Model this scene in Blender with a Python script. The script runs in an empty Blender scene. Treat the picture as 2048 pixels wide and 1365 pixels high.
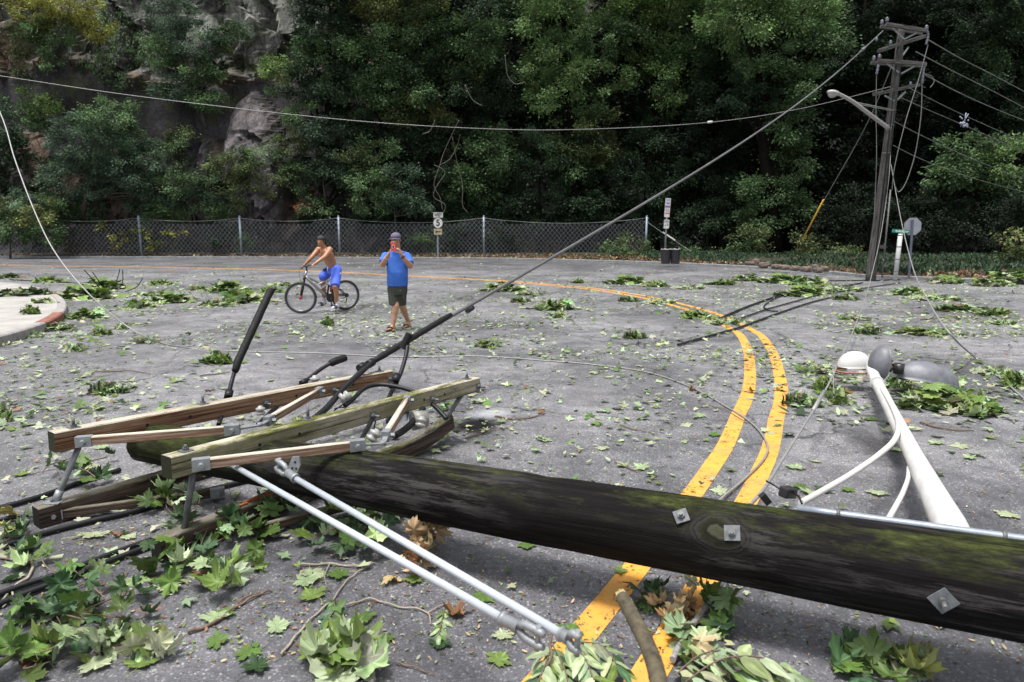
import bpy, bmesh, math, random
import numpy as np
from mathutils import Vector, Matrix, Quaternion, noise as mnoise
R = math.radians
rng = np.random.default_rng(7)
random.seed(7)
scene = bpy.context.scene
COL = scene.collection

# ------------------------------------------------------------------ camera
F = 1365.0; CX = 1024.0; CY = 682.5; CAMH = 1.70
PITCH = math.atan(217.0 / F)
cd = bpy.data.cameras.new('camera')
cam = bpy.data.objects.new('camera', cd); COL.objects.link(cam)
cd.sensor_width = 36.0; cd.lens = 36.0 * F / 2048.0
cd.clip_start = 0.05; cd.clip_end = 2000
cam.location = (0, 0, CAMH); cam.rotation_euler = (math.pi / 2 - PITCH, 0, 0)
scene.camera = cam
cd.dof.use_dof = True; cd.dof.focus_distance = 6.0; cd.dof.aperture_fstop = 4.0

# ------------------------------------------------------------------ world, sun, exposure
SUN_EL, SUN_AZ = 77.0, 225.0      # azimuth counted from +Y, clockwise seen from above
w = bpy.data.worlds.new('World'); scene.world = w; w.use_nodes = True
nt = w.node_tree; nt.nodes.clear()
wo = nt.nodes.new('ShaderNodeOutputWorld'); bg = nt.nodes.new('ShaderNodeBackground')
sk = nt.nodes.new('ShaderNodeTexSky'); sk.sky_type = 'NISHITA'; sk.sun_disc = False
sk.sun_elevation = R(SUN_EL); sk.sun_rotation = R(SUN_AZ)
sk.air_density = 1.0; sk.dust_density = 4.0; sk.ozone_density = 1.0
hs = nt.nodes.new('ShaderNodeHueSaturation'); hs.inputs['Saturation'].default_value = 0.22
nt.links.new(sk.outputs[0], hs.inputs['Color']); nt.links.new(hs.outputs[0], bg.inputs['Color'])
bg.inputs['Strength'].default_value = 0.112
nt.links.new(bg.outputs[0], wo.inputs['Surface'])
sd = bpy.data.lights.new('sun', 'SUN'); sd.energy = 2.2; sd.angle = R(12); sd.color = (1.0, 0.96, 0.9)
sun = bpy.data.objects.new('sun', sd); COL.objects.link(sun)
a, e = R(SUN_AZ), R(SUN_EL)
sdir = Vector((math.sin(a) * math.cos(e), math.cos(a) * math.cos(e), math.sin(e)))
sun.rotation_euler = (-sdir).to_track_quat('-Z', 'Y').to_euler()
scene.view_settings.view_transform = 'Standard'; scene.view_settings.look = 'None'
scene.view_settings.exposure = 1.05; scene.view_settings.gamma = 1.0
scene.render.engine = 'CYCLES'

# ------------------------------------------------------------------ pixel helpers (photograph is 2048 x 1365)
_f = Vector((0, math.cos(PITCH), -math.sin(PITCH))); _u = Vector((0, math.sin(PITCH), math.cos(PITCH)))
def ray(px, py):
    return _f + Vector((1, 0, 0)) * ((px - CX) / F) - _u * ((py - CY) / F)
def W(px, py, Z): return Vector((0, 0, CAMH)) + ray(px, py) * Z
def G(px, py, h=0.0):
    d = ray(px, py); return Vector((0, 0, CAMH)) + d * ((h - CAMH) / d.z)
def WY(px, py, Y):
    d = ray(px, py); return Vector((0, 0, CAMH)) + d * (Y / d.y)

# ------------------------------------------------------------------ objects
WM = {}
def empty(name, loc, label=None, cat=None, group=None, kind=None):
    o = bpy.data.objects.new(name, None); COL.objects.link(o); o.location = loc
    o.empty_display_size = 0.1
    WM[o] = Matrix.Translation(loc); tag(o, label, cat, group, kind); return o
def tag(o, label=None, cat=None, group=None, kind=None):
    if label: o['label'] = label
    if cat: o['category'] = cat
    if group: o['group'] = group
    if kind: o['kind'] = kind
    return o
def link(name, me, parent=None, frame=None, mats=()):
    """frame = world matrix of the mesh's own axes; None = parent's axes origin (vertices already in world)"""
    o = bpy.data.objects.new(name, me); COL.objects.link(o)
    for m in mats: me.materials.append(m)
    if frame is None: frame = WM[parent] if parent else Matrix.Identity(4)
    if parent:
        o.parent = parent; o.matrix_basis = WM[parent].inverted() @ frame
    else: o.matrix_basis = frame
    WM[o] = frame
    return o
def centroid_frame(vs):
    v = np.asarray(vs); c = (v.min(0) + v.max(0)) / 2; c[2] = v[:, 2].min()
    return Matrix.Translation(Vector([float(t) for t in c]))

class MB:
    def __init__(s): s.v = []; s.f = []; s.m = []; s.sm = []
    def add(s, vs, fs, mi=0, smooth=False):
        b = len(s.v); s.v += [tuple(p) for p in vs]
        for f in fs: s.f.append(tuple(i + b for i in f)); s.m.append(mi); s.sm.append(smooth)
        return s
    def box(s, c, size, rot=None, mi=0):
        sx, sy, sz = [t / 2 for t in size]
        vs = [Vector((x * sx, y * sy, z * sz)) for x in (-1, 1) for y in (-1, 1) for z in (-1, 1)]
        if rot is not None: vs = [rot @ v for v in vs]
        c = Vector(c); vs = [v + c for v in vs]
        return s.add(vs, [(0, 1, 3, 2), (4, 6, 7, 5), (0, 4, 5, 1), (2, 3, 7, 6), (0, 2, 6, 4), (1, 5, 7, 3)], mi)
    def beam(s, p0, p1, wd, ht, up=(0, 0, 1), mi=0):
        p0 = Vector(p0); p1 = Vector(p1); fr = axis_frame(p0, p1, up); L = (p1 - p0).length
        return s.box((p0 + p1) / 2, (L, wd, ht), fr.to_3x3(), mi)
    def tube(s, pts, r, seg=8, mi=0, caps=True, smooth=True, flat=None):
        pts = [Vector(p) for p in pts]; n = len(pts)
        rs = list(r) if hasattr(r, '__len__') else [r] * n
        t0 = (pts[1] - pts[0]).normalized()
        ref = Vector((0, 0, 1)) if abs(t0.z) < 0.9 else Vector((1, 0, 0))
        nx = t0.cross(ref).normalized(); vs = []; fs = []
        for i in range(n):
            t = (pts[min(i + 1, n - 1)] - pts[max(i - 1, 0)])
            if t.length < 1e-9: t = t0
            t.normalize(); nx = (nx - t * nx.dot(t))
            if nx.length < 1e-6: nx = t.orthogonal()
            nx.normalize(); ny = t.cross(nx)
            for k in range(seg):
                an = 2 * math.pi * k / seg
                vs.append(pts[i] + (nx * math.cos(an) + ny * math.sin(an) * (flat or 1)) * rs[i])
        for i in range(n - 1):
            for k in range(seg):
                k2 = (k + 1) % seg
                fs.append((i * seg + k, i * seg + k2, (i + 1) * seg + k2, (i + 1) * seg + k))
        s.add(vs, fs, mi, smooth)
        if caps:
            b = len(s.v) - n * seg
            s.f.append(tuple(b + k for k in reversed(range(seg)))); s.m.append(mi); s.sm.append(False)
            s.f.append(tuple(b + (n - 1) * seg + k for k in range(seg))); s.m.append(mi); s.sm.append(False)
        return s
    def loft(s, rings, seg=16, mi=0, caps=True, smooth=True):
        """rings: (center, ax Vector, ay Vector)"""
        vs = []; fs = []; n = len(rings)
        for c, ax, ay in rings:
            c = Vector(c); ax = Vector(ax); ay = Vector(ay)
            for k in range(seg):
                an = 2 * math.pi * k / seg; vs.append(c + ax * math.cos(an) + ay * math.sin(an))
        for i in range(n - 1):
            for k in range(seg):
                k2 = (k + 1) % seg; fs.append((i * seg + k, i * seg + k2, (i + 1) * seg + k2, (i + 1) * seg + k))
        s.add(vs, fs, mi, smooth)
        if caps:
            b = len(s.v) - n * seg
            s.f.append(tuple(b + k for k in reversed(range(seg)))); s.m.append(mi); s.sm.append(False)
            s.f.append(tuple(b + (n - 1) * seg + k for k in range(seg))); s.m.append(mi); s.sm.append(False)
        return s
    def ell(s, c, rad, rot=None, seg=12, rings=8, mi=0):
        c = Vector(c); rx, ry, rz = rad if hasattr(rad, '__len__') else (rad,) * 3
        vs = [Vector((0, 0, -rz))]; fs = []
        for i in range(1, rings):
            ph = -math.pi / 2 + math.pi * i / rings
            for k in range(seg):
                an = 2 * math.pi * k / seg
                vs.append(Vector((rx * math.cos(ph) * math.cos(an), ry * math.cos(ph) * math.sin(an), rz * math.sin(ph))))
        vs.append(Vector((0, 0, rz)))
        for k in range(seg): fs.append((0, 1 + (k + 1) % seg, 1 + k))
        for i in range(rings - 2):
            for k in range(seg):
                a0 = 1 + i * seg + k; a1 = 1 + i * seg + (k + 1) % seg; fs.append((a0, a1, a1 + seg, a0 + seg))
        t = len(vs) - 1; b = 1 + (rings - 2) * seg
        for k in range(seg): fs.append((t, b + k, b + (k + 1) % seg))
        if rot is not None: vs = [rot @ v for v in vs]
        return s.add([v + c for v in vs], fs, mi, True)
    def prism(s, poly, n, th, mi=0):
        """poly: world points of a planar outline, extruded by th along n"""
        n = Vector(n).normalized() * th; k = len(poly); P = [Vector(p) for p in poly]
        return s.add(P + [p + n for p in P], [tuple(reversed(range(k))), tuple(range(k, 2 * k))] +
                     [(i, (i + 1) % k, k + (i + 1) % k, k + i) for i in range(k)], mi)
    def cap(s, p0, p1, r0, r1, seg=12, mi=0):
        """capsule"""
        p0 = Vector(p0); p1 = Vector(p1); d = (p1 - p0); L = max(d.length, 1e-6); d = d / L
        pts = []; rs = []
        for a_ in (80, 60, 35, 10): pts.append(p0 - d * r0 * math.sin(R(a_))); rs.append(r0 * math.cos(R(a_)))
        for a_ in (10, 35, 60, 80): pts.append(p1 + d * r1 * math.sin(R(a_))); rs.append(r1 * math.cos(R(a_)))
        return s.tube(pts, rs, seg, mi)
    def build(s, name, mats, parent=None, frame=None, own=False):
        """own=True: vertices given in world, origin moved to the mesh's base"""
        me = bpy.data.meshes.new(name)
        if frame is None and own: fr = centroid_frame([tuple(v) for v in s.v])
        elif frame is None: fr = WM[parent] if parent else Matrix.Identity(4)
        else: fr = None
        if fr is not None:
            inv = fr.inverted(); vs = [tuple(inv @ Vector(v)) for v in s.v]; frame = fr
        else: vs = s.v
        me.from_pydata(vs, [], s.f)
        me.polygons.foreach_set('material_index', s.m); me.polygons.foreach_set('use_smooth', s.sm)
        if not isinstance(mats, (list, tuple)): mats = [mats]
        me.update(); return link(name, me, parent, frame, mats)

def axis_frame(p0, p1, up=(0, 0, 1)):
    p0 = Vector(p0); p1 = Vector(p1); x = (p1 - p0).normalized(); up = Vector(up)
    y = up.cross(x); y.normalize(); z = x.cross(y)
    m = Matrix((x, y, z)).transposed().to_4x4(); m.translation = p0; return m
def spline(pts, n=8):
    P = [Vector(p) for p in pts]; out = []
    if len(P) < 3: return [P[0].lerp(P[-1], i / n) for i in range(n + 1)]
    for i in range(len(P) - 1):
        p0 = P[max(i - 1, 0)]; p1 = P[i]; p2 = P[i + 1]; p3 = P[min(i + 2, len(P) - 1)]
        for k in range(n):
            t = k / n
            out.append(0.5 * ((2 * p1) + (p2 - p0) * t + (2 * p0 - 5 * p1 + 4 * p2 - p3) * t * t + (3 * p1 - p0 - 3 * p2 + p3) * t ** 3))
    out.append(P[-1]); return out
def npmesh(name, V, faces_n, idx, mats, parent=None, frame=None, col=None, smooth=False, own=True):
    """V (N,3) world; idx flat corner array; faces_n = corners per face (int or array)"""
    if frame is None:
        frame = WM[parent] if parent else (centroid_frame(V) if own else Matrix.Identity(4))
    t = np.array(frame.translation)
    me = bpy.data.meshes.new(name); V = V - t
    me.vertices.add(len(V)); me.vertices.foreach_set('co', V.astype(np.float32).ravel())
    idx = np.asarray(idx).ravel(); me.loops.add(len(idx)); me.loops.foreach_set('vertex_index', idx.astype(np.int32))
    if np.isscalar(faces_n): cnt = np.full(len(idx) // faces_n, faces_n)
    else: cnt = np.asarray(faces_n)
    me.polygons.add(len(cnt)); st = np.concatenate([[0], np.cumsum(cnt)[:-1]])
    me.polygons.foreach_set('loop_start', st.astype(np.int32))
    me.polygons.foreach_set('use_smooth', np.full(len(cnt), smooth))
    me.update(calc_edges=True)
    if col is not None:
        at = me.color_attributes.new('Col', 'FLOAT_COLOR', 'POINT')
        c4 = np.ones((len(V), 4), np.float32); c4[:, :3] = col; at.data.foreach_set('color', c4.ravel())
    if not isinstance(mats, (list, tuple)): mats = [mats]
    return link(name, me, parent, frame, mats)

# ------------------------------------------------------------------ materials
def nodes(name):
    m = bpy.data.materials.new(name); m.use_nodes = True; t = m.node_tree
    b = t.nodes['Principled BSDF']; return m, t, b
def N(t, kind, **kw):
    n = t.nodes.new(kind)
    for k, v in kw.items():
        if hasattr(n, k) and not k.startswith('i_'): setattr(n, k, v)
        else: n.inputs[k[2:] if k.startswith('i_') else k].default_value = v
    return n
def ramp(t, fac, stops):
    r = t.nodes.new('ShaderNodeValToRGB'); t.links.new(fac, r.inputs[0]); e = r.color_ramp.elements
    while len(e) < len(stops): e.new(0.5)
    for i, (p, c) in enumerate(stops):
        e[i].position = p; e[i].color = (*c, 1) if len(c) == 3 else c
    return r
def mix(t, fac, a_, b_, mode='MIX'):
    n = t.nodes.new('ShaderNodeMix'); n.data_type = 'RGBA'; n.blend_type = mode
    for sock, v in ((n.inputs['Factor'], fac), (n.inputs[6], a_), (n.inputs[7], b_)):
        if hasattr(v, 'links') or isinstance(v, bpy.types.NodeSocket): t.links.new(v, sock)
        elif isinstance(v, tuple): sock.default_value = (*v, 1)
        else: sock.default_value = v
    return n.outputs[2]
def noisetex(t, scale, detail=4, rough=0.6, coord='Object', vec=(1, 1, 1), dist=0.0):
    tc = t.nodes.new('ShaderNodeTexCoord'); mp = t.nodes.new('ShaderNodeMapping'); mp.inputs['Scale'].default_value = vec
    t.links.new(tc.outputs[coord], mp.inputs['Vector'])
    n = t.nodes.new('ShaderNodeTexNoise'); n.inputs['Scale'].default_value = scale
    n.inputs['Detail'].default_value = detail; n.inputs['Roughness'].default_value = rough; n.inputs['Distortion'].default_value = dist
    t.links.new(mp.outputs[0], n.inputs['Vector']); return n
def bump(t, b, h, strength=0.3, dist=0.01):
    n = t.nodes.new('ShaderNodeBump'); n.inputs['Strength'].default_value = strength; n.inputs['Distance'].default_value = dist
    t.links.new(h, n.inputs['Height']); t.links.new(n.outputs[0], b.inputs['Normal']); return n
_mc = {}
def plain(name, c, rough=0.6, metal=0.0, var=0.25, scale=12.0, bmp=0.0, vec=(1, 1, 1), spec=0.5):
    if name in _mc: return _mc[name]
    m, t, b = nodes(name); n = noisetex(t, scale, 5, 0.65, vec=vec)
    lo = tuple(x * (1 - var) for x in c); hi = tuple(min(1, x * (1 + var)) for x in c)
    r = ramp(t, n.outputs[0], [(0.3, lo), (0.7, hi)]); t.links.new(r.outputs[0], b.inputs['Base Color'])
    b.inputs['Roughness'].default_value = rough; b.inputs['Metallic'].default_value = metal
    b.inputs['Specular IOR Level'].default_value = spec
    if bmp: bump(t, b, n.outputs[0], bmp, 0.01)
    _mc[name] = m; return m
def leafmat(name, tint=(1, 1, 1), rough=0.5, trans=0.25, spec=0.3, vein=False):
    """base colour comes from the leaf's own colour attribute"""
    m, t, b = nodes(name); at = t.nodes.new('ShaderNodeAttribute'); at.attribute_name = 'Col'
    c = mix(t, 1.0, at.outputs['Color'], tint, 'MULTIPLY')
    t.links.new(c, b.inputs['Base Color']); b.inputs['Roughness'].default_value = rough
    b.inputs['Specular IOR Level'].default_value = spec
    tr = t.nodes.new('ShaderNodeBsdfTranslucent'); t.links.new(c, tr.inputs['Color'])
    ms = t.nodes.new('ShaderNodeMixShader'); ms.inputs[0].default_value = trans
    out = t.nodes['Material Output']
    t.links.new(b.outputs[0], ms.inputs[1]); t.links.new(tr.outputs[0], ms.inputs[2]); t.links.new(ms.outputs[0], out.inputs['Surface'])
    return m

# asphalt
def asphalt():
    m, t, b = nodes('asphalt')
    v = t.nodes.new('ShaderNodeTexVoronoi'); v.inputs['Scale'].default_value = 80; tc = t.nodes.new('ShaderNodeTexCoord')
    dn = noisetex(t, 70, 3, 0.7); dv_ = t.nodes.new('ShaderNodeVectorMath'); dv_.operation = 'MULTIPLY_ADD'; t.links.new(dn.outputs['Color'], dv_.inputs[0]); dv_.inputs[1].default_value = (0.022, 0.022, 0.022); t.links.new(tc.outputs['Object'], dv_.inputs[2])
    t.links.new(dv_.outputs[0], v.inputs['Vector'])
    stone = ramp(t, v.outputs['Color'], [(0.0, (0.020, 0.020, 0.024)), (0.4, (0.090, 0.090, 0.099)), (0.68, (0.23, 0.229, 0.238)), (0.95, (0.50, 0.495, 0.49))])
    sm = ramp(t, v.outputs['Distance'], [(0.25, (1, 1, 1)), (0.55, (0, 0, 0))])
    fine = noisetex(t, 260, 3, 0.7); finer = ramp(t, fine.outputs[0], [(0.3, (0.042, 0.042, 0.049)), (0.7, (0.19, 0.189, 0.20))])
    base = mix(t, sm.outputs[0], finer.outputs[0], stone.outputs[0])
    big = noisetex(t, 0.45, 6, 0.62); br = ramp(t, big.outputs[0], [(0.38, (0.56, 0.56, 0.585)), (0.5, (1.0, 1.0, 1.0)), (0.62, (1.42, 1.41, 1.40))])
    c = mix(t, 1.0, base, br.outputs[0], 'MULTIPLY')
    mid = noisetex(t, 3.2, 5, 0.7); mr = ramp(t, mid.outputs[0], [(0.38, (0.68, 0.68, 0.71)), (0.62, (1.22, 1.22, 1.22))])
    c = mix(t, 1.0, c, mr.outputs[0], 'MULTIPLY')
    # darker asphalt tone on the near side, with a wandering edge
    sx_ = t.nodes.new('ShaderNodeSeparateXYZ'); t.links.new(tc.outputs['Object'], sx_.inputs[0]); wm = noisetex(t, 0.8, 6, 0.65)
    yy_ = N(t, 'ShaderNodeMath', operation='MULTIPLY_ADD'); t.links.new(wm.outputs[0], yy_.inputs[0]); yy_.inputs[1].default_value = 3.0; t.links.new(sx_.outputs['Y'], yy_.inputs[2])
    ym = N(t, 'ShaderNodeMapRange'); ym.inputs['From Min'].default_value = 4.6; ym.inputs['From Max'].default_value = 6.4; t.links.new(yy_.outputs[0], ym.inputs['Value'])
    c = mix(t, 1.0, c, mix(t, ym.outputs[0], (0.66, 0.66, 0.69), (1.0, 1.0, 1.0)), 'MULTIPLY')
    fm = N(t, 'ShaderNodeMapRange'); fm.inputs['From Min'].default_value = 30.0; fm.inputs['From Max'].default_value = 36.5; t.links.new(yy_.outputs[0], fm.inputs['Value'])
    c = mix(t, 1.0, c, mix(t, fm.outputs[0], (1.0, 1.0, 1.0), (0.64, 0.64, 0.65)), 'MULTIPLY')   # hill and tree shade on the far lane, painted into the colour
    # cracks: edges of large warped cells, broken up by a mask
    wn = noisetex(t, 1.7, 4, 0.6); wv = t.nodes.new('ShaderNodeVectorMath'); wv.operation = 'MULTIPLY_ADD'
    t.links.new(wn.outputs['Color'], wv.inputs[0]); wv.inputs[1].default_value = (0.9, 0.9, 0); t.links.new(tc.outputs['Object'], wv.inputs[2])
    cv = t.nodes.new('ShaderNodeTexVoronoi'); cv.feature = 'DISTANCE_TO_EDGE'; cv.inputs['Scale'].default_value = 0.42
    t.links.new(wv.outputs[0], cv.inputs['Vector'])
    cr = ramp(t, cv.outputs['Distance'], [(0.0, (1, 1, 1)), (0.009, (0, 0, 0))])
    cm = noisetex(t, 0.5, 3, 0.5); cmr = ramp(t, cm.outputs[0], [(0.44, (0, 0, 0)), (0.52, (1, 1, 1))])
    cf = mix(t, 1.0, cr.outputs[0], cmr.outputs[0], 'MULTIPLY')
    c = mix(t, cf, c, (0.02, 0.02, 0.022))
    t.links.new(c, b.inputs['Base Color']); b.inputs['Roughness'].default_value = 0.55
    b.inputs['Specular IOR Level'].default_value = 0.9
    bump(t, b, sm.outputs[0], 0.35, 0.004); return m
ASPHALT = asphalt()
def paintmat():
    m, t, b = nodes('yellow_road_paint')
    n = noisetex(t, 9, 8, 0.75); n2 = noisetex(t, 60, 4, 0.7)
    col = ramp(t, n.outputs[0], [(0.35, (0.60, 0.27, 0.03)), (0.65, (0.78, 0.36, 0.055))])
    ad = N(t, 'ShaderNodeMath', operation='ADD'); t.links.new(n.outputs[0], ad.inputs[0]); t.links.new(n2.outputs[0], ad.inputs[1])
    wr = ramp(t, ad.outputs[0], [(0.0, (1, 1, 1)), (0.415, (1, 1, 1)), (0.44, (0, 0, 0))])
    ad.use_clamp = False
    sc = N(t, 'ShaderNodeMath', operation='MULTIPLY'); sc.inputs[1].default_value = 0.5
    t.links.new(ad.outputs[0], sc.inputs[0]); t.links.new(sc.outputs[0], wr.inputs[0])
    fd = noisetex(t, 2.4, 6, 0.7); fdr = ramp(t, fd.outputs[0], [(0.42, (0, 0, 0)), (0.62, (0.55, 0.55, 0.55))]); colf = mix(t, fdr.outputs[0], col.outputs[0], (0.36, 0.22, 0.085))
    c = mix(t, wr.outputs[0], colf, (0.06, 0.055, 0.05)); t.links.new(c, b.inputs['Base Color'])
    b.inputs['Roughness'].default_value = 0.6; bump(t, b, n2.outputs[0], 0.4, 0.003); return m
PAINT = paintmat()
def woodmat(name, a_, b_, moss=0.5, mosscol=(0.075, 0.085, 0.018), sx=1.5, dark=(0.02, 0.015, 0.012), rough=0.8, up_lo=0.1, up_hi=0.75, streak=0.0, end=None, pale_top=0.0, spec=0.25, tip=0.0):
    """grain runs along local X; moss grows on the upward faces; end grain is dark"""
    m, t, b = nodes(name)
    g = noisetex(t, 4, 9, 0.74, vec=(sx * 0.22, 9, 9), dist=0.9); fi = noisetex(t, 14, 6, 0.75, vec=(sx * 0.12, 11, 11), dist=0.3)
    col = ramp(t, g.outputs[0], [(0.36, dark), (0.46, a_), (0.56, b_), (0.68, tuple(x * 1.3 for x in b_))])
    fr_ = ramp(t, fi.outputs[0], [(0.34, (0.45, 0.43, 0.42)), (0.5, (1, 1, 1)), (0.64, (1.35, 1.35, 1.35))])
    base_c = mix(t, 1.0, col.outputs[0], fr_.outputs[0], 'MULTIPLY')
    tc = t.nodes.new('ShaderNodeTexCoord')
    ck = noisetex(t, 3.0, 4, 0.55, vec=(0.10, 6.5, 6.5), dist=0.4); ckr = ramp(t, ck.outputs[0], [(0.478, (0, 0, 0)), (0.492, (1, 1, 1)), (0.503, (1, 1, 1)), (0.517, (0, 0, 0))])
    ckm = noisetex(t, 1.4, 3, 0.5, vec=(1, 3, 3)); ckmr = ramp(t, ckm.outputs[0], [(0.47, (0, 0, 0)), (0.54, (1, 1, 1))]); ckf = mix(t, 1.0, ckr.outputs[0], ckmr.outputs[0], 'MULTIPLY')
    if streak:   # pale bleached streaks where the dark skin has worn off
        s1 = noisetex(t, 2.6, 9, 0.8, vec=(0.5, 4.5, 4.5)); s2 = noisetex(t, 0.75, 3, 0.5)
        s1r = ramp(t, s1.outputs[0], [(0.50, (0, 0, 0)), (0.56, (1, 1, 1))]); s2r = ramp(t, s2.outputs[0], [(0.46, (0, 0, 0)), (0.58, (1, 1, 1))])
        base_c = mix(t, mix(t, 1.0, s1r.outputs[0], s2r.outputs[0], 'MULTIPLY'), base_c, (streak, streak * 0.92, streak * 0.95))
    geo = t.nodes.new('ShaderNodeNewGeometry'); sp = t.nodes.new('ShaderNodeSeparateXYZ'); t.links.new(geo.outputs['Normal'], sp.inputs[0])
    up = N(t, 'ShaderNodeMapRange'); up.inputs['From Min'].default_value = up_lo; up.inputs['From Max'].default_value = up_hi
    t.links.new(sp.outputs['Z'], up.inputs['Value'])
    if pale_top:  # paler patches on the upper face
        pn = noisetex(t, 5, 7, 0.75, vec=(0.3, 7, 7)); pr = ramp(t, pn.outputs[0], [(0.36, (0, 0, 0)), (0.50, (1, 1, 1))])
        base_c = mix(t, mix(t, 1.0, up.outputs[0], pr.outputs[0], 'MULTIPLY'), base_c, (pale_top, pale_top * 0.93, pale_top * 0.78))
    mn = noisetex(t, 2.6, 9, 0.78, vec=(0.7, 2.6, 2.6)); th = 0.62 - 0.22 * moss; mr = ramp(t, mn.outputs[0], [(th - 0.05, (0, 0, 0)), (th + 0.07, (1, 1, 1))])
    f = mix(t, 1.0, up.outputs[0], mr.outputs[0], 'MULTIPLY')
    mn2 = noisetex(t, 22, 6, 0.8, vec=(0.5, 1.4, 1.4)); mc = ramp(t, mn2.outputs[0], [(0.34, tuple(x * 0.25 for x in mosscol)), (0.5, mosscol), (0.66, tuple(x * 2.1 for x in mosscol))])
    if tip:
        sx_ = t.nodes.new('ShaderNodeSeparateXYZ'); t.links.new(tc.outputs['Object'], sx_.inputs[0]); tm = N(t, 'ShaderNodeMapRange'); tm.inputs['From Min'].default_value = tip; tm.inputs['From Max'].default_value = tip * 0.4; t.links.new(sx_.outputs['X'], tm.inputs['Value'])
        u2 = N(t, 'ShaderNodeMapRange'); u2.inputs['From Min'].default_value = -0.75; u2.inputs['From Max'].default_value = 0.1; t.links.new(sp.outputs['Z'], u2.inputs['Value'])
        f = mix(t, 1.0, f, mix(t, 0.75, (0, 0, 0), mix(t, 1.0, tm.outputs[0], u2.outputs[0], 'MULTIPLY')), 'ADD')
    c = mix(t, f, base_c, mc.outputs[0]); c = mix(t, mix(t, 1.0, ckf, (0.85, 0.85, 0.85), 'MULTIPLY'), c, tuple(x * 0.35 for x in dark))
    if end:
        se = t.nodes.new('ShaderNodeSeparateXYZ'); t.links.new(tc.outputs['Normal'], se.inputs[0]); ab = N(t, 'ShaderNodeMath', operation='ABSOLUTE'); t.links.new(se.outputs['X'], ab.inputs[0])
        gt = N(t, 'ShaderNodeMath', operation='GREATER_THAN'); gt.inputs[1].default_value = 0.8; t.links.new(ab.outputs[0], gt.inputs[0])
        c = mix(t, gt.outputs[0], c, mix(t, 0.5, end, mc.outputs[0], 'MULTIPLY'))
    t.links.new(c, b.inputs['Base Color'])
    b.inputs['Roughness'].default_value = rough; b.inputs['Specular IOR Level'].default_value = spec
    bump(t, b, fi.outputs[0], 0.7, 0.005); return m
POLE_WOOD = woodmat('creosoted_pole_wood', (0.005, 0.0045, 0.0045), (0.009, 0.008, 0.0085), moss=0.46, mosscol=(0.027, 0.033, 0.009), dark=(0.003, 0.0028, 0.0028), rough=0.75, up_lo=0.38, up_hi=0.85, streak=0.045, spec=0.10, tip=1.3)
ARM_WOOD = woodmat('weathered_crossarm_wood', (0.15, 0.075, 0.04), (0.24, 0.155, 0.10), moss=0.15, mosscol=(0.13, 0.13, 0.04), dark=(0.11, 0.03, 0.010), pale_top=0.42, end=(0.035, 0.04, 0.02))
ARM_MOSSY = woodmat('mossy_crossarm_wood', (0.10, 0.085, 0.035), (0.20, 0.165, 0.095), moss=0.62, mosscol=(0.085, 0.092, 0.018), dark=(0.05, 0.035, 0.016), up_lo=-0.6, up_hi=0.6, pale_top=0.45, end=(0.03, 0.035, 0.016))
ARM_DARK = woodmat('wet_dark_crossarm_wood', (0.04, 0.026, 0.02), (0.085, 0.062, 0.05), moss=0.45, mosscol=(0.055, 0.058, 0.014), dark=(0.02, 0.010, 0.007), pale_top=0.16, end=(0.012, 0.013, 0.009))
BRACE_WOOD = woodmat('brace_wood', (0.20, 0.115, 0.075), (0.33, 0.245, 0.19), moss=0.0, mosscol=(0.05, 0.04, 0.03), dark=(0.12, 0.05, 0.025), pale_top=0.5)
FAR_WOOD = woodmat('grey_pole_wood', (0.055, 0.053, 0.05), (0.12, 0.115, 0.108), moss=0.0, mosscol=(0.03, 0.03, 0.03), dark=(0.02, 0.02, 0.02))
BARK = plain('bark', (0.06, 0.05, 0.042), 0.9, 0, 0.5, 6, 0.6, (3, 3, 0.6))
DBARK = plain('dark_bark', (0.008, 0.007, 0.006), 1.0, 0, 0.5, 4, 0.6, (3, 3, 0.6), 0.05)
TWIG = plain('twig_bark', (0.13, 0.09, 0.065), 0.8, 0, 0.4, 40, 0.3)
DRYTWIG = plain('dry_twig', (0.30, 0.26, 0.21), 0.8, 0, 0.3, 30, 0.3)
GALV = plain('galvanised_steel', (0.25, 0.265, 0.28), 0.55, 0.5, 0.25, 18, 0.15)
GALV_DULL = plain('dull_galvanised_steel', (0.13, 0.135, 0.14), 0.6, 0.4, 0.35, 18, 0.15)
FENCE_WIRE = plain('fence_wire', (0.19, 0.195, 0.21), 0.6, 0.3, 0.2, 3)
POST_STEEL = plain('fence_post_steel', (0.27, 0.31, 0.38), 0.55, 0.3, 0.2, 6)
PORC = plain('white_porcelain', (0.30, 0.30, 0.29), 0.25, 0, 0.15, 20)
RUBBER = plain('black_cable_jacket', (0.009, 0.0095, 0.012), 0.45, 0, 0.35, 50, 0.15, spec=0.3)
TAPE = plain('black_tape_sleeve', (0.007, 0.007, 0.008), 0.55, 0, 0.5, 30, 0.5, (1, 1, 8), 0.25)
ALU = plain('bare_aluminium_cable', (0.27, 0.27, 0.27), 0.5, 0.3, 0.3, 60, 0.3)
FIBRE = plain('white_fibreglass', (0.42, 0.46, 0.51), 0.35, 0, 0.08, 30)
WHITEPAINT = plain('white_painted_metal', (0.53, 0.53, 0.53), 0.45, 0, 0.14, 7, 0.1)
LAMPGREY = plain('grey_painted_aluminium', (0.135, 0.14, 0.16), 0.5, 0.1, 0.35, 9, 0.15)
BLACKPL = plain('black_plastic', (0.02, 0.02, 0.022), 0.4, 0, 0.2, 20)
RUST = plain('rusty_red_gasket', (0.28, 0.10, 0.07), 0.7, 0, 0.3, 30)
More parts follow.
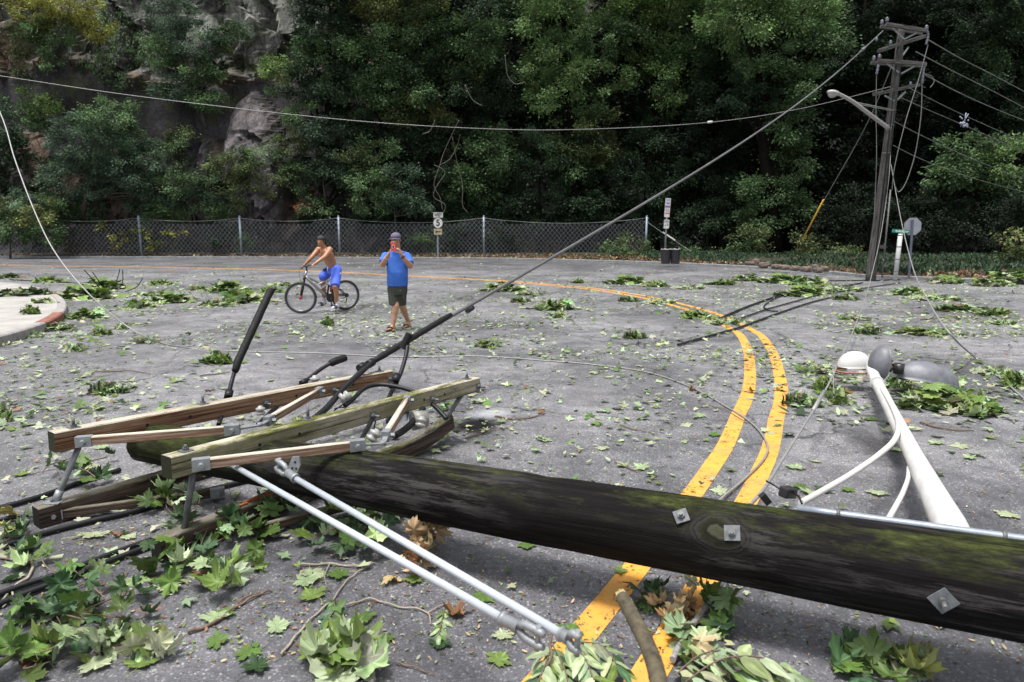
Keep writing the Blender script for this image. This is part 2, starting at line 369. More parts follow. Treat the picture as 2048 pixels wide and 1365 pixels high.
# ================================================================== SETTING
def tri_sheet(name, poly, z, mat, kind='structure', parent=None, cell=None):
    bm = bmesh.new(); vs = [bm.verts.new((p[0], p[1], z)) for p in poly]; f = bm.faces.new(vs)
    bmesh.ops.triangulate(bm, faces=[f]); 
    for f in bm.faces:
        if f.normal.z < 0: f.normal_flip()
    me = bpy.data.meshes.new(name); bm.to_mesh(me); bm.free()
    o = link(name, me, parent, None, [mat]); 
    if kind: o['kind'] = kind
    return o
SOIL = plain('dark_soil', (0.035, 0.028, 0.020), 0.95, 0, 0.5, 2.5, 0.4)
def vergemat():
    m, t, b = nodes('verge_ground'); n = noisetex(t, 0.8, 8, 0.75); n2 = noisetex(t, 14, 5, 0.8)
    c = ramp(t, n.outputs[0], [(0.35, (0.028, 0.020, 0.014)), (0.5, (0.024, 0.023, 0.011)), (0.65, (0.028, 0.034, 0.012))])
    c2 = ramp(t, n2.outputs[0], [(0.3, (0.4, 0.4, 0.4)), (0.7, (1.6, 1.6, 1.5))])
    t.links.new(mix(t, 1.0, c.outputs[0], c2.outputs[0], 'MULTIPLY'), b.inputs['Base Color']); b.inputs['Roughness'].default_value = 0.95
    bump(t, b, n2.outputs[0], 0.8, 0.05); return m
VERGE = vergemat()
CONC = plain('kerb_concrete', (0.26, 0.25, 0.245), 0.85, 0, 0.3, 7, 0.4)
GRANITE = plain('far_kerb_stone', (0.20, 0.205, 0.21), 0.85, 0, 0.4, 5, 0.4)
def pavemat():
    m, t, b = nodes('sidewalk_concrete'); n = noisetex(t, 1.3, 8, 0.7); n2 = noisetex(t, 60, 4, 0.8)
    c = ramp(t, n.outputs[0], [(0.35, (0.24, 0.232, 0.22)), (0.65, (0.38, 0.37, 0.355))]); c2 = ramp(t, n2.outputs[0], [(0.3, (0.8, 0.8, 0.8)), (0.7, (1.15, 1.15, 1.15))])
    t.links.new(mix(t, 1.0, c.outputs[0], c2.outputs[0], 'MULTIPLY'), b.inputs['Base Color']); b.inputs['Roughness'].default_value = 0.9; return m
PAVE = pavemat()

big = MB(); big.add([(-400, -200, -0.06), (400, -200, -0.06), (400, 500, -0.06), (-400, 500, -0.06)], [(0, 1, 2, 3)])
o = big.build('ground', SOIL); o['kind'] = 'structure'

kerb_px = [(-900, 513.5), (0, 516), (400, 517.5), (860, 519), (1050, 521), (1200, 525), (1330, 529), (1450, 535), (1560, 541), (1660, 549), (1740, 557), (1850, 561), (1950, 565), (2048, 568), (2300, 576), (2900, 590)]
kerb = spline([G(*p) for p in kerb_px], 8)
road_poly = [(p.x, p.y) for p in kerb] + [(90, kerb[-1].y), (90, -30), (-150, -30), (-150, kerb[0].y)]
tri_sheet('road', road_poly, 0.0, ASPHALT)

def ribbon_walls(mb, line, wd, h, mi=0, n_off=1):
    """a kerb: box section swept along a ground line, laid on the left-hand side of travel"""
    P = [Vector((p[0], p[1], 0)) for p in line]; vs = []; fs = []
    for i, p in enumerate(P):
        t = (P[min(i + 1, len(P) - 1)] - P[max(i - 1, 0)]).normalized(); nrm = Vector((-t.y, t.x, 0)) * n_off
        q = p + nrm * wd
        vs += [(p.x, p.y, -0.04), (p.x, p.y, h - 0.02), (p.x + nrm.x * 0.02, p.y + nrm.y * 0.02, h), (q.x, q.y, h), (q.x, q.y, -0.04)]
    for i in range(len(P) - 1):
        for k in range(4):
            a0 = i * 5 + k; fs.append((a0, a0 + 5, a0 + 6, a0 + 1))
    mb.add(vs, fs, mi); return mb
kb = MB(); ribbon_walls(kb, kerb, 0.22, 0.13); o = kb.build('kerb', GRANITE); o['kind'] = 'structure'

# verge behind the kerb: a gently uneven sheet
def inner(line, wd):
    out = []
    for i, p in enumerate(line):
        t = (line[min(i + 1, len(line) - 1)] - line[max(i - 1, 0)]).normalized(); out.append(Vector((p.x - t.y * wd, p.y + t.x * wd, 0)))
    return out
kin = inner(kerb, 0.215)
nu, nv = len(kin), 26
V = np.zeros((nu, nv, 3)); 
for i, p in enumerate(kin):
    for j in range(nv):
        s_ = (j / (nv - 1)) ** 1.8; y = p.y + (75 - p.y) * s_
        d = y - p.y
        z = 0.125 + min(d, 6) * 0.03 + 0.10 * mnoise.noise(Vector((p.x * 0.3, y * 0.3, 0))) * min(1, d / 1.5)
        V[i, j] = (p.x, y, z)
ii, jj = np.meshgrid(np.arange(nu - 1), np.arange(nv - 1), indexing='ij'); q = ii * nv + jj
idx = np.stack([q, q + nv, q + nv + 1, q + 1], -1).reshape(-1, 4)
o = npmesh('verge', V.reshape(-1, 3), 4, idx, VERGE, smooth=True, own=False); o['kind'] = 'structure'

# yellow centre lines
A_px = [(-400, 528.6), (0, 531.5), (300, 535), (560, 541), (700, 547), (860, 555.5), (1000, 563), (1100, 571.5), (1170, 578), (1240, 588.5), (1290, 597.5), (1340, 610), (1400, 628), (1436, 644)]
A_g = [(3.90, 12.0), (3.80, 11.2), (3.42, 9.75), (2.985, 8.40), (2.66, 7.48), (2.36, 6.74), (2.13, 6.24), (1.925, 5.76), (1.695, 5.25), (1.505, 4.88), (1.34, 4.56), (1.2, 4.30), (0.655, 3.31), (0.36, 2.79), (0.0, 2.18), (-0.5, 1.35)]
lineA = [G(*p) for p in A_px] + [Vector((x, y, 0)) for x, y in A_g]
lineA = spline(lineA, 8)
def strip(mb, line, off, wd, z):
    vs = []; fs = []
    for i, p in enumerate(line):
        t = (line[min(i + 1, len(line) - 1)] - line[max(i - 1, 0)]); t.z = 0; t.normalize(); nrm = Vector((-t.y, t.x, 0))
        vs += [(p + nrm * (off - wd / 2)).to_tuple()[:2] + (z,), (p + nrm * (off + wd / 2)).to_tuple()[:2] + (z,)]
    for i in range(len(line) - 1): fs.append((2 * i, 2 * i + 2, 2 * i + 3, 2 * i + 1))
    mb.add(vs, fs)
pm = MB(); strip(pm, lineA, 0.0, 0.135, 0.004); strip(pm, lineA, 0.335, 0.135, 0.004)
o = pm.build('road_marking', PAINT); o['kind'] = 'structure'

# sidewalk corner on the left
isl_px = [(-500, 540), (-200, 553), (0, 564), (60, 571), (100, 582), (124, 594), (133, 607), (128, 622), (108, 637), (70, 652), (0, 672), (-120, 700), (-400, 775)]
isl = spline([G(p[0], p[1], 0.16) for p in isl_px], 6)
kb = MB(); ribbon_walls(kb, isl, 0.16, 0.16, n_off=-1); o = kb.build('sidewalk_kerb', CONC); o['kind'] = 'structure'
def off_line(line, wd):
    out = []
    for i, p in enumerate(line):
        t = (line[min(i + 1, len(line) - 1)] - line[max(i - 1, 0)]).normalized(); out.append((p.x + t.y * wd, p.y - t.x * wd))
    return out
tri_sheet('sidewalk', off_line(isl, 0.165) + [(-40, 6), (-40, 22)], 0.155, PAVE)
# red painted length of kerb
seg = [p for p in isl if True]
i0 = min(range(len(isl)), key=lambda i: (isl[i] - G(126, 624, 0.16)).length); i1 = min(range(len(isl)), key=lambda i: (isl[i] - G(98, 641, 0.16)).length)
rk = MB(); ln = isl[i0:i1 + 2]
vs = []; fs = []
for i, p in enumerate(ln):
    t = (ln[min(i + 1, len(ln) - 1)] - ln[max(i - 1, 0)]).normalized(); n_ = Vector((t.y, -t.x, 0))
    for q, z in ((p - n_ * 0.004, 0.02), (p - n_ * 0.004, 0.142), (p + n_ * 0.018, 0.164), (p + n_ * 0.17, 0.164)): vs.append((q.x, q.y, z))
for i in range(len(ln) - 1):
    for k in range(3): fs.append((i * 4 + k, i * 4 + k + 4, i * 4 + k + 5, i * 4 + k + 1))
rk.add(vs, fs); o = rk.build('kerb_red_paint', plain('faded_red_paint', (0.22, 0.09, 0.065), 0.8, 0, 0.4, 9)); o['kind'] = 'structure'

# faded red survey blot on the asphalt and the scorched patch by the broken crossarm
def blot(name, c, rx, ry, col, rot=0, z=0.004, al=0.75, emul=1.0):
    m, t, b = nodes(name); n = noisetex(t, 7, 7, 0.75)
    tc = t.nodes.new('ShaderNodeTexCoord'); mp = t.nodes.new('ShaderNodeMapping'); mp.inputs['Scale'].default_value = (1 / rx, 1 / ry, 1)
    t.links.new(tc.outputs['Object'], mp.inputs[0]); ln_ = N(t, 'ShaderNodeVectorMath', operation='LENGTH'); t.links.new(mp.outputs[0], ln_.inputs[0])
    ad = N(t, 'ShaderNodeMath', operation='MULTIPLY_ADD'); t.links.new(n.outputs[0], ad.inputs[0]); ad.inputs[1].default_value = 0.9 * emul; t.links.new(ln_.outputs['Value'], ad.inputs[2])
    r = ramp(t, ad.outputs[0], [(0.0, (al,) * 3), (0.95, (al,) * 3), (1.0, (0, 0, 0))])
    sc = N(t, 'ShaderNodeMath', operation='MULTIPLY'); sc.inputs[1].default_value = 0.8; t.links.new(ad.outputs[0], sc.inputs[0]); t.links.new(sc.outputs[0], r.inputs[0])
    r.color_ramp.elements[1].position = 0.55; r.color_ramp.elements[2].position = 1.0
    t.links.new(r.outputs[0], b.inputs['Alpha']); b.inputs['Base Color'].default_value = (*col, 1); b.inputs['Roughness'].default_value = 0.9; b.inputs['Specular IOR Level'].default_value = 0.15
    mb = MB(); k = 24; mb.add([(0, 0, 0)] + [(rx * 1.05 * math.cos(2 * math.pi * i / k), ry * 1.05 * math.sin(2 * math.pi * i / k), 0) for i in range(k)], [(0, 1 + i, 1 + (i + 1) % k) for i in range(k)])
    o = mb.build(name, m, frame=Matrix.Translation((c.x, c.y, z)) @ Matrix.Rotation(rot, 4, 'Z')); o['kind'] = 'structure'
blot('red_road_mark', G(300, 1220), 0.085, 0.055, (0.30, 0.16, 0.15))
blot('scorch_mark', G(950, 853), 0.34, 0.36, (0.006, 0.006, 0.007), z=0.0055, al=1.0)
blot('ash_patch', G(985, 828), 0.35, 0.30, (0.42, 0.43, 0.46), z=0.004, al=0.6)
blot('painted_arm_shadow', G(1770, 900), 0.35, 0.9, (0.03, 0.03, 0.034), z=0.004, al=0.55)  # shadow beside the fallen lamp arm, painted as a dark patch on the road

# ================================================================== FALLEN UTILITY POLE
PT = W(288, 884, 4.5); PR = W(2048, 1184, 2.5); PD = (PR - PT).normalized(); PLEN = (PR - PT).length
PFR = axis_frame(PT, PR)
def pole_R(x): return float(np.interp(x / PLEN, [0, .25, .455, .735, 1, 1.5], [.127, .143, .160, .169, .182, .20]))
fp = empty('fallen_utility_pole', (PR.x, PR.y, 0), 'mossy dark wooden utility pole lying across the yellow lines, with crossarms at its broken top', 'utility pole')
def fallen_shaft():
    n = 150; seg = 40; L = PLEN + 3.0; V = []; 
    for i in range(n + 1):
        x = L * i / n; r = pole_R(x)
        bul = 1.0
        for k in range(seg):
            an = 2 * math.pi * k / seg
            c, s_ = math.cos(an), math.sin(an)
            # long checks (drying cracks) and gentle lumps
            d = 0.004 * mnoise.noise(Vector((x * 0.9, c * 2.2, s_ * 2.2))) + 0.0028 * mnoise.noise(Vector((x * 2.0, c * 9, s_ * 9)))
            cr = mnoise.noise(Vector((x * 0.35, an * 3.0, 5.0))); d -= 0.010 * max(0, 1 - abs(cr) * 14)
            kx = math.exp(-((x - KNOTX) / 0.11) ** 2) * max(0, math.cos(an - KNOTA)) ** 6 * 0.014
            V.append((x, (r + d + kx) * c, (r + d + kx) * s_))
    mb = MB(); fs = []
    for i in range(n):
        for k in range(seg): k2 = (k + 1) % seg; fs.append((i * seg + k, i * seg + k2, (i + 1) * seg + k2, (i + 1) * seg + k))
    mb.add(V, fs, 0, True)
    # rough sawn tip
    tip = len(mb.v)
    for k in range(seg): mb.v.append((V[k][0] - 0.004 - 0.01 * random.random(), V[k][1] * 0.86, V[k][2] * 0.86))
    mb.v.append((-0.012, 0, 0))
    for k in range(seg):
        k2 = (k + 1) % seg; mb.f.append((k, tip + k, tip + k2, k2)); mb.m.append(0); mb.sm.append(False)
        mb.f.append((tip + k, tip + seg, tip + k2)); mb.m.append(0); mb.sm.append(False)
    return mb.build('pole_shaft', [POLE_WOOD], fp, PFR)
def on_pole(px, py):
    """the point of the shaft's surface seen at a pixel, with its outward normal and station"""
    o_ = Vector((0, 0, CAMH)); d = ray(px, py).normalized(); inv = PFR.inverted(); o2 = inv @ o_; d2 = (inv.to_3x3() @ d)
    r = 0.15
    for _ in range(6):
        a_ = d2.y ** 2 + d2.z ** 2; b_ = 2 * (o2.y * d2.y + o2.z * d2.z); c_ = o2.y ** 2 + o2.z ** 2 - r * r
        dd = max(0, b_ * b_ - 4 * a_ * c_); t_ = (-b_ - math.sqrt(dd)) / (2 * a_); p = o2 + d2 * t_; r = pole_R(p.x)
    nrm = Vector((0, p.y, p.z)).normalized(); return p, nrm
kp, kn = on_pole(1455, 1068); KNOTX = kp.x; KNOTA = math.atan2(kn.z, kn.y)
shaft = fallen_shaft()
PLATE = plain('dull_zinc_plate', (0.13, 0.14, 0.15), 0.8, 0.0, 0.35, 30, 0.2, spec=0.2)
# square washers with bolts
for px, py, sz, tw, ln_, mt in ((1363, 1034, 0.058, 0.5, 0.012, PLATE), (1465, 1068, 0.062, 0.15, 0.008, PLATE), (1886, 1200, 0.072, 0.78, 0.04, PLATE)):
    p, nrm = on_pole(px, py); fr = PFR @ Matrix.Translation(p + nrm * (0.012 if px == 1465 else 0.004))
    zax = nrm; xax = Vector((1, 0, 0)); xax = (xax - zax * xax.dot(zax)).normalized(); yax = zax.cross(xax)
    m3 = Matrix((xax, yax, zax)).transposed().to_4x4() @ Matrix.Rotation(tw, 4, 'Z'); fr = fr @ m3
    mb = MB(); mb.box((0, 0, 0.003), (sz, sz, 0.005)); wsh = mb.build('bolt_plate', mt, fp, fr)
    mb = MB(); k = 6
    mb.tube([(0, 0, 0.006), (0, 0, 0.02)], 0.016, 6, smooth=False); mb.tube([(0, 0, 0.02), (0, 0, 0.02 + ln_)], 0.009, 10)
    mb.build('bolt', GALV_DULL, wsh, fr)
# knot in the wood beside the middle plate: rings around a pale heart, in the pole's own material
def add_knot(m, k):
    t = m.node_tree; bs = t.nodes['Principled BSDF']; src = bs.inputs['Base Color'].links[0].from_socket
    tc = t.nodes.new('ShaderNodeTexCoord'); wn = noisetex(t, 9, 5, 0.65); v = N(t, 'ShaderNodeVectorMath', operation='MULTIPLY_ADD'); t.links.new(wn.outputs['Color'], v.inputs[0]); v.inputs[1].default_value = (0.11, 0.075, 0.075); t.links.new(tc.outputs['Object'], v.inputs[2])
    s_ = N(t, 'ShaderNodeVectorMath', operation='SUBTRACT'); t.links.new(v.outputs[0], s_.inputs[0]); s_.inputs[1].default_value = (k[0] + 0.055, k[1] + 0.0375, k[2] + 0.0375)
    mp = N(t, 'ShaderNodeVectorMath', operation='MULTIPLY'); t.links.new(s_.outputs[0], mp.inputs[0]); mp.inputs[1].default_value = (0.62, 1, 1); ln = N(t, 'ShaderNodeVectorMath', operation='LENGTH'); t.links.new(mp.outputs[0], ln.inputs[0])
    dk = (0.004, 0.004, 0.003); gr = (0.034, 0.031, 0.031); r = ramp(t, ln.outputs['Value'], [(0.0, (0.03, 0.032, 0.02)), (0.022, (0.055, 0.056, 0.036)), (0.028, dk), (0.048, (0.014, 0.015, 0.007)), (0.060, gr), (0.066, dk), (0.074, gr), (0.081, dk), (0.090, gr), (0.10, dk)])
    mk = ramp(t, ln.outputs['Value'], [(0.0, (.9, .9, .9)), (0.055, (.85, .85, .85)), (0.105, (0, 0, 0))]); t.links.new(mix(t, mk.outputs[0], src, r.outputs[0]), bs.inputs['Base Color'])
p, nrm = on_pole(1436, 1066); add_knot(POLE_WOOD, p)
# grey conduit along the back of the pole, with clips
def pole_back(px, py):  # station of a pixel column, on the upper far side
    p, nrm = on_pole(px, py); return p.x
xc0 = pole_back(1600, 1060) - 0.02
an = R(56)   # angle above the horizontal, on the far side
def conduit_pt(x, extra=0.009):
    r = pole_R(x) + extra; far = 1 if (PFR.to_3x3() @ Vector((0, 1, 0))).y > 0 else -1
    return PFR @ Vector((x, far * r * math.cos(an), r * math.sin(an)))
mb = MB(); mb.tube([conduit_pt(xc0 + (PLEN + 2.8 - xc0) * i / 30) for i in range(31)], 0.018, 12); mb.build('conduit', plain('blue_grey_conduit', (0.22, 0.25, 0.30), 0.4, 0.2, 0.2, 20), fp)
for xx in (xc0 + 0.15, xc0 + 0.72, xc0 + 1.3):
    mb = MB(); a0 = conduit_pt(xx); a1 = conduit_pt(xx + 0.014); mb.tube([a0, a1], 0.023, 12); mb.build('conduit_clip', GALV_DULL, fp)

# --- crossarms
def arm(p0, p1, wd, ht, mat, name='crossarm', bend=None, jag=0.0, label=None):
    p0 = Vector(p0); p1 = Vector(p1); fr = axis_frame(p0, p1); L = (p1 - p0).length; n = 28; vs = []; fs = []
    b = 0.006; prof = [(-wd / 2 + b, -ht / 2), (wd / 2 - b, -ht / 2), (wd / 2, -ht / 2 + b), (wd / 2, ht / 2 - b), (wd / 2 - b, ht / 2), (-wd / 2 + b, ht / 2), (-wd / 2, ht / 2 - b), (-wd / 2, -ht / 2 + b)]
    for i in range(n + 1):
        x = L * i / n; zb = bend(i / n) if bend else 0
        for y, z in prof:
            nz = 0.0022 * mnoise.noise(Vector((x * 3 + p0.x, y * 30, z * 30)))
            xx = x + (jag * random.uniform(-1, 0.3) if i == n and jag else 0)
            vs.append((xx, y * (1 + nz * 8) + nz, z + nz + zb))
    for i in range(n):
        for k in range(8): k2 = (k + 1) % 8; fs.append((i * 8 + k, (i + 1) * 8 + k, (i + 1) * 8 + k2, i * 8 + k2))
    fs.append(tuple(range(8))); fs.append(tuple(n * 8 + k for k in reversed(range(8))))
    mb = MB(); mb.add(vs, fs); o = mb.build(name, mat, fp, fr)
    if label: o['label'] = label
    return o, fr, L
AW, AH = 0.095, 0.118
a1, a1f, a1L = arm(W(103, 884, 4.0), W(779, 753, 6.15), AW, AH, ARM_WOOD, label='brown weathered crossarm, upper of the far pair')
a2, a2f, a2L = arm(W(333, 935, 3.52), W(951, 768, 5.75), AW, AH, ARM_MOSSY, label='green mossy crossarm lying on top of the pole')
b1p = G(72, 1035, 0.062); dv = (a1f.to_3x3() @ Vector((1, 0, 0))); dv.z = 0; dv.normalize()
b1, b1f, b1L = arm(b1p, b1p + dv * 1.75, AW, AH, ARM_DARK, label='dark wet crossarm lying on the road')
b2p = G(312, 1100, 0.064); b2e = G(900, 866, 0.07)
b2, b2f, b2L = arm(b2p, b2e, AW, AH, ARM_DARK, bend=lambda t: 0.10 * max(0, (t - 0.72) / 0.28) ** 2, jag=0.05, label='cracked mossy crossarm crushed under the pole')
# splintered strip on the crushed arm
mb = MB()
for i in range(7):
    x0 = random.uniform(0.35, 0.75); y = random.uniform(-0.03, 0.03); mb.beam((x0, y, 0.062 + 0.004 * i % 0.01), (x0 + random.uniform(0.15, 0.4), y + random.uniform(-0.01, 0.01), 0.066 + random.uniform(0, 0.02)), 0.010, 0.010)
mb.build('splinter', plain('fresh_split_wood', (0.34, 0.10, 0.035), 0.7, 0, 0.5, 20), b2, b2f)
# bolt holes, side bolts and top bolts on the arms
HOLE = plain('bolt_hole', (0.006, 0.005, 0.005), 0.9, 0, 0.1)
cam_side = lambda fr: 1 if ((fr.inverted() @ Vector((0, 0, CAMH))).y > 0) else -1
def side_bolt(a_, fr, x, z=0.0, ln_=0.05):
    s_ = cam_side(fr); y = s_ * AW / 2; mb = MB()
    mb.box((x, y + s_ * 0.003, z), (0.055, 0.005, 0.055)); mb.tube([(x, y + s_ * 0.005, z), (x, y + s_ * 0.02, z)], 0.017, 6, smooth=False)
    mb.tube([(x, y + s_ * 0.02, z), (x, y + s_ * (0.02 + ln_), z)], 0.009, 8); mb.build('side_bolt', GALV_DULL, a_, fr)
def top_bolt(a_, fr, x, y=0.0, h=0.055):
    mb = MB(); z = AH / 2; mb.box((x, y, z + 0.003), (0.06, 0.06, 0.005)); mb.tube([(x, y, z + 0.005), (x, y, z + 0.02)], 0.017, 6, smooth=False)
    mb.tube([(x, y, z + 0.02), (x, y, z + h)], 0.009, 8); mb.build('top_bolt', GALV_DULL, a_, fr)
def hole(a_, fr, x, z=0.0, r=0.011):
    s_ = cam_side(fr); y = s_ * (AW / 2 + 0.0012); mb = MB(); k = 12
    vs = [(x + r * math.cos(2 * math.pi * i / k), y, z + r * math.sin(2 * math.pi * i / k)) for i in range(k)]; mb.add(vs, [tuple(range(k))]); mb.build('bolt_hole', HOLE, a_, fr)
def sta(fr, px, L):  # station along an arm seen at pixel column px
    best = min((abs((CX + F * (q.x / q_depth)) - px), x) for x in np.linspace(0, L, 200) for q in [fr @ Vector((float(x), 0, 0))] for q_depth in [(q - Vector((0, 0, CAMH))).dot(_f)])
    return float(best[1])
for px in (525, 660, 772): side_bolt(a1, a1f, sta(a1f, px, a1L), -0.01)
for px in (735, 855, 948): side_bolt(a2, a2f, sta(a2f, px, a2L), -0.01)
for px in (406, 150): top_bolt(a1, a1f, sta(a1f, px, a1L), h=0.06)
for px in (618, 372): top_bolt(a2, a2f, sta(a2f, px, a2L), h=0.085 if px > 600 else 0.035)
top_bolt(a1, a1f, a1L - 0.12, h=0.05); top_bolt(a2, a2f, a2L - 0.12, h=0.05)
for px in (288, 374, 585, 700): hole(a1, a1f, sta(a1f, px, a1L))
for px in (510, 590, 838, 880): hole(a2, a2f, sta(a2f, px, a2L))
top_bolt(b1, b1f, sta(b1f, 110, b1L), h=0.02)
# --- spacer rods between the upper and lower arms
def rod(p0, p1, r=0.017, name='spacer_rod', mat=GALV, foot=False):
    mb = MB(); mb.tube([p0, Vector(p0).lerp(Vector(p1), 0.5), p1], [r, r, r], 10)
    if foot: q = Vector(p1); mb.box(q + Vector((0, 0, 0.003)), (0.085, 0.085, 0.006)); mb.tube([q, q + (Vector(p0) - q).normalized() * 0.07], r * 1.35, 10)
    return mb.build(name, mat, fp)
rod(a1f @ Vector((sta(a1f, 160, a1L), 0, -AH / 2 + 0.01)), b1f @ Vector((sta(b1f, 112, b1L), 0, AH / 2)), foot=True)
rod(a2f @ Vector((sta(a2f, 386, a2L), 0, -AH / 2 + 0.01)), b2f @ Vector((sta(b2f, 370, b2L), 0.0, AH / 2)), mat=GALV_DULL)
rod(a2f @ Vector((sta(a2f, 925, a2L), 0, -AH / 2 + 0.01)), b2f @ Vector((sta(b2f, 880, b2L), 0, AH / 2 + 0.02)), r=0.02, mat=GALV_DULL)
# --- braces
def brace(p0, p1, wd=0.038, ht=0.052, mat=BRACE_WOOD, ends=True, label=None):
    p0 = Vector(p0); p1 = Vector(p1); fr = axis_frame(p0, p1); L = (p1 - p0).length; mb = MB()
    mb.box((L / 2, 0, 0), (L, wd, ht)); o = mb.build('brace', mat, fp, fr)
    bv = o.modifiers.new('bevel', 'BEVEL'); bv.width = 0.004; bv.segments = 1
    if label: o['label'] = label
    if ends:
        for x in (0.015, L - 0.015):
            m2 = MB(); m2.box((x, 0, 0), (0.085, wd + 0.008, ht + 0.008)); s_ = cam_side(fr)
            m2.tube([(x, s_ * wd / 2, 0), (x, s_ * (wd / 2 + 0.03), 0)], 0.014, 6, smooth=False); m2.build('brace_end_plate', GALV, o, fr)
    return o
def strap(pts, wd=0.03, name='brace_strap'):
    mb = MB(); P = [Vector(p) for p in pts]
    for i in range(len(P) - 1): mb.beam(P[i], P[i + 1], wd, 0.010)
    for p in P: mb.tube([p + Vector((0, 0, -0.006)), p + Vector((0, 0, 0.016))], 0.017, 8)
    return mb.build(name, GALV, fp)
v1 = W(520, 851, 4.25); v2 = W(766, 888, 3.86)
brace(W(163, 883, 3.93), W(470, 859, 4.10)); strap([W(466, 860, 4.10), v1, W(542, 838, 4.45)])
brace(W(536, 842, 4.4), W(640, 782, 5.35))
brace(W(396, 929, 3.46), W(720, 890, 3.76)); strap([W(716, 891, 3.76), v2, W(772, 872, 4.0)])
brace(W(772, 872, 4.0), W(815, 800, 4.95))
e1 = b1f @ Vector((0.16, cam_side(b1f) * 0.075, 0)); brace(G(104, 1030, 0.05), G(440, 985, 0.045), mat=ARM_DARK)
brace(G(505, 1062, 0.05), G(700, 1010, 0.05), mat=ARM_DARK, ends=False)
# --- insulators and their ties
def insulator(c, ax=(0, 0, 1), s=1.0, mat=PORC):
    s *= 0.78
    ax = Vector(ax).normalized(); mb = MB(); c = Vector(c)
    prof = [(-0.05, 0.02), (-0.045, 0.045), (-0.02, 0.055), (-0.012, 0.035), (0.0, 0.033), (0.01, 0.05), (0.03, 0.055), (0.04, 0.03), (0.055, 0.026), (0.06, 0.01)]
    mb.tube([c + ax * (h * s) for h, r in prof], [r * s for h, r in prof], 14); return mb.build('insulator', mat, fp)
for px, py, Z, s_, ax in ((478, 797, 5.25, 1.0, (0.3, 0.2, 1)), (630, 762, 5.7, 1.0, (0, 0, 1)), (722, 745, 6.1, 1.0, (-0.3, 0, 1)), (690, 795, 5.3, 1.1, (1, 0.6, 0.4)),
                          (792, 777, 5.6, 1.0, (0, 0.3, 1)), (842, 845, 4.75, 0.9, (0.2, 0.4, 1)), (748, 872, 4.3, 1.0, (0.6, 0.3, 0.8)), (521, 822, 4.9, 0.8, (0, 0, 1))):
    insulator(W(px, py, Z), ax, s_)
mb = MB(); mb.tube([W(825, 842, 4.85), W(852, 838, 4.9)], [0.07, 0.06], 14); mb.build('arrester', plain('grey_arrester', (0.20, 0.20, 0.18), 0.5, 0, 0.3, 20), fp)
mb = MB(); mb.prism([W(770, 835, 4.95), W(818, 828, 4.95), W(815, 842, 4.9), W(772, 848, 4.9)], (0, 1, 0.2), 0.04); mb.build('cover_plate', plain('slate_cover', (0.045, 0.06, 0.085), 0.5, 0, 0.3, 20), fp)
# --- guy bracket on the pole
p, nrm = on_pole(586, 930); fr = PFR
c = PFR @ p; nw = (PFR.to_3x3() @ nrm)
mb = MB(); tri = [W(572, 945, 3.50), W(584, 915, 3.50), W(597, 914, 3.50), W(600, 932, 3.50), W(594, 946, 3.50), W(582, 948, 3.50)]
mb.prism(tri, (0.3, 1, 0), 0.012); 
mb.build('guy_bracket', GALV, fp)
mb = MB()
for px, py in ((590, 925), (584, 937), (592, 938)): q = W(px, py, 3.497); mb.tube([q, q + Vector((0, 0.006, 0))], 0.0055, 8)
mb.build('bracket_hole', HOLE, fp)

# ================================================================== GUY STRAIN RODS
def strain_rod(pts, r, label, fit0, fit1):
    root = empty('guy_strain_rod', (pts[-1].x, pts[-1].y, pts[-1].z), label, 'guy rod', 'white guy strain rods by the fallen pole')
    mb = MB(); mb.tube(pts, r, 14); mb.build('rod', FIBRE, root)
    for (a_, b_, kind) in (fit0, fit1):
        a_ = Vector(a_); b_ = Vector(b_); d = (b_ - a_); mb = MB()
        mb.tube([a_, a_ + d * 0.08, a_ + d * 0.09, a_ + d * 0.42], [r * 1.7, r * 1.7, r * 1.35, r * 1.5], 14)
        if kind == 'clevis':
            side = d.cross(Vector((0, 0, 1))).normalized(); upv = side.cross(d).normalized()
            for s_ in (-1, 1):
                mb.tube([a_ + d * 0.38 + upv * 0.006 * s_, a_ + d * 0.6 + upv * 0.024 * s_, a_ + d * 0.9 + upv * 0.024 * s_, b_ + upv * 0.02 * s_], [r * 0.9, r * 0.95, r * 0.95, r * 0.7], 10)
            mb.tube([a_ + d * 0.86 - upv * 0.042, a_ + d * 0.86 + upv * 0.042], 0.009, 8)
        mb.build('rod_fitting', GALV, root)
    return root
rA0, rA1 = W(592, 958, 3.36), W(1122, 1268, 2.08)
strain_rod([rA0, rA1], 0.0145, 'white fibreglass guy rod on the right, starting at the pole bracket', (rA0, W(552, 928, 3.45), 'clevis'), (rA1, W(1160, 1290, 2.03), 'clevis'))
rB0, rB1 = W(460, 928, 3.62), W(1003, 1236, 2.2)
strain_rod([rB0, rB1], 0.0142, 'white fibreglass guy rod on the left, coming out from below the mossy crossarm', (rB0, W(440, 915, 3.7), 'plain'), (rB1, W(1088, 1284, 2.09), 'clevis'))

# ================================================================== CABLES
def cable(name, pts, r, mat, label, cat, group=None, n=10, seg=8, parts=()):
    P = spline(pts, n); mb = MB()
    if not parts:
        mb.tube(P, r, seg); o = mb.build(name, mat, own=True); tag(o, label, cat, group); return o
    root = empty(name, P[-1], label, cat, group); mb.tube(P, r, seg); mb.build('wire', mat, root)
    for nm, q, rr, m2 in parts:
        mb = MB(); mb.tube(q if (len(q) < 3 or isinstance(rr, list)) else spline(q, 10), rr, 12); mb.build(nm, m2, root)
    return root
def ties(c, d, r, k=4, gap=0.011):
    d = Vector(d).normalized(); out = []; mb = MB()
    return c, d
def sleeve(pts, r):   # list of radii swelling in steps like taped splice
    n = len(pts); return [r * (0.86 + 0.14 * min(1, i / 2)) * (1 + 0.05 * ((i * 7) % 3 - 1)) for i in range(n)]
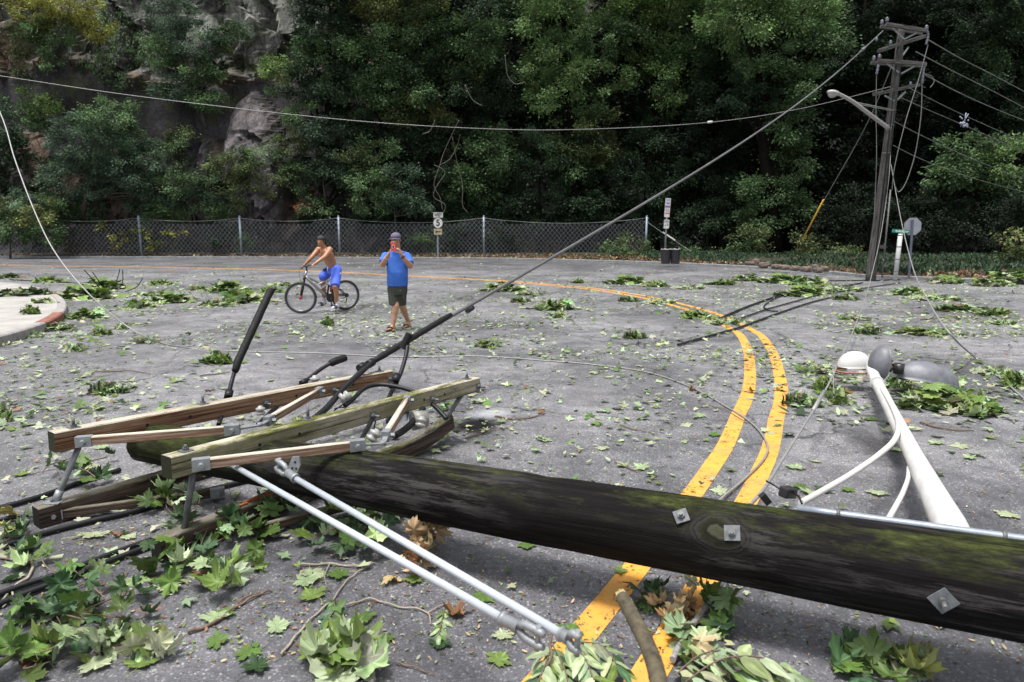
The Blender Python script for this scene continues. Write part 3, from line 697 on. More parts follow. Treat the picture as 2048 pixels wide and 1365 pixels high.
# upright splice cable
up_pts = [W(437, 850, 4.7), W(455, 800, 5.05), W(463, 765, 5.15), W(470, 742, 5.2)]
slv = [W(470, 742, 5.2).lerp(W(541, 582, 5.55), t / 14) for t in range(15)]
root = cable('splice_cable', up_pts, 0.016, RUBBER, 'thick black taped cable end standing upright behind the brown crossarm', 'cable', parts=(
    ('splice_sleeve', [W(469, 744, 5.2), W(472, 738, 5.2)] + [W(475, 725, 5.22).lerp(W(540, 584, 5.55), t / 10) for t in range(11)], [0.024, 0.027, 0.031, 0.029, 0.031, 0.029, 0.031, 0.030, 0.0315, 0.030, 0.031, 0.030, 0.031], TAPE),
    ('sleeve_end', [W(538, 588, 5.55), W(544, 578, 5.56)], 0.032, TAPE), ('cable_tie', [W(456, 796, 5.05), W(459, 783, 5.1)], 0.030, RUBBER)))
root = cable('capped_cable', [W(516, 850, 4.8), W(545, 822, 5.1), W(600, 772, 5.75), W(640, 740, 6.0), W(668, 723, 6.1)], 0.017, RUBBER, 'black cable with a short thick cap at its end, between the two crossarms', 'cable', parts=(
    ('end_cap', [W(663, 727, 6.1), W(668, 724, 6.1), W(690, 716, 6.2)], 0.034, TAPE), ('cable_tie', [W(602, 768, 5.75), W(612, 762, 5.8)], 0.026, RUBBER)))
# long feeder from the standing pole
TOPW = W(1766, 62, 25.6)
fa = W(745, 724, 6.0); fb = W(862, 656, 6.75)
long_pts = [fb.lerp(TOPW, t / 20) - Vector((0, 0, 0.42 * math.sin(math.pi * t / 20))) for t in range(21)]
root = cable('feeder_cable', [W(628, 838, 4.85), W(655, 815, 5.1), W(690, 775, 5.5), fa] , 0.024, RUBBER, 'long thick cable running diagonally from the fallen crossarms up to the standing pole', 'cable', n=8, parts=(
    ('bare_span', long_pts, 0.019, plain('grey_black_span', (0.10, 0.10, 0.105), 0.45, 0.1, 0.3, 2)), ('splice_sleeve', [fa.lerp(fb.lerp(TOPW, 0.012), t / 16) for t in range(17)], [0.022, 0.027] + [0.031, 0.029] * 6 + [0.031, 0.027, 0.022], TAPE),
    ('cable_tie', [W(718, 738, 5.85), W(728, 732, 5.9)], 0.036, RUBBER), ('cable_tie', [W(736, 730, 5.95), W(746, 724, 6.0)], 0.036, RUBBER), ('span_clamp', [W(935, 621, 7.4), W(944, 616, 7.5)], 0.034, BLACKPL),
    ('joint', [fb.lerp(TOPW, 0.845) - Vector((0, 0, 0.19)), fb.lerp(TOPW, 0.865) - Vector((0, 0, 0.17))], 0.05, GALV_DULL)))
root = cable('tapped_cable', [W(815, 690, 5.9), W(811, 715, 5.8), W(800, 750, 5.65), W(786, 778, 5.5), W(776, 800, 5.3), W(768, 815, 5.2)], 0.019, RUBBER, 'short black cable rising from the mossy crossarm to a thick upright sleeve', 'cable', parts=(
    ('splice_sleeve', [W(806, 698, 5.9), W(813, 682, 5.9), W(820, 668, 5.9)], 0.036, TAPE), ('cable_tie', [W(790, 765, 5.55), W(794, 750, 5.6)], 0.032, RUBBER), ('cable_tie', [W(785, 774, 5.5), W(780, 768, 5.5)], 0.03, RUBBER)))
cable('cable_loop', [W(690, 812, 5.0), W(705, 800, 5.1), W(728, 778, 5.3), W(755, 770, 5.4), W(790, 773, 5.4), W(830, 785, 5.35), W(868, 812, 5.2), W(893, 838, 5.1)], 0.0175, RUBBER, 'black cable arching over between the two crossarms', 'cable')
cable('cable_stub', [W(757, 812, 5.0), W(745, 838, 4.7), W(732, 862, 4.4), W(716, 892, 4.05)], 0.016, RUBBER, 'black cable dropping from under the mossy crossarm to the pole', 'cable')
cable('taped_lead', [W(790, 872, 4.55), W(812, 858, 4.7), W(832, 838, 4.85), W(846, 818, 5.0)], 0.024, TAPE, 'short taped black lead beside the cracked crossarm', 'cable')
cable('thin_lead', [W(668, 822, 4.9), W(690, 806, 5.0), W(712, 790, 5.1), W(722, 787, 5.15)], 0.005, RUBBER, 'thin black wire looped over the white insulators', 'wire')
cable('thin_lead', [W(668, 818, 4.9), W(686, 815, 4.9), W(700, 823, 4.7), W(706, 821, 4.7)], 0.005, RUBBER, 'thin black wire curling onto the mossy crossarm', 'wire')
cable('thin_lead', [W(752, 838, 4.8), W(748, 858, 4.6), W(746, 876, 4.5), W(742, 892, 4.2)], 0.005, RUBBER, 'thin black wire hanging beside the white brace', 'wire')
cable('thin_lead', [W(452, 800, 5.1), W(448, 825, 5.0), W(462, 832, 5.0), W(474, 824, 5.05)], 0.006, RUBBER, 'thin black wire curled at the foot of the upright taped cable', 'wire')
cable('black_cable', [G(-60, 1030, .02), G(30, 1008, .02), G(90, 990, .02), G(160, 965, .02), G(240, 940, .02)], 0.018, RUBBER, 'black cable on the road behind the lower brown crossarm at left', 'cable', 'black cables lying on the road at left')
cable('black_cable', [G(-60, 1052, .02), G(20, 1036, .02), G(80, 1026, .02), G(160, 1000, .02)], 0.014, RUBBER, 'thinner black cable ending at the lower crossarm at the left edge', 'cable', 'black cables lying on the road at left')
cable('black_cable', [G(-80, 1118, .02), G(0, 1094, .02), G(90, 1066, .02), G(180, 1043, .02), G(275, 1021, .02), G(400, 985, .02), G(500, 960, .02)], 0.0175, RUBBER, 'single black cable crossing the asphalt between the two lower crossarms', 'cable', 'black cables lying on the road at left')
cable('black_cable', [G(-80, 1245, .02), G(0, 1208, .02), G(60, 1184, .02), G(130, 1158, .02), G(220, 1122, .02), G(310, 1089, .02), G(420, 1050, .02)], 0.0165, RUBBER, 'front one of two black cables side by side at the lower left', 'cable', 'black cables lying on the road at left')
cable('black_cable', [G(-80, 1225, .02), G(0, 1188, .02), G(60, 1166, .02), G(130, 1144, .02), G(220, 1109, .02), G(310, 1077, .02), G(420, 1042, .02)], 0.0155, RUBBER, 'rear one of two black cables side by side at the lower left', 'cable', 'black cables lying on the road at left')
gr = 'black cables lying on the road at right'
cable('black_cable', [G(1356, 690, .03), G(1420, 672, .03), G(1480, 655, .03), G(1540, 633, .03), G(1600, 612, .03), G(1650, 598, .03), G(1705, 588, .03)], 0.020, RUBBER, 'nearest black cable on the road, its cut end on the left of the yellow lines', 'cable', gr)
cable('black_cable', [G(1430, 642, .03), G(1470, 624, .03), G(1510, 608, .03), G(1560, 592, .03), G(1620, 581, .03), G(1680, 574, .03), G(1725, 566, .03)], 0.024, RUBBER, 'farthest black cable reaching the yellow lines from the foot of the standing pole', 'cable', gr)
cable('black_cable', [G(1440, 648, .03), G(1490, 634, .03), G(1530, 620, .03), G(1580, 606, .03), G(1640, 590, .03), G(1720, 578, .03), G(1800, 566, .03)], 0.017, RUBBER, 'middle black cable on the road running through the leaves', 'cable', gr)
cable('black_cable', [G(1562, 592, .03), G(1538, 604, .03), G(1528, 614, .03), G(1540, 622, .03), G(1556, 623, .03)], 0.015, RUBBER, 'short curl of black cable between the two longer ones', 'cable', gr)
cable('black_cable', [G(1590, 561, .03), G(1660, 562, .03), G(1740, 561, .03), G(1800, 560, .03)], 0.020, RUBBER, 'black cable lying along the kerb near the standing pole', 'cable', gr)
# bare wires
PB = G(1743, 557)   # foot of the standing pole
cable('bare_wire', [W(1782, 215, 25.6), W(1780, 330, 25.0), W(1765, 450, 21.5), W(1742, 556, 16.5), W(1715, 640, 11.5), W(1672, 738, 7.4), W(1636, 806, 5.6), W(1580, 895, 4.1), W(1530, 975, 3.3), W(1500, 1010, 3.05)], 0.0085, ALU, 'bare twisted wire slanting from the standing pole down to the fallen pole, left one', 'wire', 'bare wires hanging from the standing pole', parts=(
    ('wire_joint', [W(1648, 783, 6.0), W(1626, 822, 5.3)], 0.016, ALU), ('loose_end', [W(1666, 738, 7.3), W(1667, 762, 7.2), W(1668, 790, 7.1)], 0.006, ALU)))
cable('bare_wire', [W(1782, 330, 25.6), W(1800, 430, 21), W(1824, 530, 14.5), W(1855, 600, 10.0), W(1900, 668, 7.9), G(1950, 715, .03), G(2000, 755, .02), G(2060, 808, .02), G(2150, 880, .02)], 0.011, ALU, 'bare twisted wire slanting from the standing pole to the right edge of the road', 'wire', 'bare wires hanging from the standing pole')
cable('loose_wire', [W(-80, 60, 10), W(0, 225, 9.6), W(30, 320, 9.3), W(70, 425, 9.0), W(110, 505, 8.8), W(170, 580, 8.6), W(240, 643, 8.6), W(310, 683, 8.7), G(372, 696, .02), G(480, 703, .01), G(640, 707, .01), G(800, 714, .01), G(960, 713, .01), G(1080, 721, .01), G(1180, 729, .01), G(1290, 744, .01), G(1380, 774, .012), G(1455, 815, .012), G(1505, 848, .015), G(1533, 885, .02), G(1530, 915, .02), G(1490, 957, .02), G(1445, 995, .03), G(1400, 1040, .03)], 0.0085, ALU, 'long loose wire hanging in from the top left and curving across the road', 'wire', n=8)
cable('thin_span_wire', [W(-300, 105, 22), W(0, 152, 22), W(300, 196, 22.5), W(700, 241, 23), W(1000, 259, 23.5), W(1200, 258, 24), W(1420, 245, 24.5), W(1600, 218, 25), W(1788, 172, 25.8)], 0.009, ALU, 'thin span wire sagging across the whole width in front of the cliff', 'wire', parts=(('wire_tag', [W(1415, 245, 24.5), W(1425, 244, 24.5)], 0.04, WHITEPAINT),))
# dropped connector box
root = empty('connector_box', G(1578, 1000, 0), 'small black plastic connector box lying just behind the fallen pole', 'connector')
mb = MB(); q = W(1576, 985, 3.12); mb.box(q, (0.075, 0.05, 0.05), Matrix.Rotation(0.5, 3, 'Z') @ Matrix.Rotation(0.2, 3, 'Y')); o = mb.build('box', BLACKPL, root); bv = o.modifiers.new('b', 'BEVEL'); bv.width = 0.008; bv.segments = 2
mb = MB(); mb.tube([W(1532, 962, 3.25), W(1550, 972, 3.2), W(1562, 980, 3.15)], 0.004, 6); mb.tube(spline([W(1588, 985, 3.1), W(1598, 995, 3.0), W(1604, 1008, 2.95)], 5), 0.005, 6); mb.build('lead', RUBBER, root)
mb = MB(); mb.box(W(1530, 998, 3.05), (0.05, 0.03, 0.03), Matrix.Rotation(0.9, 3, 'Y')); mb.build('clamp', BLACKPL, root)

# ================================================================== FALLEN STREET LAMP
lb = W(1899, 1052, 3.12)
lamp = empty('street_lamp', (lb.x, lb.y, 0), 'fallen street lamp with thick white arm and cracked grey head lying behind the fallen pole', 'street lamp')
neck = W(1752, 762, 6.9)
ap = [W(1920, 1092, 2.95), lb, lb.lerp(neck, 0.3), lb.lerp(neck, 0.6), lb.lerp(neck, 0.85), neck, W(1744, 738, 7.15), W(1746, 722, 7.25)]
mb = MB(); P = spline(ap, 6); mb.tube(P, [float(np.interp((p - lb).length, [0, .35, 1.25, 2.8, 3.7, 4.4], [.073, .066, .053, .050, .052, .055])) for p in P], 24); mb.build('lamp_arm', WHITEPAINT, lamp)
q = lb.lerp(neck, 0.965); d = (neck - lb).normalized(); mb = MB(); mb.tube([q - d * 0.02, q + d * 0.03], 0.066, 24); mb.build('collar', WHITEPAINT, lamp)
def shell(c, rx, ry, rz, rot, th=0.008, lo=0, hi=math.pi, cut=0.0, seg=20, rings=12):
    """half of an ellipsoidal housing, open below, with thickness"""
    mb = MB(); vs = []; fs = []
    for s_ in (1.0, 1 - th / max(rx, ry)):
        for i in range(rings + 1):
            ph = math.pi * (i / rings) ; 
            for k in range(seg + 1):
                an = lo + (hi - lo) * k / seg
                vs.append(rot @ Vector((rx * math.cos(ph) * s_, ry * math.sin(ph) * math.cos(an) * s_, rz * math.sin(ph) * math.sin(an) * s_)) + Vector(c))
    n1 = (rings + 1) * (seg + 1)
    for L_ in (0, 1):
        for i in range(rings):
            for k in range(seg):
                a_ = L_ * n1 + i * (seg + 1) + k; f = (a_, a_ + 1, a_ + seg + 2, a_ + seg + 1); fs.append(f if L_ == 0 else f[::-1])
    for i in range(rings):
        for k in (0, seg):
            a_ = i * (seg + 1) + k; fs.append((a_, a_ + seg + 1, a_ + seg + 1 + n1, a_ + n1))
    mb.add(vs, fs, 0, True); return mb
E3 = lambda x, y, z: Matrix.Rotation(R(z), 3, 'Z') @ Matrix.Rotation(R(y), 3, 'Y') @ Matrix.Rotation(R(x), 3, 'X')
shell(W(1766, 727, 7.1), 0.185, 0.15, 0.14, Matrix(((0.12, 0, -0.99), (0, 1, 0), (0.99, 0, 0.12)))).build('head_housing', LAMPGREY, lamp)
mb = MB()
for i in range(16):
    q = W(random.uniform(1764, 1795), random.uniform(725, 752), 7.2); mb.tube([q, q + Vector((random.uniform(-.07, .07), random.uniform(-.05, .05), random.uniform(-.07, .07)))], random.uniform(0.006, 0.018), 6)
mb.ell(W(1778, 735, 7.2), (0.05, 0.04, 0.04)); mb.build('lamp_mechanism', plain('rusty_mechanism', (0.12, 0.10, 0.07), 0.6, 0.3, 0.6, 40), lamp)
mb = MB(); P = spline([W(1752, 765, 6.75), W(1768, 785, 6.05), W(1787, 820, 5.3), W(1797, 850, 4.82), W(1789, 880, 4.42), W(1755, 912, 4.15), W(1700, 950, 3.75), W(1640, 985, 3.35), W(1602, 1006, 3.1)], 8)
mb.tube(P, [0.020 - 0.005 * i / len(P) for i in range(len(P))], 10); mb.build('supply_cable', plain('pale_cable', (0.55, 0.54, 0.52), 0.45, 0, 0.1, 20), lamp)
mb = MB(); mb.tube(spline([W(1818, 935, 4.1), W(1816, 958, 3.9), W(1806, 985, 3.6), W(1792, 1012, 3.3), W(1776, 1040, 3.05)], 8), 0.013, 10); mb.build('supply_cable', plain('pale_cable', (0.55, 0.54, 0.52), 0.45), lamp)
cov = empty('lamp_cover', G(1850, 778, 0), 'detached grey lamp cover lying upside on the leaves beside the fallen lamp head', 'lamp cover')
shell(W(1848, 764, 7.25), 0.33, 0.20, 0.22, E3(-8, 8, -14), lo=0, hi=math.pi).build('cover_shell', LAMPGREY, cov)
mb = MB(); q = W(1797, 738, 7.15); mb.tube([q + Vector((0, 0, -0.05)), q + Vector((0.005, 0, 0.055))], 0.052, 16); mb.build('photocell', BLACKPL, cov)
gl = empty('lamp_globe', G(1708, 742, 0), 'white lamp globe with a red gasket lying left of the grey lamp head', 'lamp globe')
shell(W(1709, 733, 7.45), 0.19, 0.14, 0.17, E3(0, 0, 6)).build('glass_bowl', plain('milky_glass', (0.50, 0.50, 0.49), 0.2, 0, 0.05, 6), gl)
mb = MB(); c = W(1709, 738, 7.4); P = [c + E3(0, 0, 6) @ Vector((0.21 * math.cos(t), 0.16 * math.sin(t), -0.02)) for t in np.linspace(0, 2 * math.pi, 30)]; mb.tube(P, 0.011, 8, caps=False); mb.build('gasket', RUST, gl)
# ================================================================== FENCE
FY = 46.6
def fx(px, Y=FY): return (px - CX) / F * (Y / math.cos(PITCH)) * (1.0)   # ground column at that distance (small pitch error is fine)
fence = empty('chain_link_fence', (fx(700), FY, 0.1), 'long grey chain link fence with sagging top wire along the foot of the cliff', 'fence')
posts_px = [-420, -170, 80, 284, 484, 680, 968, 1291]
FH = 2.78
px_x = [G(p, 517).x * 1.0 * (FY / G(p, 517).y) for p in posts_px]
for x in px_x[0:2] + px_x[3:]:
    mb = MB(); mb.tube([(x, FY, 0.05), (x, FY, FH)], 0.075, 10); mb.tube([(x, FY, FH), (x, FY, FH + 0.05)], [0.085, 0.03], 10)
    po = mb.build('post', POST_STEEL, fence)
    mb = MB()
    for z in (FH - 0.14, FH - 0.34): mb.tube([(x - 0.16, FY - 0.02, z), (x + 0.16, FY - 0.02, z)], 0.025, 6)
    mb.build('clamp', GALV, po)
def topz(x):
    for a_, b_ in zip(px_x[:-1], px_x[1:]):
        if a_ <= x <= b_: t = (x - a_) / (b_ - a_); return FH - 0.12 - 0.32 * 4 * t * (1 - t) * ((b_ - a_) / 10)
    return FH - 0.12
mb = MB(); xs = np.linspace(px_x[0], px_x[-1], 120); mb.tube([(x, FY - 0.05, topz(x)) for x in xs], 0.016, 5); mb.build('top_wire', FENCE_WIRE, fence)
mb = MB(); mb.tube([(x, FY - 0.05, 0.28 + 0.05 * math.sin(x * 2)) for x in xs], 0.012, 5); mb.build('bottom_wire', FENCE_WIRE, fence)
# the mesh: two families of zigzag wires forming diamonds, as real thin bars
def wires(x0, x1, z0, pitch, th, y, slope=1.15):
    V = []; I = []
    Hh = FH - z0
    for sgn in (1, -1):
        k = x0 - Hh / slope if sgn > 0 else x0
        while k < (x1 if sgn > 0 else x1 + Hh / slope):
            pa, pb = (k, z0), (k + sgn * Hh / slope, z0 + Hh)
            t0, t1 = 0.0, 1.0
            n = 10; prev = None
            for i in range(n + 1):
                t = i / n; x = pa[0] + (pb[0] - pa[0]) * t; z = pa[1] + (pb[1] - pa[1]) * t
                ok = x0 <= x <= x1 and z <= topz(x) + 0.02
                if ok and prev is not None:
                    (xa, za) = prev; yy = y + 0.03 * math.sin(x * 1.3) + 0.02 * sgn * 0.2
                    dx, dz = x - xa, z - za; L = math.hypot(dx, dz); nx, nz = -dz / L * th, dx / L * th; b = len(V)
                    for (qx, qz) in ((xa, za), (x, z)): V += [(qx + nx, yy, qz + nz), (qx - nx, yy, qz - nz), (qx, yy + th * 1.5, qz)]
                    I += [(b, b + 3, b + 4, b + 1), (b + 1, b + 4, b + 5, b + 2), (b + 2, b + 5, b + 3, b)]
                prev = (x, z) if ok else None
            k += pitch
    return np.array(V), np.array(I)
V, I = wires(px_x[0], px_x[-1], 0.22, 0.30, 0.0085, FY - 0.06)
npmesh('wire_mesh', V, 4, I, FENCE_WIRE, parent=fence)
V, I = wires(px_x[0], px_x[-1], 0.15, 0.115, 0.0032, FY + 0.04, 1.3)
npmesh('fine_mesh', V, 4, I, plain('dark_fence_wire', (0.10, 0.11, 0.12), 0.6, 0.3), parent=fence)
# anchor wire from the last post
cable('anchor_wire', [(px_x[-1], FY, FH - 0.35), W(1325, 466, 44), W(1400, 515, 40)], 0.012, ALU, 'thin anchor wire running down from the last fence post on the right', 'wire', parts=(('wire_guard', [W(1322, 462, 45).lerp(W(1400, 515, 40), 0.06), W(1322, 462, 45).lerp(W(1400, 515, 40), 0.40)], 0.035, plain('pale_guard', (0.42, 0.40, 0.38), 0.6)),))

# ================================================================== SIGNS
def text_part(name, s_, size, frame, mat, parent, bold=0.0, width=1.0):
    cu = bpy.data.curves.new(name, 'FONT'); cu.body = s_; cu.size = size; cu.align_x = 'CENTER'; cu.align_y = 'CENTER'; cu.extrude = 0.003; cu.offset = bold
    tmp = bpy.data.objects.new(name, cu); COL.objects.link(tmp); tmp.scale = (width, 1, 1)
    dg = bpy.context.evaluated_depsgraph_get(); dg.update(); me = bpy.data.meshes.new_from_object(tmp.evaluated_get(dg))
    bpy.data.objects.remove(tmp); me.transform(Matrix.Diagonal((width, 1, 1, 1))); me.name = name; me.materials.clear()
    return link(name, me, parent, frame, [mat])
def face_frame(c, tilt=0.0, yaw=0.0):   # local X right, Y up, Z towards the camera
    return Matrix.Translation(c) @ Matrix.Rotation(yaw, 4, 'Z') @ Matrix.Rotation(math.pi / 2, 4, 'X') @ Matrix.Rotation(tilt, 4, 'Z')
def rrect(wd, ht, r, n=5):
    out = []
    for cx, cy, a0 in ((wd / 2 - r, ht / 2 - r, 0), (-wd / 2 + r, ht / 2 - r, 90), (-wd / 2 + r, -ht / 2 + r, 180), (wd / 2 - r, -ht / 2 + r, 270)):
        for i in range(n + 1): a_ = R(a0 + 90 * i / n); out.append((cx + r * math.cos(a_), cy + r * math.sin(a_), 0))
    return out
def plate(name, poly, mat, parent, frame, th=0.006):
    mb = MB(); mb.prism(poly, (0, 0, 1), th); return mb.build(name, mat, parent, frame)
SIGNWHITE = plain('sign_white', (0.55, 0.55, 0.54), 0.5, 0, 0.08, 8); SIGNBLACK = plain('sign_black', (0.015, 0.015, 0.015), 0.6, 0, 0.1)
SIGNTAN = plain('faded_tan_sign', (0.34, 0.30, 0.19), 0.6, 0, 0.25, 9); SIGNPOST = plain('sign_post_steel', (0.22, 0.23, 0.25), 0.55, 0.3, 0.2, 8)
b = G(876, 519); Y = b.y
rs = empty('route_sign', (b.x, b.y, 0.12), 'route sign reading WEST 5 with an arrow plate, by the fence', 'road sign')
mb = MB(); mb.box((b.x, Y, 1.45), (0.10, 0.04, 2.7)); mb.build('post', SIGNPOST, rs)
def at_px(px, py, yy): q = WY(px, py, yy); return q
yy = Y - 0.05; u_ = (yy / math.cos(PITCH)) / F * 1.0
fr = face_frame(at_px(876.3, 430.5, yy)); p_ = plate('west_plate', rrect(0.62, 0.34, 0.03), SIGNWHITE, rs, fr)
text_part('lettering', 'WEST', 0.27, fr @ Matrix.Translation((0, -0.005, 0.009)), SIGNBLACK, p_, 0.009, 0.70)
mb = MB(); o_ = rrect(0.60, 0.32, 0.03); i_ = rrect(0.575, 0.295, 0.025); k = len(o_); mb.add([(x, y, 0.0085) for x, y, z in o_ + i_], [(j, (j + 1) % k, k + (j + 1) % k, k + j) for j in range(k)]); mb.build('border', SIGNBLACK, p_, fr)
fr = face_frame(at_px(876, 446.5, yy)); p_ = plate('route_plate', rrect(0.62, 0.64, 0.03), SIGNBLACK, rs, fr)
disc = [(0.29 * math.cos(2 * math.pi * i / 32), 0.31 * math.sin(2 * math.pi * i / 32), 0.006) for i in range(32)]; plate('white_disc', disc, SIGNWHITE, p_, fr, 0.004)
text_part('numeral', '5', 0.56, fr @ Matrix.Translation((0, 0.0, 0.013)), SIGNBLACK, p_, 0.012)
fr = face_frame(at_px(876, 464, yy)); p_ = plate('arrow_plate', rrect(0.52, 0.38, 0.03), SIGNTAN, rs, fr)
plate('arrow', [(x, y, 0.0065) for x, y in ((-0.19, 0), (-0.08, 0.10), (-0.08, 0.03), (0.18, 0.03), (0.18, -0.03), (-0.08, -0.03), (-0.08, -0.10))][::-1], SIGNBLACK, p_, fr, 0.004)
# bus stop
bb = G(1331, 526, 0.15); Y = bb.y + 0.4; tl = 0.02
bs = empty('bus_stop_sign', (bb.x, Y, 0.15), 'tall narrow white bus stop sign with blue bus symbol above a smaller notice', 'bus stop sign')
Y0 = Y
mb = MB(); mb.tube([WY(1329, 524, Y), WY(1335, 402, Y)], 0.045, 8); mb.build('post', SIGNPOST, bs)
def pxp(px, py, Y=Y0): return WY(px, py, Y)
fr = face_frame(pxp(1335, 416, Y0 - 0.06), -0.05); sp_ = Y0 / math.cos(PITCH) / F
p_ = plate('stop_panel', rrect(10.2 * sp_, 36 * sp_, 0.03), SIGNWHITE, bs, fr)
BLUE = plain('sign_blue', (0.02, 0.10, 0.42), 0.5, 0, 0.05); RED = plain('sign_red', (0.45, 0.04, 0.03), 0.5, 0, 0.05); GREYT = plain('sign_grey_print', (0.18, 0.18, 0.2), 0.5)
def bar(nm, x, y, w_, h_, mat, z=0.0068): plate(nm, [(x - w_ / 2, y - h_ / 2, z), (x + w_ / 2, y - h_ / 2, z), (x + w_ / 2, y + h_ / 2, z), (x - w_ / 2, y + h_ / 2, z)], mat, p_, fr, 0.003)
m_ = sp_
text_part('lettering', 'BUS STOP', 1.9 * m_, fr @ Matrix.Translation((0, 15.8 * m_, 0.009)), BLUE, p_, 0.0, 0.95)
# bus pictogram: body, window, wheels
bar('bus_symbol', 0.4 * m_, 10.4 * m_, 6.2 * m_, 7.0 * m_, BLUE); bar('bus_window', 0.4 * m_, 11.3 * m_, 4.6 * m_, 3.0 * m_, SIGNWHITE, 0.0102)
bar('bus_lights', -1.2 * m_, 8.2 * m_, 1.0 * m_, 0.9 * m_, SIGNWHITE, 0.0102); bar('bus_lights', 2.0 * m_, 8.2 * m_, 1.0 * m_, 0.9 * m_, SIGNWHITE, 0.0102)
bar('red_band', 0, 3.4 * m_, 9.0 * m_, 1.6 * m_, RED); bar('blue_band', 0, 1.4 * m_, 9.0 * m_, 2.0 * m_, BLUE)
for y in (-2.2, -4.0, -5.8, -7.4): bar('route_line', 0, y * m_, 7.4 * m_, 0.5 * m_, GREYT)
bar('red_band', 0.2 * m_, -10.6 * m_, 8.6 * m_, 1.8 * m_, RED)
fr = face_frame(pxp(1333, 448.7, Y0 - 0.06), -0.05); p_ = plate('notice_panel', rrect(10.2 * sp_, 17 * sp_, 0.03), SIGNWHITE, bs, fr)
bar('notice_header', 0, 5.2 * m_, 9.4 * m_, 5.0 * m_, plain('sign_light_grey', (0.40, 0.40, 0.42), 0.5)); text_part('lettering', 'NO', 3.0 * m_, fr @ Matrix.Translation((0, 5.2 * m_, 0.0125)), SIGNBLACK, p_)
for x, y, w_, h_ in ((-2.4, -2.6, 2.6, 0.9), (-1.6, -1.5, 0.9, 1.6), (2.2, -1.6, 2.4, 2.0), (2.2, 0.2, 0.9, 1.4)): bar('pictogram', x * m_, y * m_, w_ * m_, h_ * m_, SIGNBLACK)
# litter bins
for px0, lab in ((1331, 'black ribbed litter bin directly beneath the bus stop sign'), (1350, 'black ribbed litter bin standing right of the bus stop sign')):
    wd = 18.5; c = G(px0, 528, 0.15); rad = wd / 2 * sp_ * (c.y / Y0) * 1.0; h = 28 * sp_ * (c.y / Y0)
    t_ = empty('litter_bin', c, lab, 'litter bin', 'black litter bins by the bus stop')
    mb = MB(); seg = 48; prof = [(0, .84), (.02, .88), (.5, .95), (.9, 1.0), (.91, 1.06), (1.0, 1.06), (1.0, .98), (.6, .92)]; vs = []; fs = []
    for z, r in prof:
        for k in range(seg):
            an = 2 * math.pi * k / seg; rr = rad * r * (1 + (0.035 if (k % 2 == 0 and z < .91) else 0)); vs.append(c + Vector((rr * math.cos(an), rr * math.sin(an), z * h)))
    for i in range(len(prof) - 1):
        for k in range(seg): k2 = (k + 1) % seg; fs.append((i * seg + k, i * seg + k2, (i + 1) * seg + k2, (i + 1) * seg + k))
    mb.add(vs, fs); mb.build('bin_body', plain('bin_black', (0.018, 0.018, 0.022), 0.5, 0, 0.3, 6), t_)
    mb = MB(); mb.tube([c + Vector((rad * 0.95 * math.cos(a_), rad * 0.95 * math.sin(a_), h * 1.0 + 0.02 * math.sin(5 * a_))) for a_ in np.linspace(0, 2 * math.pi, 30)], 0.025, 6, caps=False); mb.build('bag_rim', plain('pale_bin_bag', (0.35, 0.35, 0.37), 0.4, 0, 0.3, 8), t_)
    mb = MB(); mb.ell(c + Vector((0, 0, h * 0.8)), (rad * 0.9, rad * 0.9, 0.12)); mb.build('rubbish', plain('dark_rubbish', (0.04, 0.04, 0.04), 0.8, 0, 0.6, 9), t_)
# stop sign seen from behind, and the street name sign
sb = G(1818, 553, 0.13); st = empty('stop_sign', sb, 'octagonal stop sign seen from its grey back, leaning on a steel post', 'road sign'); Y1 = sb.y
mb = MB(); mb.beam(WY(1817.5, 556, Y1 - 0.02), WY(1825.8, 440, Y1 - 0.02), 0.07, 0.035, (0, 1, 0)); mb.build('post', plain('blue_grey_post', (0.12, 0.13, 0.19), 0.6, 0.2, 0.2, 6), st)
c = WY(1825.5, 453.3, Y1 + 0.03); m1 = Y1 / math.cos(PITCH) / F; rr = 16.6 * m1 / math.cos(R(22.5))
fr = face_frame(c, 0.02); oct_ = [(rr * math.cos(R(22.5 + 45 * i)), rr * math.sin(R(22.5 + 45 * i)), 0) for i in range(8)]
plate('sign_back', oct_, plain('sign_back_alu', (0.30, 0.32, 0.36), 0.5, 0.2, 0.15, 4), st, fr, -0.006)
# (its face looks away from the camera)
fr2 = Matrix.Translation(c + Vector((0, 0.012, 0))) @ Matrix.Rotation(math.pi, 4, 'Z') @ Matrix.Rotation(math.pi / 2, 4, 'X')
sf = plate('sign_face', oct_, RED, st, fr2, 0.003)
text_part('lettering', 'STOP', 0.26, fr2 @ Matrix.Translation((0, 0, 0.008)), SIGNWHITE, sf, 0.004, 0.8)
nb = G(1790, 559, 0.1); sn = empty('street_name_sign', nb, 'green street name blade on a leaning white post beside the back of the stop sign', 'street sign'); Y2 = nb.y
mb = MB(); mb.tube([WY(1790, 560, Y2), WY(1801, 468, Y2)], 0.075, 10); po = mb.build('post', plain('white_post', (0.50, 0.50, 0.50), 0.6, 0, 0.15, 8), sn)
mb = MB()
for t in (0.02, 0.28, 0.55, 0.8): q = WY(1790, 560, Y2).lerp(WY(1801, 468, Y2), t + 0.17); mb.tube([q - Vector((0, 0, .015)), q + Vector((0, 0, .015))], 0.078, 10)
mb.build('band', GALV_DULL, po)
m2 = Y2 / math.cos(PITCH) / F; fr = face_frame(WY(1801.5, 463, Y2), -0.07); GREEN = plain('sign_green', (0.005, 0.17, 0.12), 0.45, 0, 0.05)
p_ = plate('name_blade', rrect(34.5 * m2, 7.2 * m2, 0.02), GREEN, sn, fr @ Matrix.Translation((0, 0, -0.01)), 0.012)
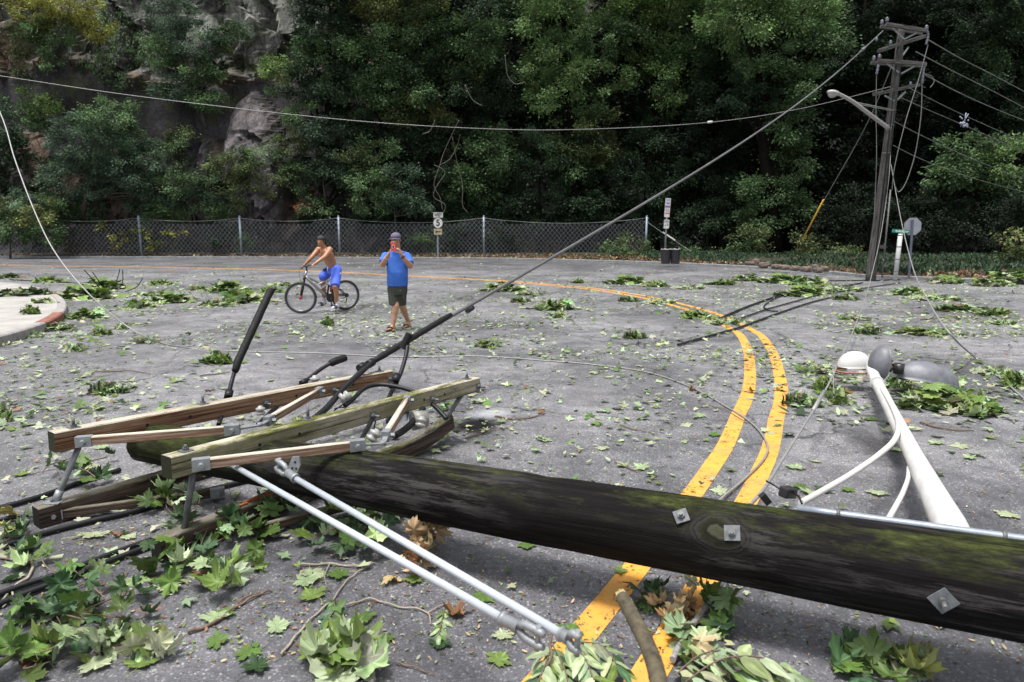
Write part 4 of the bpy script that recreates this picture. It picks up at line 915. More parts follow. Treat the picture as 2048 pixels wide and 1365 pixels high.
text_part('lettering', 'EDGECREST AV', 4.6 * m2, fr @ Matrix.Translation((2.4 * m2, -0.4 * m2, 0.005)), plain('sign_letter_mint', (0.55, 0.62, 0.58), 0.5), p_, 0.004, 0.80)
plate('emblem', [(x * m2 - 14.4 * m2, y * m2, 0.0028) for x, y in ((-2, -2), (2, -2), (2, 2), (-2, 2))], plain('emblem_blue', (0.03, 0.20, 0.34), 0.5), p_, fr, 0.003)
# bench-like board and thin stakes behind the pole
bd = empty('signboard_frame', G(1762, 553, 0.15), 'small grey board on two thin stakes behind the foot of the standing pole', 'board'); Y3 = 30.5
mb = MB(); mb.box(WY(1762, 494, Y3), (0.42, 0.03, 0.16)); mb.build('board', FAR_WOOD, bd)
for px in (1753, 1769):
    mb = MB(); mb.tube([WY(px, 552, Y3), WY(px, 488, Y3)], 0.02, 6); mb.build('stake', GALV_DULL, bd)

# ================================================================== STANDING POLE
base = G(1741, 557, 0.1); YP = base.y
def SP(px, py, dY=0.0): return WY(px, py, YP + dY)
ptop = SP(1804, 52)
sp = empty('standing_utility_pole', base, 'tall leaning grey utility pole with several crossarms and a street lamp arm', 'utility pole')
mb = MB(); n = 40; P = [SP(1741, 560).lerp(ptop, i / n) for i in range(n + 1)]; P[0].z = 0
rr = [0.170 - 0.06 * i / n + 0.006 * mnoise.noise(Vector((0, 0, i * 0.7))) for i in range(n + 1)]
pfr = axis_frame(P[0], P[-1], (0, 1, 0)); mb2 = MB(); inv = pfr.inverted(); mb2.tube([inv @ p for p in P], rr, 18); mb2.build('pole_shaft', FAR_WOOD, sp, pfr)
mp_ = YP / math.cos(PITCH) / F   # metres per pixel at the pole
def sarm(px0, py0, px1, py1, d0, d1, th=0.11, mat=FAR_WOOD):
    p0, p1 = SP(px0, py0, d0), SP(px1, py1, d1); fr = axis_frame(p0, p1); L = (p1 - p0).length; m_b = MB(); m_b.box((L / 2, 0, 0), (L, 0.10, th)); return m_b.build('crossarm', mat, sp, fr), p0, p1
def sbrace(p0, p1):
    m_b = MB(); m_b.beam(p0, p1, 0.03, 0.05); m_b.build('brace', GALV, sp)
A1, q0, q1 = sarm(1772, 49, 1853, 62, -0.3, -0.3); A1b, _, _ = sarm(1761, 53, 1844, 67, 0.2, 0.2)
sbrace(SP(1786, 57, -0.2), SP(1807, 78, -0.2)); sbrace(SP(1834, 66, -0.2), SP(1808, 79, -0.2))
A2, _, _ = sarm(1758, 102, 1849, 73, -1.1, 1.2); 
A3, _, _ = sarm(1755, 122, 1850, 128, -0.3, -0.3); A3b, _, _ = sarm(1742, 126, 1845, 132, 0.2, 0.2)
sbrace(SP(1774, 128, -0.2), SP(1800, 147, -0.2)); sbrace(SP(1829, 133, -0.2), SP(1802, 148, -0.2))
A4, _, _ = sarm(1748, 189, 1838, 170, -1.0, 1.0); sbrace(SP(1817, 95, 0.3), SP(1805, 112, -0.1)); sbrace(SP(1811, 184, 0.3), SP(1795, 200, -0.1)); sbrace(SP(1770, 192, -0.3), SP(1790, 203, -0.1))
def sins(px, py, s_=1.0, d=-0.25):
    s_ *= 0.72
    c = SP(px, py, d); m_b = MB(); prof = [(-0.12, 0.03), (-0.06, 0.07), (-0.02, 0.09), (0.0, 0.05), (0.05, 0.085), (0.09, 0.05), (0.12, 0.03)]
    m_b.tube([c + Vector((0, 0, h * s_)) for h, r in prof], [r * s_ for h, r in prof], 10); m_b.build('insulator', plain('grey_insulator', (0.11, 0.12, 0.14), 0.35), sp)
for a_ in ((1764, 45), (1774, 40), (1748, 117), (1759, 114), (1781, 86), (1853, 56), (1772, 52, .8), (1850, 130), (1805, 125, .8), (1821, 168, .8), (1753, 79, .8)): sins(*a_[:2], *(a_[2:] or (1.0,)))
# dangling strings of insulators at the arm ends
for pts in (((1853, 60), (1856, 72), (1852, 90)), ((1848, 132), (1846, 150), (1844, 168)), ((1757, 130), (1753, 150))):
    m_b = MB(); P = spline([SP(*p, -0.3) for p in pts], 6); m_b.tube(P, [0.03 + 0.02 * (i % 2) for i in range(len(P))], 8); m_b.build('strain_insulator', plain('grey_insulator', (0.11, 0.12, 0.14), 0.35), sp)
# vertical cables down the pole
for off, r, pxa, pya in ((0.0, 0.02, 1797, 78), (0.09, 0.014, 1801, 100)):
    m_b = MB(); m_b.tube([SP(pxa, pya, -0.2) + Vector((off, 0, 0)), SP(1783, 230, -0.3) + Vector((off, 0, 0)), SP(1772, 330, -0.32) + Vector((off, 0, 0)), SP(1749, 530, -0.3) + Vector((off, 0, 0))], r, 6); m_b.build('riser_cable', RUBBER, sp)
m_b = MB(); m_b.tube([SP(1781, 380, -0.3), SP(1764, 556, -0.4)], 0.028, 8); m_b.build('riser_pipe', GALV_DULL, sp)
# lamp arm
m_b = MB(); P = spline([SP(1777, 257, -0.25), SP(1738, 228, -1.2), SP(1706, 204, -2.0), SP(1683, 191, -2.5), SP(1674, 187, -2.7)], 6); m_b.tube(P, [0.07 - 0.025 * i / len(P) for i in range(len(P))], 10); la = m_b.build('lamp_arm', plain('pale_lamp_arm', (0.36, 0.34, 0.34), 0.5, 0.1), sp)
hc = SP(1667, 186.5, -2.85); m_b = MB(); m_b.ell(hc, (0.20, 0.15, 0.085), E3(0, 12, 0), 14, 8); m_b.ell(hc + Vector((-0.03, 0, -0.05)), (0.13, 0.11, 0.09), None, 12, 8, 1)
m_b.build('lamp_head', [plain('pale_lamp_arm', (0.36, 0.34, 0.34)), plain('lamp_lens', (0.30, 0.30, 0.32), 0.2)], la)
m_b = MB(); m_b.box(SP(1778, 256, -0.22), (0.10, 0.10, 0.22)); m_b.build('arm_bracket', GALV, la)
for a_, b_ in (((1701, 203, -2.1), (1790, 221, -0.2)), ((1706, 207, -2.0), (1790, 223, -0.2))):
    m_b = MB(); m_b.tube([SP(*a_), SP(*b_)], 0.012, 6); m_b.build('stay_wire', ALU, la)
m_b = MB()
for py in (215, 245, 300): q = P0 = SP(1741, 560).lerp(ptop, (560 - py) / (560 - 52)); m_b.tube([q - Vector((0, 0, .02)), q + Vector((0, 0, .02))], 0.145, 14)
m_b.build('pole_band', GALV_DULL, sp)
# wires hanging off and leaving the pole
gw = 'line wires leaving the standing pole to the right'
WIREM = plain('dull_wire', (0.17, 0.175, 0.17), 0.5, 0.2, 0.4, 1)
cable('hanging_wire', [SP(1856, 90, -.3), SP(1837, 160, -.4), SP(1812, 240, -.5), SP(1790, 330, -.5), SP(1784, 380, -.4)], 0.014, WIREM, 'wire from the top right insulator down across the standing pole', 'wire')
cable('hanging_wire', [SP(1844, 168, -.3), SP(1842, 230, -.3), SP(1832, 300, -.3), SP(1818, 350, -.3), SP(1806, 376, -.3), SP(1796, 384, -.3), SP(1790, 372, -.3)], 0.014, WIREM, 'wire hanging in a deep loop right of the standing pole', 'wire')
cable('hanging_wire', [SP(1753, 150, -.3), SP(1752, 220, -.3), SP(1753, 320, -.3), SP(1748, 440, -.3)], 0.011, WIREM, 'thin wire hanging straight down left of the standing pole', 'wire')
cable('guy_wire', [SP(1800, 90, 0), SP(1760, 190, 1), SP(1720, 275, 2), SP(1650, 398, 4), SP(1604, 482, 5.5)], 0.014, WIREM, 'guy wire with a yellow guard slanting to the ground left of the standing pole', 'guy wire', parts=(('yellow_guard', [SP(1647, 400, 4).lerp(SP(1604, 482, 5.5), 0.0), SP(1604, 482, 5.5)], 0.030, plain('yellow_guard', (0.55, 0.30, 0.02), 0.5, 0, 0.1)),))
for i, (pts, lab) in enumerate(((((1856, 80), (1920, 117), (1985, 150), (2060, 190)), 'highest line wire to the right of the standing pole'),
        (((1832, 104), (1900, 140), (1980, 180), (2060, 222)), 'second highest line wire to the right of the standing pole'),
        (((1846, 148), (1910, 182), (1980, 214), (2060, 246)), 'third line wire down, right of the standing pole'),
        (((1818, 176), (1870, 203), (1930, 232), (2060, 290)), 'fourth line wire down, carrying the insulator cluster'),
        (((1800, 195), (1860, 222), (1930, 252), (2060, 310)), 'fifth line wire down, just below the insulator cluster'),
        (((1786, 242), (1850, 275), (1960, 325), (2060, 362)), 'sixth line wire down, crossing the bright foliage at right'),
        (((1786, 291), (1850, 322), (1950, 358), (2060, 388)), 'lowest line wire to the right of the standing pole'))):
    cable('line_wire', [SP(px, py, 3.5 * k) for k, (px, py) in enumerate(pts)], 0.013 + 0.004 * (i < 3), WIREM, lab, 'wire', gw)
cable('line_wire', [SP(1846, 148, 0), SP(1862, 152, .5), SP(1868, 164, .5), SP(1860, 176, .5)], 0.012, WIREM, 'short loose curl of wire right of the second crossarm', 'wire')
ic = empty('insulator_cluster', SP(1930, 246, 6), 'small bright cluster of tangled insulators hanging on the line wires at right', 'insulators')
m_b = MB()
for i in range(16):
    q = SP(1929 + random.uniform(-9, 8), 243 + random.uniform(-9, 11), 6); m_b.ell(q, random.uniform(0.03, 0.065), None, 6, 4)
m_b.tube([SP(1932, 226, 6), SP(1929, 246, 6)], 0.02, 6); m_b.tube([SP(1937, 228, 6), SP(1921, 254, 6)], 0.015, 6)
m_b.build('insulators', plain('pale_blue_insulator', (0.24, 0.27, 0.34), 0.3, 0, 0.3, 8), ic)

# ================================================================== BICYCLE
def organic(name, mb, mat, parent, voxel=0.012, smooth=4, own=False):
    o = mb.build(name, mat, parent, own=own); rm = o.modifiers.new('remesh', 'REMESH'); rm.mode = 'VOXEL'; rm.voxel_size = voxel; rm.use_smooth_shade = True
    if smooth: sm_ = o.modifiers.new('smooth', 'SMOOTH'); sm_.iterations = smooth; sm_.factor = 0.5
    dg = bpy.context.evaluated_depsgraph_get(); dg.update(); me = bpy.data.meshes.new_from_object(o.evaluated_get(dg)); old = o.data; o.modifiers.clear(); o.data = me
    me.name = name; me.materials.clear()
    for m_ in (mat if isinstance(mat, (list, tuple)) else [mat]): me.materials.append(m_)
    return o
fc = G(603, 627.5); TH = R(39); ub = Vector((math.cos(TH), math.sin(TH), 0)); vb = Vector((math.sin(TH), -math.cos(TH), 0))   # v towards the camera
def B(u, v, z): return fc + ub * u + vb * v + Vector((0, 0, z))
bike = empty('bicycle', fc, 'grey full suspension mountain bicycle ridden by the shirtless person', 'bicycle')
FRM = plain('bike_silver', (0.34, 0.34, 0.35), 0.35, 0.6, 0.15, 10); BKW = plain('bike_white', (0.6, 0.6, 0.6), 0.35, 0.2, 0.1); BBLK = plain('bike_black', (0.015, 0.015, 0.016), 0.5, 0, 0.2); TYRE = plain('tyre_rubber', (0.028, 0.028, 0.03), 0.85, 0, 0.2, 30); BRED = plain('bike_red', (0.35, 0.03, 0.02), 0.4, 0, 0.1)
def wheel(c, ax, rad, name='wheel'):
    ax = Vector(ax).normalized(); e1 = ax.cross(Vector((0, 0, 1))).normalized(); e2 = e1.cross(ax)
    root = empty(name, c); root.parent = bike; root.matrix_basis = WM[bike].inverted() @ Matrix.Translation(c); WM[root] = Matrix.Translation(c)
    ring = lambda r: [c + e1 * r * math.cos(t) + e2 * r * math.sin(t) for t in np.linspace(0, 2 * math.pi, 49)]
    m_b = MB(); m_b.tube(ring(rad - 0.026), 0.026, 10, caps=False); m_b.build('tyre', TYRE, root)
    m_b = MB(); m_b.tube(ring(rad - 0.058), 0.011, 6, caps=False); m_b.build('rim', FRM, root)
    m_b = MB()
    for k in range(28):
        t = 2 * math.pi * k / 28; s_ = 1 if k % 2 else -1; m_b.tube([c + ax * 0.03 * s_ + (e1 * math.cos(t + 0.3 * s_) + e2 * math.sin(t + 0.3 * s_)) * 0.02, c + (e1 * math.cos(t) + e2 * math.sin(t)) * (rad - 0.06)], 0.0016, 4)
    m_b.tube([c - ax * 0.05, c + ax * 0.05], 0.022, 10); m_b.build('spokes', FRM, root)
    return root
RAD = 0.335
hubF = fc + Vector((0, 0, RAD)); hubR = B(1.02, 0, RAD)
axF = Vector((math.sin(R(6)), -math.cos(R(6)), 0)); wheel(hubF, axF, RAD); wheel(hubR, vb, RAD)
eF = Vector((math.cos(R(6)), math.sin(R(6)), 0))
crown = B(0.10, 0, 0.74); htop = B(0.155, 0, 0.90); bbk = B(0.64, 0, 0.30); seatc = B(0.60, 0, 0.60)
m_b = MB()
for s_ in (-1, 1): m_b.tube([hubF + axF * 0.06 * s_, hubF + axF * 0.06 * s_ + (crown - hubF) * 0.55, crown + axF * 0.06 * s_], [0.017, 0.020, 0.016], 10)
m_b.tube([crown - axF * 0.08, crown + axF * 0.08], 0.022, 10); m_b.build('fork', BBLK, bike)
m_b = MB(); m_b.tube([hubF + axF * 0.065 - Vector((0, 0, .03)), hubF + axF * 0.065 + Vector((0.012, 0, .05))], 0.021, 10); m_b.build('fork_tip', BRED, bike)
m_b = MB(); m_b.tube([B(.105, 0, .76), htop], 0.028, 12); m_b.tube([B(.125, 0, .81), B(.30, 0, .70), B(.52, 0, .55), seatc], [.024, .024, .022, .02], 10)
m_b.tube([B(.12, 0, .79), B(.30, 0, .60), B(.50, 0, .40), bbk], [.030, .032, .032, .028], 12); m_b.build('frame', FRM, bike)
m_b = MB()
m_b.tube([B(.36, .02, .585), B(.52, .02, .66), B(.66, .02, .72)], 0.014, 8); m_b.tube([B(.44, .02, .50), B(.56, .02, .58), B(.68, .02, .70)], 0.014, 8); m_b.tube([seatc, B(.64, 0, .78)], .018, 8)
m_b.build('suspension_link', BKW, bike)
m_b = MB()
for s_ in (-1, 1): m_b.tube([B(.66, .04 * s_, .36), hubR + vb * .06 * s_], .014, 8); m_b.tube([B(.66, .04 * s_, .55), B(.90, .06 * s_, .46), hubR + vb * .06 * s_], .012, 8)
m_b.tube([B(.60, 0, .36), B(.64, 0, .58)], .02, 8); m_b.build('swingarm', BBLK, bike)
m_b = MB(); m_b.tube([B(.68, 0, .42), B(.70, 0, .57)], .022, 10); m_b.build('shock', BRED, bike)
m_b = MB(); m_b.tube([bbk + vb * .05, bbk + vb * .062], .095, 24); m_b.tube([bbk + vb * .07, B(.66, .075, .14)], .012, 8); m_b.tube([bbk - vb * .07, B(.58, -.075, .46)], .012, 8); cr = m_b.build('crankset', BBLK, bike)
for q in (B(.66, .14, .135), B(.58, -.14, .46)): m_b = MB(); m_b.box(q, (.09, .08, .022), Matrix.Rotation(TH, 3, 'Z')); m_b.build('pedal', BBLK, bike)
m_b = MB(); m_b.tube([hubR + vb * .05, hubR + vb * .075], .045, 16); m_b.tube([hubR + vb * .06 - Vector((0, 0, .06)), hubR + vb * .07 - Vector((.03, 0, .16))], .012, 8)
for s_ in (-1, 1): m_b.tube([bbk + vb * .056 + Vector((0, 0, .09 * s_)), hubR + vb * .062 + Vector((0, 0, .04 * s_))], .005, 5)
m_b.build('chain_drive', BBLK, bike)
m_b = MB(); m_b.tube([B(.64, 0, .74), B(.62, 0, .90)], .014, 8); m_b.build('seat_post', BBLK, bike)
m_b = MB(); m_b.ell(B(.64, 0, .915), (.13, .065, .03), Matrix.Rotation(TH, 3, 'Z')); m_b.build('saddle', BBLK, bike)
stem = B(.135, 0, 1.0); hL = W(623, 531, 14.0); hR = W(607.5, 531.5, 14.5)
m_b = MB(); m_b.tube([htop, B(.16, 0, .96), stem], .018, 8); m_b.tube(spline([hL, hL.lerp(stem, .5), stem, hR.lerp(stem, .5), hR], 5), .0125, 8)
hb = m_b.build('handlebar', BBLK, bike)
for q, d_ in ((hL, 1), (hR, -1)):
    m_b = MB(); dq = (q - stem).normalized(); m_b.tube([q - dq * .10, q + dq * .04], .019, 10); m_b.build('grip', BBLK, hb)
    m_b = MB(); m_b.tube([q - dq * .12, q - dq * .08 + Vector((-.06, -.02, -.03)), q + Vector((-.08, -.02, -.05))], .007, 6); m_b.build('brake_lever', BBLK, hb)
m_b = MB(); m_b.tube(spline([hR + Vector((-.05, 0, -.03)), W(599, 545, 14.3), W(601, 560, 14.2), W(612, 575, 14.2)], 6), .004, 5); m_b.tube(spline([hL, W(606, 550, 14.1), W(613, 556, 14.2), crown], 6), .004, 5); m_b.build('brake_cable', BBLK, bike)

# ================================================================== PEOPLE
def skinmat(name, c):
    m, t, b = nodes(name); n = noisetex(t, 9, 4, 0.6); r = ramp(t, n.outputs[0], [(0.3, tuple(x * 0.82 for x in c)), (0.7, tuple(x * 1.15 for x in c))]); t.links.new(r.outputs[0], b.inputs['Base Color'])
    b.inputs['Roughness'].default_value = 0.48; b.inputs['Subsurface Weight'].default_value = 0.08; b.inputs['Subsurface Radius'].default_value = (0.02, 0.008, 0.004); return m
SK1 = skinmat('tanned_skin', (0.36, 0.165, 0.085)); SK2 = skinmat('skin', (0.42, 0.23, 0.145))
HAIR = plain('black_hair', (0.012, 0.010, 0.010), 0.6, 0, 0.3, 60); EYEW = plain('eye_white', (0.5, 0.48, 0.46), 0.3); EYED = plain('eye_dark', (0.01, 0.008, 0.008), 0.2); LIP = plain('lip', (0.28, 0.09, 0.07), 0.5)
def head_frame(c, face, up):
    face = Vector(face).normalized(); up = Vector(up); x = (-face).cross(up).normalized(); y = -face; z = x.cross(y).normalized()
    m = Matrix((x, y, z)).transposed().to_4x4(); m.translation = c; return m     # local: x right(image), -y = face forward, z up
def add_head(mb, hf, s=1.0):
    """skull, jaw, nose, ears as solids in head space, ~0.23 tall"""
    T = lambda x, y, z: hf @ Vector((x * s, y * s, z * s)); r3 = hf.to_3x3()
    mb.ell(T(0, 0.012, 0.035), (0.076 * s, 0.094 * s, 0.088 * s), r3, 20, 14)
    mb.ell(T(0, -0.022, -0.045), (0.058 * s, 0.062 * s, 0.068 * s), r3, 18, 12)
    mb.ell(T(0, -0.048, -0.092), (0.028 * s, 0.026 * s, 0.022 * s), r3, 12, 8)
    for sx in (-1, 1):
        mb.ell(T(sx * 0.034, -0.056, -0.012), (0.022 * s, 0.02 * s, 0.018 * s), r3, 10, 8)
        mb.ell(T(sx * 0.030, -0.072, 0.030), (0.024 * s, 0.012 * s, 0.009 * s), r3, 10, 6)
        mb.ell(T(sx * 0.079, 0.012, 0.0), (0.008 * s, 0.018 * s, 0.031 * s), r3, 10, 8)
    mb.cap(T(0, -0.079, 0.020), T(0, -0.098, -0.020), 0.008 * s, 0.013 * s, 10)
    for sx in (-1, 1): mb.ell(T(sx * 0.012, -0.09, -0.024), (0.008 * s, 0.009 * s, 0.007 * s), r3, 8, 6)
    mb.ell(T(0, -0.076, -0.056), (0.024 * s, 0.012 * s, 0.009 * s), r3, 10, 6)
def add_features(hf, parent, s=1.0):
    r3 = hf.to_3x3(); T = lambda x, y, z: hf @ Vector((x * s, y * s, z * s))
    for sx in (-1, 1):
        m_b = MB(); m_b.ell(T(sx * 0.030, -0.0735, 0.014), (0.0135 * s, 0.008 * s, 0.0065 * s), r3, 10, 6); m_b.ell(T(sx * 0.030, -0.079, 0.014), (0.006 * s, 0.004 * s, 0.006 * s), r3, 8, 6, 1); m_b.build('eye', [EYEW, EYED], parent)
        m_b = MB(); m_b.tube([T(sx * 0.014, -0.088, 0.030), T(sx * 0.030, -0.087, 0.036), T(sx * 0.047, -0.077, 0.031)], [0.0045 * s, 0.0045 * s, 0.0025 * s], 6, flat=0.7); m_b.build('eyebrow', HAIR, parent)
    m_b = MB(); m_b.tube([T(-0.023, -0.082, -0.057), T(0, -0.090, -0.055), T(0.023, -0.082, -0.057)], [0.003 * s, 0.0055 * s, 0.003 * s], 6); m_b.build('mouth', LIP, parent)
def add_hand(mb, wrist, dirv, palm_n, s=1.0, curl=0.5, thumb=1, spread=0.08):
    """palm + four fingers + thumb; dirv = towards fingertips, palm_n = out of the palm"""
    d = Vector(dirv).normalized(); n_ = Vector(palm_n); n_ = (n_ - d * n_.dot(d)).normalized(); sd_ = d.cross(n_).normalized() * thumb
    mb.cap(wrist, wrist + d * 0.03 * s, 0.024 * s, 0.026 * s, 10)
    for k in (-1.5, -0.5, 0.5, 1.5): mb.cap(wrist + d * 0.03 * s + sd_ * 0.010 * k * s, wrist + d * 0.085 * s + sd_ * 0.0185 * k * s, 0.0155 * s, 0.0135 * s, 8)
    for k, L_ in ((1.5, 0.070), (0.5, 0.080), (-0.5, 0.074), (-1.5, 0.058)):
        p_ = wrist + d * 0.088 * s + sd_ * 0.0195 * k * s; dd = (d + sd_ * spread * k).normalized(); a_ = 0.0
        for j, f_ in enumerate((0.45, 0.32, 0.25)):
            a_ += curl * (0.7 if j == 0 else 1.0); dv_ = dd * math.cos(a_) + n_ * math.sin(a_); q = p_ + dv_ * L_ * f_ * s * 1.05; r_ = (0.0098 - 0.001 * j) * s; mb.cap(p_, q, r_, r_ * 0.93, 8); p_ = q
    p_ = wrist + d * 0.035 * s + sd_ * 0.026 * s
    for j, (L_, a_) in enumerate(((0.042, 0.75), (0.034, 0.45), (0.028, 0.25))):
        dv_ = (d * math.cos(a_) + sd_ * math.sin(a_) + n_ * 0.35 * curl * 2).normalized(); q = p_ + dv_ * L_ * s; mb.cap(p_, q, (0.0125 - 0.0012 * j) * s, (0.0115 - 0.0012 * j) * s, 8); p_ = q

# ---- rider
rd = Vector
sN, sF = W(660, 500, 14.30), W(636.5, 500, 14.72); hipN, hipF = W(673, 541, 14.58), W(660, 540, 14.86)
kneeN, ankN = W(670, 574, 14.30), W(673, 606, 14.42); kneeF, ankF = W(645, 556, 14.72), W(647, 600, 14.85)
elN, wrN = W(650, 513.5, 14.15), W(630, 528, 13.99); elF, wrF = W(622.5, 516, 14.55), W(610, 529, 14.52)
rider = empty('person', fc + Vector((.8, .2, 0)), 'shirtless person in a backward dark cap and blue shorts riding the bicycle', 'person')
mb = MB()
hc_ = W(641.5, 483.5, 14.42); face_d = (Vector((0, 0, CAMH)) - hc_).normalized() + Vector((-0.42, 0, -0.02)); hf1 = head_frame(hc_, face_d, (0.04, 0, 1)); HS1 = 0.94
add_head(mb, hf1, HS1)
neck0 = sN.lerp(sF, 0.5) + Vector((0, 0.02, 0.03)); mb.cap(neck0, hc_ + Vector((0.012, 0.02, -0.06)), 0.062, 0.054, 14)
wc = hipN.lerp(hipF, 0.5) + Vector((0, 0, .06)); cc = sN.lerp(sF, 0.5)
shd = (sN - sF); shd.z = 0; sw = shd.length; sx_ = shd.normalized(); dp = Vector((-sx_.y, sx_.x, 0)); 
if dp.y > 0: dp = -dp
spine = [wc + (cc - wc) * t + dp * b_ for t, b_ in ((-0.05, 0.0), (0.15, 0.0), (0.35, -0.005), (0.6, -0.01), (0.8, -0.012), (0.95, 0.0), (1.06, 0.01))]
axd = (cc - wc).normalized(); front = sx_.cross(axd).normalized(); 
if front.dot(dp) < 0: front = -front
wid = [0.155, 0.145, 0.15, 0.175, 0.185, 0.16, 0.09]; dep = [0.105, 0.10, 0.105, 0.118, 0.115, 0.095, 0.06]
mb.loft([(c_, sx_ * a_, front * b_) for c_, a_, b_ in zip(spine, wid, dep)], 24)
for s_, p_ in ((1, sN), (-1, sF)): mb.ell(p_ - sx_ * 0.02 * s_, (0.072, 0.068, 0.068)); mb.ell(cc + sx_ * 0.075 * s_ + front * 0.075 - axd * 0.10, (0.085, 0.045, 0.06), Matrix((sx_, -front, axd)).transposed())
for sh_, el_, wr_ in ((sN, elN, wrN), (sF, elF, wrF)):
    mb.cap(sh_, sh_.lerp(el_, .55), 0.060, 0.052, 12); mb.cap(sh_.lerp(el_, .5), el_, 0.053, 0.042, 12); mb.cap(el_, el_.lerp(wr_, .35), 0.043, 0.044, 12); mb.cap(el_.lerp(wr_, .35), wr_, 0.044, 0.027, 12)
for hp, kn_, an_ in ((hipN, kneeN, ankN), (hipF, kneeF, ankF)):
    mb.cap(hp, kn_, 0.088, 0.058, 14); mb.cap(kn_, kn_.lerp(an_, .35) + Vector((.012, .012, 0)), 0.056, 0.058, 14); mb.cap(kn_.lerp(an_, .35) + Vector((.012, .012, 0)), an_, 0.056, 0.036, 14)
for wr_, el_, hp, tt in ((wrN, elN, hL, 1), (wrF, elF, hR, -1)):
    d_ = (wr_ - el_).normalized(); d_ = (d_ * 0.5 + (hp - wr_).normalized() * 0.6 + Vector((-.25, 0, .0))).normalized(); add_hand(mb, wr_, d_, (0.1, 0, -1), 0.95, 0.85, tt, 0.02)
for an_, toe in ((ankN, W(665, 617, 14.30)), (ankF, W(636.5, 612, 14.75))):
    hl = an_ + Vector((.015, .01, -.055)); mb.cap(an_, hl, 0.037, 0.036, 12); mb.cap(hl, hl.lerp(toe, .6), 0.036, 0.034, 12); mb.cap(hl.lerp(toe, .6), toe, 0.036, 0.024, 12)
rb = organic('body', mb, SK1, rider, 0.0085, 3)
add_features(hf1, rb, HS1)
r3 = hf1.to_3x3(); T = lambda x, y, z: hf1 @ Vector((x * HS1, y * HS1, z * HS1))
mb = MB(); mb.ell(T(0, 0.016, 0.060), (0.088 * HS1, 0.104 * HS1, 0.078 * HS1), r3, 22, 14); mb.tube([T(0, .10, .03), T(0, .15, .012), T(0, .175, .0)], [.06, .055, .03], 14, flat=0.18); 
cap_o = organic('cap', mb, plain('dark_cap', (0.025, 0.025, 0.03), 0.8, 0, 0.2, 30), rb, 0.006, 2)
mb = MB()
for sx in (-1, 1): mb.ell(T(sx * .072, .02, .012), (.012, .045, .035), r3)
mb.ell(T(0, .085, -.01), (.06, .03, .05), r3); mb.build('hair', HAIR, rb)
# shorts
mb = MB(); BLS = plain('bright_blue_shorts', (0.055, 0.115, 0.58), 0.75, 0, 0.18, 10, 0.4)
pel = hipN.lerp(hipF, .5)
mb.loft([(wc + axd * 0.035 , sx_ * .158, front * .112), (wc - axd * .02, sx_ * .172, front * .13), (pel, sx_ * .185, front * .15), (pel - axd * .07, sx_ * .17, front * .14)], 22)
for hp, kn_ in ((hipN, kneeN), (hipF, kneeF)):
    e_ = hp.lerp(kn_, 1.04 if hp is hipF else 0.98); mid = hp.lerp(e_, .5); mb.cap(hp, mid, .112, .108, 18); mb.cap(mid, hp.lerp(e_, .85), .106, .10, 18); d_ = (e_ - mid).normalized(); side = d_.orthogonal().normalized(); up2 = d_.cross(side)
    mb.loft([(mid, side * .10, up2 * .10), (hp.lerp(e_, .85), side * .102, up2 * .102), (e_, side * .098, up2 * .098)], 18)
organic('shorts', mb, BLS, rb, 0.0095, 3)
mb = MB(); q = W(680, 546, 14.47); mb.tube([q, q + Vector((.0, 0, -.07)), q + Vector((-.01, 0, -.15))], [.014, .016, .014], 6); mb.build('shorts_stripe', plain('cream_stripe', (0.6, 0.56, 0.42), 0.7), rb)
mb = MB(); q = W(655.5, 534, 14.48); mb.tube([q, q + Vector((-.012, -.01, -.06)), q + Vector((-.006, -.01, -.10))], .006, 6); mb.build('drawstring', plain('white_cord', (0.6, 0.6, 0.62), 0.7), rb)
for an_, toe in ((ankN, W(665, 617, 14.30)), (ankF, W(636.5, 612, 14.75))):
    hl = an_ + Vector((.015, .01, -.055)); mb = MB(); mb.cap(an_ + Vector((0, 0, .045)), hl, 0.043, 0.042, 14); mb.cap(hl, toe, 0.042, 0.030, 14); organic('sock', mb, plain('white_sock', (0.55, 0.56, 0.62), 0.85, 0, 0.1), rb, .006, 1)
    d_ = (toe - hl); d_.z = d_.z * .6; c0 = hl - d_.normalized() * .055 - Vector((0, 0, .042)); c1 = toe + d_.normalized() * .045 - Vector((0, 0, .038)); mb = MB(); mb.tube([c0, c0.lerp(c1, .3), c0.lerp(c1, .7), c1], [.030, .040, .050, .034], 14, flat=0.28); so = mb.build('slide_sole', plain('pale_sole', (0.42, 0.42, 0.44), 0.7), rb)
    mb = MB(); m0 = hl.lerp(toe, .62); sd_ = d_.normalized().cross(Vector((0, 0, 1))); P = [m0 + sd_ * (.056 * math.cos(t)) + Vector((0, 0, .052 * math.sin(t) - .012)) for t in np.linspace(-.3, math.pi + .3, 12)]; mb.tube(P, .012, 6); mb.tube([p + d_.normalized() * .02 for p in P], .012, 6); mb.tube([p - d_.normalized() * .02 for p in P], .012, 6); mb.build('slide_strap', plain('dark_slide', (0.03, 0.035, 0.06), 0.6), so)

